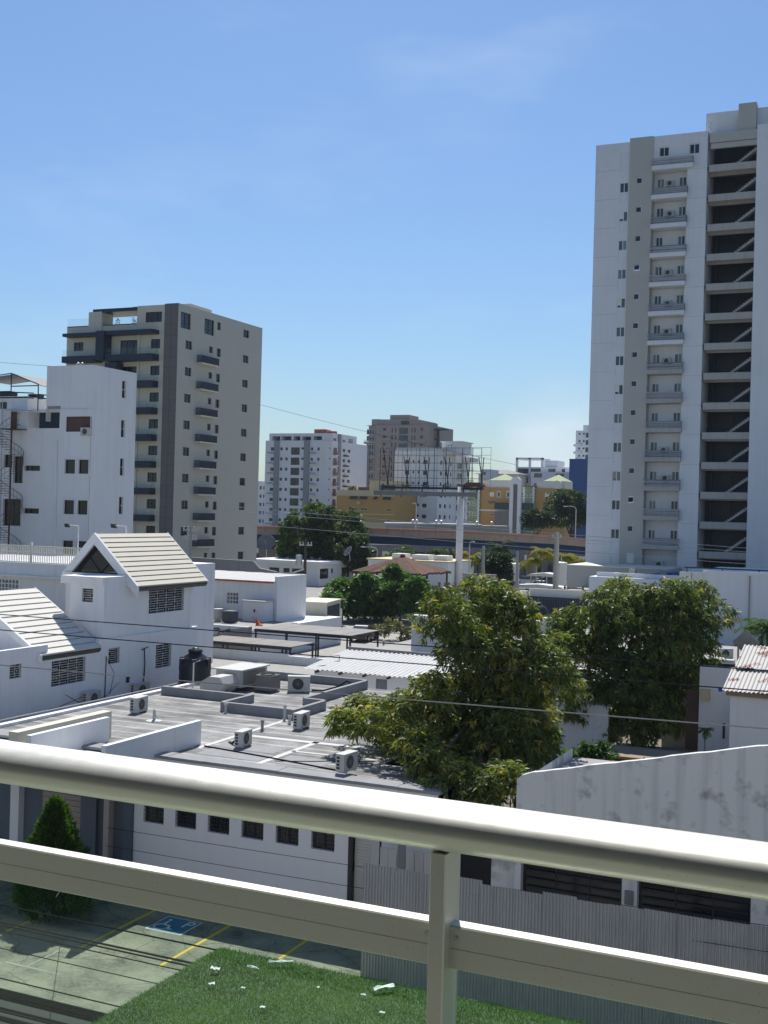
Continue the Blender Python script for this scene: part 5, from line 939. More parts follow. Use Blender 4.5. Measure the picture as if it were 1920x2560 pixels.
for x in (-20.5, -18.2, -16.5): MB().box(x-.3, x+.3, 63, 63.6, 4.75, 5.2).build('roof_box', 'ac_white', t)

# ================================================================== FLYOVER
def flyover():
    t = thing('flyover', 'long concrete road flyover with orange-tinted barrier crossing the middle distance', 'bridge', (-75, 175, 2.4))
    line = [(-150, 140, 10.0), (-125, 152, 10.3), (-97, 164.6, 10.65), (-81.3, 171.7, 10.85), (-67, 178, 10.75), (-53, 184.6, 10.35), (-46, 187.6, 9.85), (-25, 196, 8.6), (5, 207, 6.8)]
    P = [Vector(p) for p in line]; d = Vector((.905, .425, 0)); nn = Vector((-.425, .905, 0))
    def sweep(o0, o1, z0, z1, nm, mat, par=t):
        m = MB()
        for a, b in zip(P, P[1:]):
            q = [a+nn*o0+Vector((0, 0, z0)), b+nn*o0+Vector((0, 0, z0)), b+nn*o1+Vector((0, 0, z0)), a+nn*o1+Vector((0, 0, z0))]; u = [x+Vector((0, 0, z1-z0)) for x in q]
            T = lambda *v: m.quad(*[tuple(x) for x in v]); T(q[0], q[1], u[1], u[0]); T(u[0], u[1], u[2], u[3]); T(q[2], q[3], u[3], u[2]); T(q[3], q[2], q[1], q[0])
        return m.build(nm, mat, par)
    sweep(0, 9, -1.3, -.85, 'deck', 'flyover_grey'); sweep(0, .25, -.85, -.38, 'barrier', 'flyover_grey'); sweep(.02, .2, -.38, 0, 'barrier_rail', 'flyover_rail'); sweep(8.75, 9, -.85, 0, 'barrier', 'flyover_grey')
    for o in (1.1, 3.4, 5.7, 8): sweep(o-.25, o+.25, -2.55, -1.3, 'girder', 'girder_blue')
    for a, b in zip(P, P[1:]):
        L = (b-a).length; n = int(L/2.4)
        for i in range(n): p = a.lerp(b, (i+.5)/n); MB().box(p.x-.12, p.x+.12, p.y-.14, p.y+.02, p.z-.8, p.z+.06).build('barrier_post', 'flyover_grey', t)
    for f_ in (-140, -112, -84, -56, -30):
        k = max(i for i in range(len(P)-1) if P[i].x <= f_); a, b = P[k], P[k+1]; p = a.lerp(b, (f_-a.x)/(b.x-a.x))
        MB().tube([tuple(p+nn*4.5+Vector((0, 0, -p.z+2))), tuple(p+nn*4.5+Vector((0, 0, -3.3)))], .9, 14).build('pier', 'flyover_grey', t); h = p+nn*4.5; MB().prism([tuple(h+nn*-4+Vector((-.7, 0, -2.56))), tuple(h+nn*4+Vector((-.7, 0, -2.56))), tuple(h+nn*1.5+Vector((-.7, 0, -3.5))), tuple(h+nn*-1.5+Vector((-.7, 0, -3.5)))], (1.4, 0, 0)).build('pier_cap', 'flyover_grey', t)
flyover()
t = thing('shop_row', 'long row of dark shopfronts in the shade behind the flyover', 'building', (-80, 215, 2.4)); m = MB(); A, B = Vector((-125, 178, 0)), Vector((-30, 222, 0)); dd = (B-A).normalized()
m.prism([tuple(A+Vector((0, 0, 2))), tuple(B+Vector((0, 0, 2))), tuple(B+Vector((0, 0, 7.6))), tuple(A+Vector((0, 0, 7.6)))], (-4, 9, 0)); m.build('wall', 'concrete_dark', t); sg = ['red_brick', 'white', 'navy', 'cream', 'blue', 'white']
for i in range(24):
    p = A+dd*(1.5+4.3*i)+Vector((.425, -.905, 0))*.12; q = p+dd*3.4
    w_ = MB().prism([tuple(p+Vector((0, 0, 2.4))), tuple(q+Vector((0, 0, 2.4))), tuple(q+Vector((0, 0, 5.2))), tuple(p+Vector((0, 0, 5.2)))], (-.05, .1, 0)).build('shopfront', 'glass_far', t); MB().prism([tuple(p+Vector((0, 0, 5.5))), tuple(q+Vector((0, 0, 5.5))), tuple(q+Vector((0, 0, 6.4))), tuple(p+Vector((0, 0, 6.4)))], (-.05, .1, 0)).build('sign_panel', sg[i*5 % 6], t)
# billboard
def billboard():
    Y = 154.67; t = thing('billboard', 'empty steel billboard frame on a thick white column', 'billboard', (-58.45, Y, 2.4))
    MB().tube([(-58.45, Y, 2.2), (-58.45, Y, 17.3)], .48, 20).build('column', 'white', t, smooth=True)
    for nm, off, x0, x1, zt in (('front_frame', -1.0, -70.5, -55.2, 22.6), ('back_frame', 1.3, -69.4, -54.6, 22.9)):
        f = MB()
        for i in range(12): x = x0+(x1-x0)*i/11; f.tube([(x, Y+off, 16.7), (x, Y+off, zt)], .024 if i % 3 else .05, 4)
        for k in range(6): z = 17.4+(zt-17.4)*k/5; f.tube([(x0, Y+off, z), (x1, Y+off, z)], .024, 4)
        f.build(nm, 'black_metal', t)
    MB().box(-70.2, -55.2, Y-.35, Y+.35, 16.9, 17.2).build('main_beam', 'navy', t); MB().box(-71.0, -55.4, Y-1.9, Y-1.5, 15.9, 16.5).build('catwalk', 'concrete_dark', t)
    b = MB()
    for x in (-70, -66.9, -63.8, -60.7, -57.6, -55.6): b.tube([(x, Y-.9, 21.5), (x+.3, Y+.3, 17.3)], .07, 4).tube([(x, Y+1.2, 21.5), (x, Y+.4, 17.3)], .07, 4).tube([(x, Y-1.6, 15.7), (x, Y-.9, 17.6)], .09, 4).tube([(x, Y-1, 17.3), (x, Y+1.3, 17.3)], .08, 4)
    b.build('braces', 'black_metal', t); MB().tube([(-70.2, Y-1.0, 22.9), (-69.6, Y-1.2, 20.6)], .06, 4).build('loose_bar', 'black_metal', t)
    MB().prism([(-58.2, Y-1.2, 17.35), (-54.3, Y-1.2, 17.35), (-55.2, Y-1.2, 17.9), (-57.0, Y-1.2, 17.95)], (0, 2, 0)).build('roof_cover', 'rust_brown', t)
billboard()

# ================================================================== FAR BUILDINGS
def far_block(name, label, x0, x1, Y, z1, depth, mat, cols, rows, side=(), gl='glass_far', frame='frame_dark', z0=2, X=None, par=None, top=.5, fw=.08):
    """box building: cols = (x0,x1,h) window columns on -Y, side = (y0,y1,h) on +X, rows = window-top heights"""
    t = thing(name, label, 'building', ((x0+x1)/2, Y, 2.4)); hs = [(a, b, z-h, z) for z in rows for a, b, h in cols]; sd_ = [(a, b, z-h, z) for z in rows for a, b, h in side]
    m = MB(); facade(m, 'Y', Y, x0, x1, z0, z1, hs, .25); facade(m, 'X', x1, Y, Y+depth, z0, z1, sd_, .25)
    m.quad((x0, Y, z1-top), (x1, Y, z1-top), (x1, Y+depth, z1-top), (x0, Y+depth, z1-top)); m.quad((x0, Y, z0), (x0, Y, z1), (x0, Y+depth, z1), (x0, Y+depth, z0)); m.box(x0, x1, Y+depth-.3, Y+depth, z0, z1); m.build('wall', mat, t)
    for h in hs: window(t, 'Y', Y, *h, frame, gl, 1 if h[1]-h[0] < .9 else 2, fw, .2)
    for h in sd_: window(t, 'X', x1, *h, frame, gl, 1 if h[1]-h[0] < .9 else 2, fw, .2)
    return t
def bal(t, x0, x1, Y, z, d=1.0, h=.5, mat='white', rail='black_metal'):
    b = MB().box(x0, x1, Y-d, Y-.01, z-.22, z).build('balcony', mat, t); m = MB().box(x0, x1, Y-d, Y-d+.05, z+h-.06, z+h).box(x0, x1, Y-d+.01, Y-d+.04, z+h*.45, z+h*.55)
    n = max(3, int((x1-x0)/.35))
    for i in range(n+1): x = x0+.03+(x1-x0-.06)*i/n; m.box(x-.03, x+.03, Y-d+.005, Y-d+.045, z, z+h-.06)
    m.build('railing', rail, b)
rows9 = [31.7-2.98*k for k in range(10)]
t = far_block('white_apartment_block', 'white apartment block with grey vertical strips and dark square bays', -176.6, -154.47, 303.28, 33.7, 24, 'white', [(-174.8, -173.55, .95), (-171.6, -170.75, .85), (-169.86, -169.05, .85), (-168, -165.1, 2.15), (-164.56, -163.66, .62), (-161.42, -160.68, .9), (-159.28, -158.55, .9), (-155.45, -155.1, .45)], rows9, [(310.1, 311.8, .9), (313.4, 315.2, .9)], gl='glass_dark')
for x in ((-173.4, -171.85), (-163.5, -161.75)): MB().box(x[0], x[1], 302.8, 303.27, 2, 33.7).build('grey_strip', 'grey_strip', t)
MB().box(-154.47, -154.2, 307.0, 308.6, 2, 35.8).build('grey_strip', 'grey_strip', t)
m = MB(); facade(m, 'Y', 303.6, -175.6, -154.6, 33.2, 35.75, [(-174.6, -171.9, 33.7, 35.0), (-171.5, -168.1, 33.8, 35.0), (-167.5, -165.2, 33.4, 35.0), (-164.6, -161.6, 33.8, 34.9), (-160.9, -158.1, 33.9, 35.0)], 2.5); facade(m, 'X', -154.6, 303.6, 319.5, 33.2, 35.9, [(304.1, 306, 33.3, 34.5), (310.2, 312, 33.6, 34.4), (314, 317, 33.5, 35)], 1.5); m.box(-175.6, -154.7, 303.7, 319.5, 35.7, 35.85); m.build('attic_storey', 'white', t)
MB().box(-175, -156, 306.2, 306.4, 33.2, 35.7).build('attic_back_wall', 'glass_far', t)
MB().box(-161.4, -157.9, 305, 309, 35.85, 37.1).build('roof_house', 'red_brick', t); MB().lathe(-156.3, 306, [(1.7, 35.85), (1.7, 36.5), (1.4, 36.6)], 16).build('roof_tank', 'red_brick', t)
for z in rows9:
    bal(t, -175.45, -173.5, 303.28, z-1.9, 1.0, .45); bal(t, -161.2, -159.3, 303.28, z-1.9, 1.0, .45)
    MB().box(-154.46, -153.6, 303.9, 306.2, z-2.3, z-2.1).build('balcony', 'white', t); MB().box(-153.66, -153.6, 303.9, 305, z-2.1, z-1.1).build('orange_panel', 'red_brick', t); window(t, 'X', -154.3, 304.2, 306.1, z-2.0, z, 'frame_dark', 'glass_far', 2, .08, .1)
    MB().box(-154.46, -153.7, 310.5, 313, z-2.2, z-1.8).build('balcony', 'black_metal', t)
far_block('small_white_block', 'lower white block with paired windows at the left of the grey-striped block', -190, -178.2, 309, 21.8, 15, 'white', [(-181.6, -180.9, 1.0), (-180.4, -179.7, 1.0), (-183.6, -182.9, 1.0), (-186, -185.2, 1.0)], [20.3-2.5*k for k in range(6)], gl='glass_far')
# taupe tower
Yt = 393.5; t = thing('taupe_tower', 'taupe apartment tower with rounded corner balconies and stepped roof', 'tower', (-174, 400, 2.4))
rt = [44.3-2.72*k for k in range(13)]; hs = [h for k, z in enumerate(rt) for h in ((-179.7, -178.5, z-.95, z), (-176.3, -175.8, z-1.6, z), (-174.9, -174.4, z-1.6, z), (-173.25, -169.8, z-2.2, z), (-168.4, -167.9, z-1.7, z), (-167.3, -166.8, z-1.7, z), (-164.9, -163.9, z-1.1, z))]
m = MB(); facade(m, 'Y', Yt, -182.6, -161.5, 2, 45.4, hs, .3); m.prism([(-182.6, Yt, 2), (-186.6, Yt+2.2, 2), (-187.7, Yt+6, 2), (-187.7, Yt+24, 2), (-182.6, Yt+24, 2)][::-1], (0, 0, 43.4)); facade(m, 'X', -161.5, Yt, Yt+24, 2, 45.4); m.quad((-187, Yt, 45.3), (-161.5, Yt, 45.3), (-161.5, Yt+24, 45.3), (-187, Yt+24, 45.3)); m.box(-184.7, -166.7, Yt+1, Yt+20, 45.3, 47.5).lathe(-183.2, Yt+3, [(2.4, 45.3), (2.4, 47.6)], 16); m.box(-165.5, -161.8, Yt+1, Yt+9, 45.3, 46.3); m.box(-178.4, -170.8, Yt+3, Yt+12, 47.5, 49.3); m.build('wall', 'taupe', t)
for h in hs: window(t, 'Y', Yt, *h, 'frame_dark', 'glass_far', 1 if h[1]-h[0] < .9 else 2, .1, .2)
window(t, 'Y', Yt+.9, -173.0, -169.8, 45.6, 46.9, 'frame_dark', 'glass_dark', 2, .1, 0)
for k in range(7):
    z = 39.2-5.44*k; MB().lathe(-184.9, Yt+3.6, [(3.9, z-.5), (3.9, z), (3.9, z+.1), (3.8, z+.1)], 24).build('corner_balcony', 'taupe_light', t); MB().lathe(-184.9, Yt+3.6, [(3.85, z+.1), (3.85, z+.95), (3.78, z+.95), (3.78, z+.1)], 24).build('glass_balustrade', 'glass_clear', t)
    bal(t, -181, -176.5, Yt, z+.2, 1.2, 1.0, 'taupe_light', 'galv'); bal(t, -167.4, -162.6, Yt, z-.4, 1.2, 1.0, 'taupe_light', 'galv'); bal(t, -173.2, -169.9, Yt, z-.4, .8, 1.0, 'taupe_light', 'galv')
    for zz in (z+2.2, z+4.6): window(t, 'Y', Yt-.1, -186.3, -183.2, zz-1.9, zz, 'frame_white', 'glass_far', 3, .1, .05)
t = thing('steel_roof_canopy', 'dark steel T-shaped canopy frame beside the taupe tower', 'canopy', (-160.5, 400, 25)); MB().box(-160.8, -159.9, 399, 400, 20, 43.9).build('post', 'navy', t); MB().box(-163, -157.2, 398, 402, 43.9, 44.3).build('roof_plate', 'navy', t); MB().box(-163, -158.8, 398, 402, 37.2, 37.6).build('roof_plate', 'navy', t); MB().box(-163, -160.8, 399, 400, 40.3, 40.8).build('tie_beam', 'navy', t)
far_block('grey_slab_block', 'narrow grey block squeezed between the white block and the taupe tower', -186, -180.5, 372, 36.2, 12, 'taupe_light', [(-185.2, -184.2, 1.1), (-182.7, -181.6, 1.1)], [35-3.1*k for k in range(10)])
# white mid-rise behind the billboard
t = far_block('white_midrise', 'white mid-rise with few square windows behind the billboard frame', -136.2, -122.82, 306.65, 31.0, 24.5, 'white', [(-132.93, -131.63, 1.05), (-130.63, -130.09, .65), (-129.03, -128.4, .7), (-127.4, -126.1, 1.07)], [28.37-3.06*k for k in range(8)], [(308.1, 309.7, 1.1), (311.8, 313.4, 1.1), (316, 317, 1.1), (321.4, 325.4, 1.6)], gl='glass_dark')
MB().box(-136, -123, 307.2, 330, 30.5, 31.9).build('attic', 'cream', t); MB().box(-124, -118, 312, 320, 30.5, 33.8).box(-124.4, -117.6, 311.6, 320.4, 33.8, 34.05).build('stair_house', 'white', t); window(t, 'Y', 312, -122.2, -121, 31.5, 33, 'frame_dark', 'glass_dark', 1, .1, 0)
for k in range(7):
    z = 26.6-3.06*k; MB().box(-122.8, -121.4, 320.8, 332, z-.25, z).build('balcony', 'white', t); MB().box(-121.5, -121.4, 320.8, 332, z, z+.9).build('balustrade', 'glass_clear', t)
MB().box(-122.8, -120.5, 326, 333, 29.0, 30.2).build('roof_terrace', 'white', t)
# ochre building
Yo = 290.65; t = far_block('ochre_building', 'ochre building with dark awnings and pale ground floor', -146.2, -129.0, Yo, 19.2, 16, 'ochre', [(-145.37, -144.9, .5), (-141.8, -140.1, .75), (-138.9, -137.05, .75), (-134.6, -134.0, .55), (-131.2, -130, .8)], [17.35, 14.5, 11.7, 8.8], gl='glass_dark', frame='cream', fw=.1)
MB().box(-146.3, -128.9, Yo-.12, Yo+.01, 17.72, 19.25).build('parapet_band', 'ochre_pale', t); MB().box(-146.25, -128.95, Yo-.06, Yo+.005, 2, 10.6).build('ground_floor_band', 'ochre_pale', t); MB().box(-146.25, -128.95, Yo-.1, Yo+.005, 12.7, 12.95).build('string_course', 'ochre_pale', t)
MB().box(-137.3, -129.5, Yo+2, Yo+13, 18.7, 22.0).build('upper_storey', 'ochre_pale', t); MB().box(-134, -129.6, Yo+1.9, Yo+2, 19.5, 20.8).build('upper_window', 'glass_far', t); MB().box(-141.2, -138.5, Yo+3, Yo+6, 18.7, 20.2).build('roof_hut', 'rust_brown', t)
for x in (-140.95, -137.98, -134.3, -131.0):
    w_ = .55 if x == -134.3 else 1.1; MB().prism([(x-w_, Yo-.02, 17.6), (x-w_, Yo-.9, 16.95), (x-w_, Yo-.9, 16.85), (x-w_, Yo-.02, 17.2)], (2*w_, 0, 0)).build('awning', 'frame_dark', t)
for x, z in ((-139.4, 15.9), (-140.0, 13.0), (-139.3, 12.9)): MB().box(x-.5, x+.5, Yo-.45, Yo-.02, z-.3, z+.3).build('wall_unit', 'ac_white', t)
t = thing('roof_garden', 'small roof garden on top of the ochre building', 'plants', (-143.5, 294, 18.7)); MB().box(-144.6, -142.2, 293.5, 295, 18.7, 19.4).build('planter', 'rust_brown', t)
# grey warehouse roofs behind the flyover
t = thing('grey_warehouse', 'long grey warehouse with white roof edge and roof fans', 'building', (-95, 235, 2.4)); A = Vector((-103, 228, 0)); B = Vector((-79, 238.6, 0))
MB().prism([tuple(A+Vector((0, 0, 2))), tuple(B+Vector((0, 0, 2))), tuple(B+Vector((0, 0, 11.2))), tuple(A+Vector((0, 0, 11.0)))], (-4, 9, 0)).build('wall', 'concrete', t); A2 = A+(B-A)*-.01; B2 = A+(B-A)*.78
MB().prism([tuple(A2+Vector((.1, -.3, 11.02))), tuple(B2+Vector((.1, -.3, 11.16))), tuple(B2+Vector((.1, -.3, 11.42))), tuple(A2+Vector((.1, -.3, 11.28)))], (-4, 9.3, 0)).build('roof_edge', 'zinc_white', t)
for f_ in (.22, .25, .41, .45, .58, .61, .74, .86): p = A+(B-A)*f_; MB().lathe(p.x-.6, p.y+1.5, [(.25, 11.2), (.25, 11.6), (.4, 11.75), (.3, 12.0), (.05, 12.1)], 10).build('roof_fan', 'galv', t)
# colourful complex
Yc = 361; t = thing('colourful_complex', 'ochre and green apartment complex with lime pyramid roofs and white arched tower', 'building', (-118, 370, 2.4))
def cw(ax, x0, x1, y, z0, z1, mat, holes, nm): m = MB(); facade(m, 'Y', y, x0, x1, z0, z1, holes, .25); m.quad((x1, y, z0), (x1, y+10, z0), (x1, y+10, z1), (x1, y, z1)); m.quad((x0, y, z0), (x0, y, z1), (x0, y+10, z1), (x0, y+10, z0)); m.quad((x0, y, z1), (x1, y, z1), (x1, y+10, z1), (x0, y+10, z1)); return m.build(nm, mat, t)
for (x0, x1, nm) in ((-135.1, -129.7, 'green_wing'), (-115.0, -111.3, 'green_wing')):
    mid = (x0+x1)/2; hs = [(mid-1.5, mid-.5, z-.9, z) for z in (20.2, 17.3, 14.0)]+[(mid+.4, mid+1.4, z-.9, z) for z in (20.2, 17.3, 14.0)]; o = cw('Y', x0, x1, Yc-.6, 2, 22.8, 'lime', hs, nm)
    for h in hs: window(t, 'Y', Yc-.6, *h, 'frame_white', 'glass_dark', 1, .2, .05)
    q = MB().box(-.35, .35, -.12, 0, -.28, .28).mesh('quoin', 'white')
    for k in range(20): put('quoin', q, o, loc=(x0+(.35 if k % 2 else .2), Yc-.6, 22.4-.62*k)); put('quoin', q, o, loc=(x1-(.35 if k % 2 else .2), Yc-.6, 22.4-.62*k))
    MB().box(x0-.3, x1+.3, Yc-1.0, Yc+3, 22.8, 23.1).build('cornice', 'white' if x0 < -120 else 'red_brick', t)
def arch(x0, x1, z0, z1, y):
    r = (x1-x0)/2; n = 8; ps = [(x0, y, z0), (x1, y, z0)]+[((x0+x1)/2+r*math.cos(math.pi*i/n), y, z1-r+r*math.sin(math.pi*i/n)) for i in range(n+1)]
    o = MB().prism([(p[0]+(.22 if p[0] > (x0+x1)/2 else -.22), y, p[2]+(.25 if p[2] > z0 else -.2)) for p in ps][::-1], (0, .1, 0)).build('arched_window', 'white', t); MB().prism([(p[0], y-.03, p[2]) for p in ps][::-1], (0, .03, 0)).build('pane', 'glass_dark', o)
for (x0, x1) in ((-129.6, -118.8), (-111.2, -101.5)):
    hs = [(x0+3.2, x0+4.8, 16.7, 17.4), (x0+6.6, x0+8.0, 16.7, 17.4), (x0+3.2, x0+4.8, 13.2, 13.9)]; cw('Y', x0, x1, Yc, 2, 22.35, 'ochre', hs, 'ochre_wing')
    for h in hs: window(t, 'Y', Yc, *h, 'frame_white', 'glass_dark', 2, .1, .1)
    MB().box(x0, x1, Yc-.12, Yc-.01, 14.7, 15.2).build('string_course', 'white', t); MB().box(x0+.2, x1-.1, Yc+.6, Yc+9, 22.35, 24.6).build('attic', 'cream', t)
    MB().prism([(x0+2.6, Yc+.8, 24.6), (x1-.1, Yc+.8, 24.6), (x1-.1, Yc+8.5, 24.6), (x0+2.6, Yc+8.5, 24.6)], (0, 0, .1)).build('roof_plate', 'white', t); r = MB(); a = ((x0+2.6+x1)/2, Yc+4.6, 26.9); b = [(x0+2.4, Yc+.6, 24.7), (x1, Yc+.6, 24.7), (x1, Yc+8.7, 24.7), (x0+2.4, Yc+8.7, 24.7)]
    for p, q in zip(b, b[1:]+b[:1]): r.tri(p, q, a)
    r.build('pyramid_roof', 'lime_roof', t)
    MB().box(x0+2.9, x0+5.0, Yc-.9, Yc-.02, 17.5, 17.75).build('awning', 'awning_dark', t); MB().box(x0+3.2, x0+4.6, Yc-.06, Yc-.01, 19.4, 20.8).build('shutter', 'white', t)
for x in (-123.8, -120.6, -119.4, -116.6, -115.8, -105.6, -103.2): arch(x, x+.85, 19.4, 21.0, Yc-.05)
MB().box(-124, -111.4, Yc-2.2, Yc-.8, 15.4, 17.5).build('glazed_porch', 'awning_dark', t); MB().box(-124, -111.5, Yc-1.6, Yc-.8, 9, 14.6).build('lower_glazing', 'glass_far', t)
tw = MB(); tw.box(-118.7, -117.5, Yc-3.2, Yc-2.2, 2, 23.4).box(-116.1, -114.9, Yc-3.2, Yc-2.2, 2, 23.4); ar = [(-116.8+1.9*math.cos(math.pi*i/12), 23.4+2.4*math.sin(math.pi*i/12)) for i in range(13)]; ai = [(-116.8+.5*math.cos(math.pi*i/8), 23.2+.7*math.sin(math.pi*i/8)) for i in range(9)]
tw.prism([(p[0], Yc-3.2, p[1]) for p in ar], (0, 1, 0)); tw.build('arched_tower', 'white', t); MB().box(-117.4, -116.2, Yc-2.8, Yc-2.4, 2, 23.4).build('tower_glazing', 'glass_dark', t)
hr = [(-104+1.5*math.cos(math.pi*i/10), 23.2+1.7*math.sin(math.pi*i/10)) for i in range(11)]; MB().prism([(p[0], Yc-.3, p[1]) for p in hr]+[(-105.5, Yc-.3, 22.3), (-102.5, Yc-.3, 22.3)], (0, 2.5, 0)).build('arched_gable', 'cream', t)
# beyond
t = far_block('dark_hip_roof_house', 'low white house with wide dark grey hip roof beyond the lime roofs', -159, -143, 440, 29.6, 12, 'cream', [(-157, -155.4, 1.4), (-152.8, -151, 1.4), (-147, -145.5, 1.4)], [28.8, 25.4]); r = MB(); b = [(-161, 438.6, 29.6), (-141.5, 438.6, 29.6), (-141.5, 453.4, 29.6), (-161, 453.4, 29.6)]; ri = [(-154.5, 446, 31.5), (-149, 446, 31.5)]
r.quad(b[0], b[1], ri[1], ri[0]).quad(b[2], b[3], ri[0], ri[1]).tri(b[1], b[2], ri[1]).tri(b[3], b[0], ri[0]); r.build('hip_roof', 'concrete_dark', t)
t = far_block('white_terrace_house', 'white modern house with open roof frame beyond the lime roofs', -148, -126, 453.1, 33.0, 14, 'white', [(-147.2, -142.6, 2.0), (-141.8, -137.6, 2.6), (-134.5, -131.5, 2.0), (-129, -127.6, 1.6)], [32.4, 28.6, 25.0], gl='glass_far')
f = MB()
for x in (-148, -142.6, -137.5): f.box(x, x+.9, 452.9, 453.8, 33, 36.7)
f.box(-148, -136.6, 452.9, 453.8, 36.0, 36.75).box(-148, -136.6, 462, 463, 36.0, 36.75).box(-148, -147.1, 453.8, 462, 36.0, 36.75); f.box(-136.5, -131, 454, 464, 33, 35.7); f.build('roof_frame', 'white', t)
far_block('white_stepped_house', 'white stepped house with grey balconies left of the blue block', -137.5, -116, 440, 30.6, 12, 'white', [(-136.2, -133.0, 1.6), (-127.6, -124.3, 1.5), (-121.5, -119, 2.0)], [30.0, 26.2, 22.6], gl='glass_far')
t = thing('blue_block', 'deep blue windowless block beside the apartment tower', 'building', (-120, 432, 2.4)); MB().box(-121.2, -108, 436, 446, 2, 35.2).build('wall', 'blue', t); MB().box(-121.3, -107.9, 435.9, 446.1, 35.2, 35.5).build('coping', 'blue', t)
t = far_block('far_balcony_tower', 'far pale tower with stacked curved balconies beside the apartment tower', -131, -118, 480, 49.5, 16, 'white', [(-129.8, -129.0, .8), (-128.0, -127.2, .8), (-126.8, -124.6, 2.0), (-123.5, -122.7, 1.6)], [48.6-3.05*k for k in range(12)], gl='glass_far'); MB().box(-128.5, -119, 482, 492, 49.0, 51.9).build('penthouse', 'white', t)
for k in range(9): MB().prism([(-131, 479.9, 43-3.05*k), (-132.2, 481, 43-3.05*k), (-132.2, 486, 43-3.05*k), (-128.5, 486, 43-3.05*k), (-128.5, 479.2, 43-3.05*k), (-130, 479.2, 43-3.05*k)], (0, 0, .9)).build('balcony', 'tower_white', t)
far_block('low_white_house_far', 'small white house just right of the billboard frame', -151, -147.3, 420, 30.6, 10, 'white', [(-149.9, -148.9, 1.0)], [29.5, 26.5])

# ================================================================== POLES, LAMPS, CAR PARK
def pole(lb, x, y, z0, z1, r, mat, arms=(), top=None):
    t = thing('utility_pole', lb, 'pole', (x, y, z0), group='utility poles'); MB().tube([(x, y, z0), (x, y, z1)], [r*1.25, r*.85], 8).build('shaft', mat, t)
    for z, w_ in arms: 
        a = MB().box(x-w_, x+w_, y-.06, y+.06, z-.06, z+.06).build('crossarm', 'galv', t)
        for s in (-.9, -.4, .4, .9): MB().lathe(x+s*w_, y, [(.05, z+.06), (.08, z+.12), (.05, z+.22), (.07, z+.28), (.03, z+.32)], 8).build('insulator', 'ac_white', a)
    return t
t = pole('dark wooden pole with transformer beside the low white house', -55.5, 103.7, 1.5, 10.6, .16, 'pole_wood', ((10.0, .7),)); MB().lathe(-56.1, 103.5, [(.28, 8.0), (.33, 8.1), (.33, 8.9), (.28, 9.0)], 12).build('transformer', 'galv', t); MB().tube([(-55.5, 103.6, 7.6), (-56.6, 103.2, 7.2)], .06, 5).build('lamp_arm', 'galv', t)
pole('slim concrete pole behind the top of the first mango tree', -41.5, 117, 1.5, 10.2, .2, 'pole_concrete')
pole('thin concrete pole in front of the flyover, left of the thick one', -30.5, 94.5, 4.4, 10.5, .14, 'pole_concrete')
pole('thick concrete pole crossing in front of the flyover beside the tower', -36.5, 127, 2, 11.8, .3, 'pole_concrete', ((11.2, .5),))
pole('pole with tangled crossarms in front of the beige apartment block', -53.35, 80.1, 3.9, 11.9, .12, 'pole_concrete', ((11.6, .75), (10.9, .6)))
def lamp(lb, x, y, z0, z1, dx):
    t = thing('street_lamp', lb, 'street lamp', (x, y, z0), group='street lamps'); MB().tube([(x, y, z0), (x, y, z1-.5), (x+dx*.15, y, z1-.1), (x+dx*.6, y, z1+.05), (x+dx, y, z1)], .08, 6).build('post', 'galv', t); MB().box(min(x+dx, x+dx*1.35), max(x+dx, x+dx*1.35), y-.15, y+.15, z1-.08, z1+.06).build('lamp_head', 'frame_white', t)
lamp('tall street lamp on the flyover beside the apartment tower', -53, 195.6, 9.5, 15.3, -1.6)
lamp('tall street lamp on the flyover in front of the white mid-rise', -77.7, 184.5, 9.8, 15.1, -.5)
lamp('street lamp right of the billboard column', -55.4, 150.5, 2.4, 9.8, .5); lamp('leaning street lamp below the flyover left of the billboard', -73.5, 160, 2.4, 8.2, -2.0)
lamp('street lamp among the yellow palms below the flyover', -52.5, 172, 2.4, 8.6, .8)
random.seed(8)
for i, (x, y, pnt, rz) in enumerate([(-64, 178, 'car_white', 20), (-60.5, 180, 'car_silver', 24), (-57, 181.5, 'car_white', 22), (-53.6, 183, 'car_blue', 25), (-50, 184.5, 'car_silver', 22), (-47, 186, 'car_white', 20), (-58.5, 168, 'car_silver', 110), (-55, 169.5, 'car_black', 115), (-51.5, 171, 'car_white', 112), (-48, 172.5, 'car_red', 110), (-45, 174, 'car_silver', 112), (-54, 160, 'car_white', 20), (-50, 162, 'car_white', 24), (-46, 163.5, 'car_blue', 22), (-42.5, 165, 'car_white', 20), (-47, 150, 'car_black', 60), (-43, 152, 'car_silver', 30), (-40, 154, 'car_white', 25)]):
    cn_ = {'car_white': 'white', 'car_silver': 'silver', 'car_black': 'black', 'car_blue': 'dark blue', 'car_red': 'dark red'}[pnt]
    c = copy_tree(CAR, (x, y, 2.43), R(rz), f'{cn_} car in the packed car park below the flyover', group=f'{cn_} cars in the far car park')
    for ch in c.children:
        if ch.name.split('.')[0] in ('body', 'roof'): me = bpy.data.meshes.get(ch.data.name+pnt) or ch.data.copy(); me.name = ch.data.name+pnt if pnt not in me.name else me.name; me.materials[0] = MATS[pnt]; ch.data = me
for lb, x, y, r, z1 in (('tall pale cylindrical tank left in the car park', -42.8, 131, .72, 7.9), ('pale cylindrical tank right in the car park beside the thick pole', -38.9, 137.5, .72, 8.0)):
    t = thing('cylinder_tank', lb, 'tank', (x, y, 2)); MB().lathe(x, y, [(r, 2), (r, z1-.15), (r*1.06, z1-.1), (r*1.06, z1), (r*.4, z1+.12)], 18).build('tank_body', 'zinc_white', t, smooth=False); MB().tube([(x, y, z1), (x, y, z1+.7)], .06, 5).build('vent', 'galv', t)
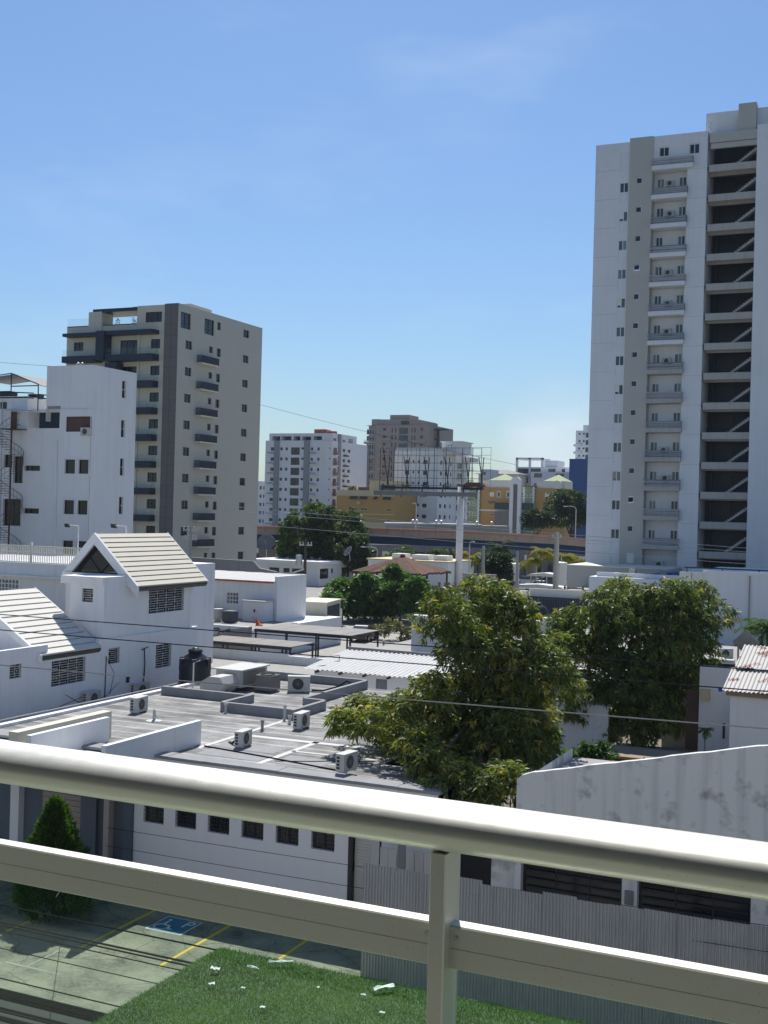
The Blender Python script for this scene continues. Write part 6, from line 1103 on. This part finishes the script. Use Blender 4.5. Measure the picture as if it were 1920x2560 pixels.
for lb, x0, x1, y, z in (('white car park canopy left of the thick concrete pole', -44, -39.5, 140, 6.1), ('white car park canopy right of the thick concrete pole', -37.5, -33.5, 139, 6.0), ('low white car park canopy in front of the pale tanks', -42.5, -36.2, 129.5, 5.3)):
    t = thing('car_park_canopy', lb, 'canopy', ((x0+x1)/2, y, 2)); MB().prism([(x0, y, z), (x1, y, z), (x1-.4, y, z+.25), ((x0+x1)/2, y, z+.45), (x0+.4, y, z+.25)], (0, 2.4, 0)).build('roof_sheet', 'zinc_white', t)
    for x in (x0+.2, (x0+x1)/2, x1-.2): MB().tube([(x, y+1.2, 1.8), (x, y+1.2, z)], .07, 5).build('post', 'galv', t)
t = thing('car_park_wall', 'long pale boundary wall in front of the car park', 'wall', (-36, 124, 1.5)); MB().box(-42, -28, 124, 124.3, 1.5, 5.0).build('wall_panel', 'concrete', t); MB().box(-42, -28, 123.9, 124.4, 5.0, 5.12).build('coping', 'white', t)

# ================================================================== VEGETATION
def crown_arrays(blobs, n_cl, per, L, W, rg, c0, c1, c2=None, p2=0, droop=.5, lo=.72):
    """leaf clusters over the shells of many lobes; every leaf is a small folded blade"""
    B = np.array(blobs); r = B[:, 3]; idx = rg.choice(len(B), n_cl, p=r**2/np.sum(r**2))
    d = rg.normal(0, 1, (n_cl, 3)); d /= np.linalg.norm(d, axis=1, keepdims=True); d[:, 2] = np.where(d[:, 2] < -.55, -d[:, 2], d[:, 2])
    rad = r[idx]*np.where(rg.random(n_cl) < .78, rg.uniform(lo, 1.2, n_cl), rg.uniform(.25, lo, n_cl)); P = B[idx, :3]+d*rad[:, None]*np.array([1, 1, .95])
    gi = rg.choice(n_cl, max(4, n_cl//45)); gr_ = np.median(r)*rg.uniform(.22, .42, len(gi)); keep = np.ones(n_cl, bool)
    for g_, q_ in zip(gi, gr_): keep &= np.linalg.norm(P-P[g_], axis=1) > q_
    P = P[keep]; d = d[keep]; idx = idx[keep]; n_cl = len(P)
    tone = rg.uniform(0, 1, n_cl); lobe = rg.uniform(-.3, .3, len(B))[idx]; young = (rg.random(n_cl) < (p2*(1+2.2*lobe)))
    n = n_cl*per; ci = np.repeat(np.arange(n_cl), per); p = P[ci]+rg.normal(0, L*.22, (n, 3))
    a = rg.uniform(0, 2*np.pi, n); el = rg.uniform(-1.0, .75, n)-droop*.5; out = d[ci]*.55
    v = np.stack([np.cos(a)*np.cos(el), np.sin(a)*np.cos(el), np.sin(el)], 1)+out; v /= np.linalg.norm(v, axis=1, keepdims=True)
    s = np.cross(v, rg.normal(0, 1, (n, 3))); s /= np.linalg.norm(s, axis=1, keepdims=True)+1e-9
    l = L*rg.uniform(.65, 1.25, (n, 1)); wd = W*rg.uniform(.8, 1.2, (n, 1)); up = np.cross(v, s)
    b_ = p; tip = p+v*l-np.array([0, 0, 1])*l*droop*.35; mid = p+v*l*.45
    V = np.stack([b_, mid+s*wd-up*wd*.25, tip, mid-s*wd-up*wd*.25], 1).reshape(-1, 3)
    t_ = np.clip(tone[ci][:, None]*.7+rg.uniform(0, .3, (n, 1))+lobe[ci][:, None], 0, 1); C = np.array(c0)*(1-t_)+np.array(c1)*t_
    if c2 is not None: C = np.where(young[ci][:, None], np.array(c2)*rg.uniform(.7, 1.15, (n, 1)), C)
    return V, np.repeat(C, 4, 0)
def tree(name, label, base_, trunk_top, r0, blobs, n_cl, per, L, W, seed, c0, c1, c2=None, p2=0, droop=.5, group=None, cat='tree', limbs=8, mat='leaf'):
    rg = np.random.default_rng(seed); t = thing(name, label, cat, base_, group=group); m = MB(); b = Vector(base_); tt = Vector(trunk_top); rr = random.Random(seed)
    m.tube([b-Vector((0, 0, .3)), b.lerp(tt, .35)+Vector((rr.uniform(-.1, .1), rr.uniform(-.1, .1), 0)), b.lerp(tt, .7)+Vector((rr.uniform(-.15, .15), rr.uniform(-.1, .1), 0)), tt], [r0*1.3, r0, r0*.85, r0*.7], 10)
    for q in rr.sample(list(blobs), min(limbs, len(blobs))):
        e = Vector(q[:3]); s = b.lerp(tt, rr.uniform(.7, 1)); mid = s.lerp(e, .5)+Vector((rr.uniform(-.3, .3), rr.uniform(-.3, .3), .25))*q[3]*.4; m.tube([s, s.lerp(mid, .6), mid, mid.lerp(e, .6), e], [r0*.5, r0*.42, r0*.32, r0*.2, r0*.06], 7)
        for k in range(3): e2 = e+Vector((rr.uniform(-1, 1), rr.uniform(-1, 1), rr.uniform(-.6, .9)))*q[3]*.8; m.tube([mid.lerp(e, rr.uniform(.2, .9)), e2], [r0*.16, r0*.03], 5)
    m.build('trunk', 'bark', t, smooth=True)
    V, C = crown_arrays(blobs, n_cl, per, L, W, rg, c0, c1, c2, p2, droop); put('crown', tri_mesh('crown', V, C, mat, 4), t); return t
M1 = [(-15.44, 39.32, 9.68, 0.99), (-14.95, 42.36, 9.84, 1.19), (-13.81, 42.54, 9.55, 0.96), (-14.74, 40.11, 8.5, 1.0), (-13.79, 41.49, 8.26, 1.02), (-12.49, 41.9, 7.81, 1.02), (-11.97, 42.94, 7.04, 0.69), (-13.61, 42.73, 6.75, 0.96), (-15.7, 39.04, 7.05, 0.75), (-16.64, 38.35, 6.2, 0.9), (-18.91, 40.52, 5.62, 0.9), (-18.99, 38.89, 5.69, 0.54), (-17.82, 40.72, 5.3, 0.8), (-18.06, 38.2, 5.6, 0.5), (-15.99, 40.3, 5.5, 1.27), (-15.38, 41.67, 4.3, 1.39), (-13.41, 40.61, 5.38, 1.42), (-13.44, 43.43, 5.62, 1.06), (-13.2, 43.37, 4.24, 0.97), (-13.6, 39.74, 4.02, 1.07), (-15.24, 39.5, 4.3, 0.9), (-12.6, 42.21, 5.37, 0.68)]
tree('mango_tree', 'big mango tree with yellowing leaves overhanging the flat roof', (-15.3, 42.2, 0), (-14.8, 42.0, 6.4), .24, M1+[(-14.35, 41.5, 7.35, .95), (-15.05, 41.2, 6.75, .95), (-13.1, 42.2, 7.6, .85), (-16.9, 39.6, 5.2, .8), (-14.3, 40.2, 3.6, .9), (-15.9, 40.4, 3.7, .9), (-14.65, 36.6, 5.06, .68), (-13.72, 35.7, 4.77, .67), (-12.62, 36.0, 4.51, .67), (-12.04, 36.81, 4.79, .68), (-15.21, 36.9, 5.51, .69), (-13.52, 36.69, 4.64, .77)], 5600, 12, .27, .038, 21, (.05, .078, .024), (.225, .25, .08), (.36, .31, .08), .16, .7, limbs=18)
M2 = [(-13.35, 58.46, 9.46, 1.04), (-11.92, 56.66, 8.86, 1.33), (-13.57, 55.19, 8.65, 1.32), (-14.97, 55.46, 7.87, 1.22), (-15.03, 53.71, 7.37, 0.76), (-10.59, 56.56, 9.39, 1.21), (-9.74, 57.9, 9.36, 1.11), (-8.96, 58.51, 8.92, 0.85), (-9.97, 56.89, 8.09, 1.43), (-11.16, 56.35, 7.61, 1.54), (-12.74, 55.58, 7.35, 1.53), (-14.17, 55.99, 6.77, 1.34), (-14.16, 55.24, 5.3, 0.99), (-12.33, 54.9, 5.93, 1.51), (-11.4, 58.9, 5.76, 1.37), (-9.76, 58.41, 6.63, 1.12), (-10.19, 58.59, 4.99, 0.9), (-11.45, 56.02, 4.56, 1.31), (-14.0, 58.4, 3.76, 1.16), (-10.94, 59.21, 3.47, 1.03), (-11.76, 55.59, 3.5, 0.98), (-14.78, 55.15, 4.15, 0.66)]
tree('mango_tree', 'dark green rounded mango tree behind the stained wall', (-12.2, 57.2, 1.8), (-12.2, 57, 6.2), .26, M2+[(-12.6, 56.4, 4.6, 1.2), (-13.2, 56.2, 3.3, 1.0), (-10.6, 57.2, 5.9, 1.2)], 5200, 12, .29, .040, 33, (.042, .07, .024), (.195, .225, .075), (.28, .26, .08), .09, .7, limbs=16)
BT = [(-87.37, 161.56, 9.99, 2.88), (-84.4, 162.83, 10.8, 3.23), (-82.13, 165.57, 10.14, 3.27), (-78.89, 163.15, 8.12, 1.99), (-88.32, 161.95, 7.44, 2.53), (-84.52, 162.47, 7.57, 3.23), (-80.12, 161.69, 7.39, 2.83), (-88.78, 161.34, 8.79, 1.84), (-85.79, 163.3, 12.12, 2.18)]
tree('broad_tree', 'dense dark green round tree behind the low white house', (-82, 167.5, 2.4), (-83.5, 164.5, 8), .4, BT, 6500, 8, .58, .15, 5, (.02, .045, .018), (.085, .135, .04), (.11, .14, .03), .12, .3)
BU = [((-57.13, 115.6, 4.08, 1.77), (-56.4, 111.38, 3.86, 1.08), (-55.43, 114.47, 2.99, 1.5)), ((-56.08, 119.32, 3.42, 1.81), (-54.51, 115.89, 5.21, 1.41), (-54.06, 119.83, 4.01, 2.06), (-53.25, 116.93, 2.7, 1.51)), ((-51.42, 118.21, 5.51, 1.42), (-50.74, 114.71, 6.94, 0.89), (-51.5, 120.46, 3.6, 1.54), (-51.5, 116, 4.2, 1.5)), ((-47.65, 113.83, 5.42, 1.21), (-48.82, 118.64, 4.25, 1.3), (-47.9, 113.9, 3.8, 1.3))]
for i, bl in enumerate(BU): tree('leafy_bush', ['low spreading bush beside the wooden transformer pole', 'wide bush with ruffled leaves in the middle of the bush row', 'tallest bush of the row in front of the thatched gazebo', 'rightmost bush of the row near the board fence'][i], (bl[0][0], bl[0][1], 1.5), (bl[0][0], bl[0][1], bl[0][2]), .12, bl, 1400, 9, .42, .10, 50+i, (.03, .07, .02), (.10, .18, .055), None, 0, .3, 'bushes beyond the carports', 'bush', 3)
hd = [(-46+1.3*i, 101+.4*i, 2.2+.5*math.sin(i*2.1), 1.0) for i in range(8)]; tree('scrub_hedge', 'untidy dry scrub along the mesh fence', (-42, 102, 1.5), (-42, 102, 2), .08, [(x, y, z, .8) for x, y, z, r in hd], 700, 7, .3, .06, 71, (.06, .07, .03), (.16, .15, .08), (.3, .28, .2), .15, .2, cat='hedge', limbs=4)
FR = [(-65.17, 228.49, 15.44, 2.95), (-62.66, 229.62, 15.98, 2.58), (-63.85, 229.08, 13.18, 2.95), (-61.6, 231.2, 13.25, 2.31), (-59.5, 231, 14.5, 2.4)]; tree('broad_tree', 'dark feathery tree beyond the flyover beside the apartment tower', (-63, 229.5, 2.4), (-63, 229.5, 11), .4, FR, 1600, 8, .6, .13, 6, (.018, .04, .018), (.05, .085, .03), None, 0, .3)
tree('broad_tree', 'smaller dark tree beyond the flyover in front of the green wing', (-68.3, 222.8, 2.4), (-68.3, 222.8, 10), .3, [(-68.66, 221.41, 12.6, 1.99), (-68.0, 223.91, 12.2, 1.64), (-66.6, 223.5, 12.8, 1.6)], 700, 8, .55, .12, 7, (.018, .04, .018), (.05, .08, .03), None, 0, .3)
tree('round_tree', 'dark round shade tree below the tall palm in the car park', (-43.9, 128.3, 2), (-43.9, 128.3, 5.5), .2, [(-43.9, 128.3, 7.4, 1.5), (-43.6, 128.2, 6.6, 1.5), (-44.6, 128.5, 7.9, 1.1), (-43.2, 128.6, 8.0, 1.0)], 800, 8, .34, .09, 8, (.01, .022, .014), (.03, .05, .025), None, 0, .3)
for i, (x, y, z, r, lb) in enumerate(((-77.5, 163.5, 5.6, 2.3, 'green tree in the shade under the flyover left of the pavilion'), (-71.5, 166, 5.8, 2.2, 'green tree in the shade under the flyover behind the pavilion'), (-66, 168.5, 5.6, 2.2, 'green tree in the shade under the flyover left of the billboard column'), (-104, 160, 6.0, 2.4, 'green tree under the flyover at the edge of the beige block'))): tree('shade_tree', lb, (x, y, 2.4), (x, y, z), .2, [(x, y, z, r), (x+1.5, y+.6, z-.8, r*.8), (x-1.6, y-.3, z-.5, r*.8)], 500, 8, .5, .12, 80+i, (.02, .045, .02), (.08, .12, .035), None, 0, .3, 'trees under the flyover')
tree('vine_bush', 'glossy green vine spilling behind the top of the stained wall', (-11.9, 44.6, 3.4), (-11.9, 44.6, 3.7), .05, [(-12.0, 44.8, 3.95, .45), (-11.4, 45.1, 4.25, .45), (-11.0, 45.3, 4.4, .35)], 200, 8, .26, .06, 90, (.03, .07, .02), (.09, .17, .05), None, 0, .4, cat='vine', limbs=2)
# cone-shaped shrub in the forecourt
def conifer():
    rg = np.random.default_rng(12); t = thing('conical_shrub', 'bright green cone-shaped thuja in front of the slate facade', 'shrub', (-25.3, 30.6, 0)); MB().tube([(-25.3, 30.6, 0), (-25.3, 30.6, 3.1)], [.09, .03], 7).build('trunk', 'bark', t)
    n = 26000; h = rg.random(n)**.75; H_ = 3.7; lob = 1+.18*np.sin(rg.integers(0, 9, n)*1.7)
    a = rg.uniform(0, 2*np.pi, n); prof = np.where(h < .18, .75+1.4*h, 1.0*(1-h)**.72/(.82**.72)); r = 1.18*prof*(1+.16*np.sin(a*4+h*11)+.13*np.sin(a*7-h*19)+.07*np.sin(a*13+h*31))*np.sqrt(rg.uniform(.5, 1.08, n))
    p = np.stack([-25.3+r*np.cos(a), 30.6+r*np.sin(a), .15+h*H_], 1); el = rg.uniform(.5, 1.35, n); v = np.stack([np.cos(a)*np.cos(el), np.sin(a)*np.cos(el), np.sin(el)], 1)+rg.normal(0, .22, (n, 3)); s = np.cross(v, rg.normal(0, 1, (n, 3))); s /= np.linalg.norm(s, axis=1, keepdims=True)
    L = rg.uniform(.09, .2, (n, 1)); W = L*.16; V = np.stack([p, p+v*L*.5+s*W, p+v*L, p+v*L*.5-s*W], 1).reshape(-1, 3); t_ = rg.uniform(0, 1, (n, 1)); C = np.array((.025, .06, .012))*(1-t_)+np.array((.075, .14, .028))*t_
    put('crown', tri_mesh('crown', V, np.repeat(C, 4, 0), 'leaf', 4), t)
conifer()
# palms: trunk and separate fronds
def frond_mesh(L, seed, c0, c1, droop=1.0, nl=26, ll=.32):
    rg = np.random.default_rng(seed); V = []; C = []
    for i in range(nl):
        u = (i+1.5)/(nl+1); x = L*u*(1-.18*u*droop); z = L*(.55*u-.75*droop*u*u); w = ll*L*math.sin(math.pi*min(1, u*.9+.08))**.6
        for s in (-1, 1):
            a = rg.uniform(.5, .8); p = np.array([x, 0, z]); tip = p+np.array([w*a, s*w*.8, -w*(.35+.4*droop)+rg.normal(0, .03)*L]); d = np.array([.035*L, 0, 0])*.6
            V += [p-d, p*.5+tip*.5-d*.7+np.array([0, 0, .04*L]), tip, p+d]; t = rg.random(); C += [list(np.array(c0)*(1-t)+np.array(c1)*t)]*4
    V += [np.array([0, -.012*L, 0]), np.array([L*.5, -.01*L, L*(.275-.19*droop)]), np.array([L*.5, .01*L, L*(.275-.19*droop)]), np.array([0, .012*L, 0])]; C += [list(c1)]*4
    V += [np.array([L*.5, -.01*L, L*(.275-.19*droop)]), np.array([L*.82, 0, L*(.55-.75*droop)+.05*L]), np.array([L*.82, .002*L, L*(.55-.75*droop)+.05*L]), np.array([L*.5, .01*L, L*(.275-.19*droop)])]; C += [list(c1)]*4
    return tri_mesh('frond', np.array(V), np.array(C), 'palm_leaf', 4)
def palm(lb, base_, z1, L, n, c0, c1, seed, r=.12, lean=(0, 0), droop=1.0, group='palms'):
    x, y, z0 = base_; t = thing('palm_tree', lb, 'palm', base_, group=group); rr = random.Random(seed); tp = Vector((x+lean[0], y+lean[1], z1))
    MB().tube([(x, y, z0-.2), tuple(Vector(base_).lerp(tp, .5)+Vector((lean[0]*.1, 0, 0))), tuple(tp)], [r*1.3, r, r*.8], 8).build('trunk', 'palm_trunk', t, smooth=True)
    ms = [frond_mesh(L, seed+k, c0, c1, droop*(.8+.25*k)) for k in range(3)]
    for i in range(n):
        o = put('frond', ms[i % 3], t, loc=tp); o.rotation_euler = (0, rr.uniform(-.55, .4), i*2.4+rr.uniform(-.2, .2)); s = rr.uniform(.8, 1.1); o.scale = (s, s, s); o.matrix_parent_inverse = world(t).inverted()
    return t
G0, G1 = (.02, .05, .018), (.06, .11, .03); Y0, Y1_ = (.12, .13, .012), (.30, .27, .03)
palm('tall dark palm rising above the round tree in the car park', (-45.3, 133, 2), 9.6, 2.4, 18, (.015, .035, .018), (.04, .075, .03), 1, .16)
palm('green palm at the right edge behind the diamond sign', (-8.2, 75.3, 3), 6.9, 2.3, 20, (.03, .07, .02), (.08, .15, .04), 2, .14)
for i, (x, y, z, lb) in enumerate(((-59.3, 162, 7.2, 'yellow-green palm just right of the billboard column'), (-57.6, 162.6, 6.6, 'short yellow-green palm right of the billboard column'), (-51.0, 170, 8.2, 'tallest yellow palm in front of the flyover girder'), (-50, 172.5, 7.4, 'yellow palm beside the tallest one before the flyover'), (-47.9, 171.4, 7.6, 'yellow palm right of the thick concrete pole'), (-46.2, 174.4, 6.9, 'low yellow palm next to the tower podium'), (-52, 167.8, 6.9, 'yellow palm left of the tallest one before the flyover'), (-55.0, 165.5, 6.6, 'yellow palm behind the round shade tree'))): palm(lb, (x, y, 2.4), z, 2.3, 14, Y0, Y1_, 20+i, .1)
for i, (x, y, z, lb) in enumerate(((-70.7, 163.4, 7.6, 'green palm in the shade under the flyover behind the gazebo'), (-66.5, 165.4, 7.7, 'green palm in the shade under the flyover left of the billboard'), (-76, 163, 7.0, 'green palm in the shade beside the dark round tree'))): palm(lb, (x, y, 2.4), z, 2.2, 14, G0, G1, 40+i, .12)
palm('slender papaya plant in front of the tall white wall', (-8.35, 53.2, 1.8), 4.3, .55, 11, (.04, .08, .02), (.10, .17, .05), 60, .035, group='papaya')
g = [(-143.8, 294.2, 19.7, .7), (-142.9, 294.2, 19.9, .6)]; rg = np.random.default_rng(3); V, C = crown_arrays(g, 60, 6, .5, .12, rg, (.1, .1, .03), (.22, .2, .06)); put('foliage', tri_mesh('foliage', V, C, 'leaf', 4), bpy.data.objects['roof_garden'])['kind'] = 'stuff'

# ================================================================== OVERHEAD CABLES
cab = [('upper black cable crossing in front of the gabled house and mango trees', (-40, 22, 10.85), (12, 22, 10.97), .012, .1), ('second black cable crossing in front of the gabled house and mango trees', (-40, 22, 10.48), (12, 22, 10.6), .012, .1), ('pale twisted cable crossing low over the flat roof and the mango trees', (-40, 22, 9.45), (12, 22, 10.1), .014, .12)]
for i, (lb, a, b, r, s) in enumerate(cab): cable_thing('overhead_cable', lb, [a, b], r, 'cable' if i < 2 else 'concrete', s, group='overhead cables')
low = [(6.98, .016, 'topmost black cable over the parking bays'), (6.70, .022, 'thick upper black cable over the parking bays'), (6.64, .018, 'cable touching the thick upper one over the parking bays'), (6.59, .012, 'thin cable just under the thick upper pair over the parking bays'), (6.30, .010, 'thin lone cable over the middle of the parking bays'), (5.80, .010, 'thin cable above the bundle at the bottom left'), (5.62, .040, 'thickest black cable of the bundle at the bottom left'), (5.55, .03, 'black cable hugging the thickest one at the bottom left'), (5.50, .012, 'thin cable in the middle of the bottom left bundle'), (5.25, .03, 'lower thick cable of the bottom left bundle'), (5.20, .02, 'second lowest cable of the bottom left bundle'), (5.02, .035, 'lowest black cable in the bottom left corner'), (5.74, .02, 'cable resting on the bundle at the bottom left'), (5.42, .022, 'cable in the gap of the bottom left bundle'), (5.36, .014, 'thin cable under the gap of the bottom left bundle'), (5.12, .022, 'cable next above the lowest one in the bottom left corner'), (4.9, .03, 'cable grazing the bottom left corner of the picture')]
for i, (z, r, lb) in enumerate(low): cable_thing('street_cable', lb, [(-30, 15+.08*(i % 3), z+.1-.02*i), (6, 15+.08*(i % 3), z+.05)], r*(.8 if z > 6 else 1.15), 'cable', .12+.02*(i % 3), group='cables along the street')
cable_thing('service_wire', 'thin wire running down over the parking bays from the left', [(-29.5, 29.5, 3.2), (-24.5, 30.6, 1.9), (-19, 24, 4.6), (-14, 17, 6.4)], .012)
for i, (z, lb) in enumerate(((2.0, 'thin upper wire strung along the front of the barred windows'), (1.35, 'thin lower wire strung along the front of the barred windows'))): cable_thing('wall_wire', lb, [(-26, 34.2, z+.05), (-3, 30.7, z+1.5)], .01, 'cable', .05, group='wires along the front wall')
cable_thing('far_cable', 'thin cable slanting down across the sky right of the beige block', [(-94.6, 133.5, 31.2), (-50, 153, 20.4)], .02, 'cable', .6); cable_thing('far_cable', 'thin cable in the sky left of the beige block', [(-130, 112, 33.2), (-85, 135, 31.2)], .02, 'cable', .4)
for i, (z, lb) in enumerate(((12.7, 'upper pale wire crossing the foot of the apartment tower'), (12.5, 'lower pale wire crossing the foot of the apartment tower'), (11.9, 'lowest pale wire crossing the foot of the apartment tower'))): cable_thing('tower_wire', lb, [(-32, 51, z+.9), (2, 66, z-1.0)], .012, 'galv', .1, group='wires before the tower')

# ================================================================== AIR
hz = MB().box(-1900, 1300, -150, 2700, -3, 58).mesh('haze', 'paper'); m = bpy.data.materials.new('haze_air'); m.use_nodes = True; n = m.node_tree.nodes; n.remove(n['Principled BSDF'])
pv = n.new('ShaderNodeVolumePrincipled'); pv.inputs['Color'].default_value = (.80, .88, 1, 1); pv.inputs['Density'].default_value = .00011; pv.inputs['Anisotropy'].default_value = 0
m.node_tree.links.new(pv.outputs[0], n['Material Output'].inputs['Volume']); hz.materials[0] = m; put('haze', hz)['kind'] = 'stuff'
m.cycles.volume_sampling = 'DISTANCE'
w.cycles.sampling_method = 'MANUAL'; w.cycles.sample_map_resolution = 256
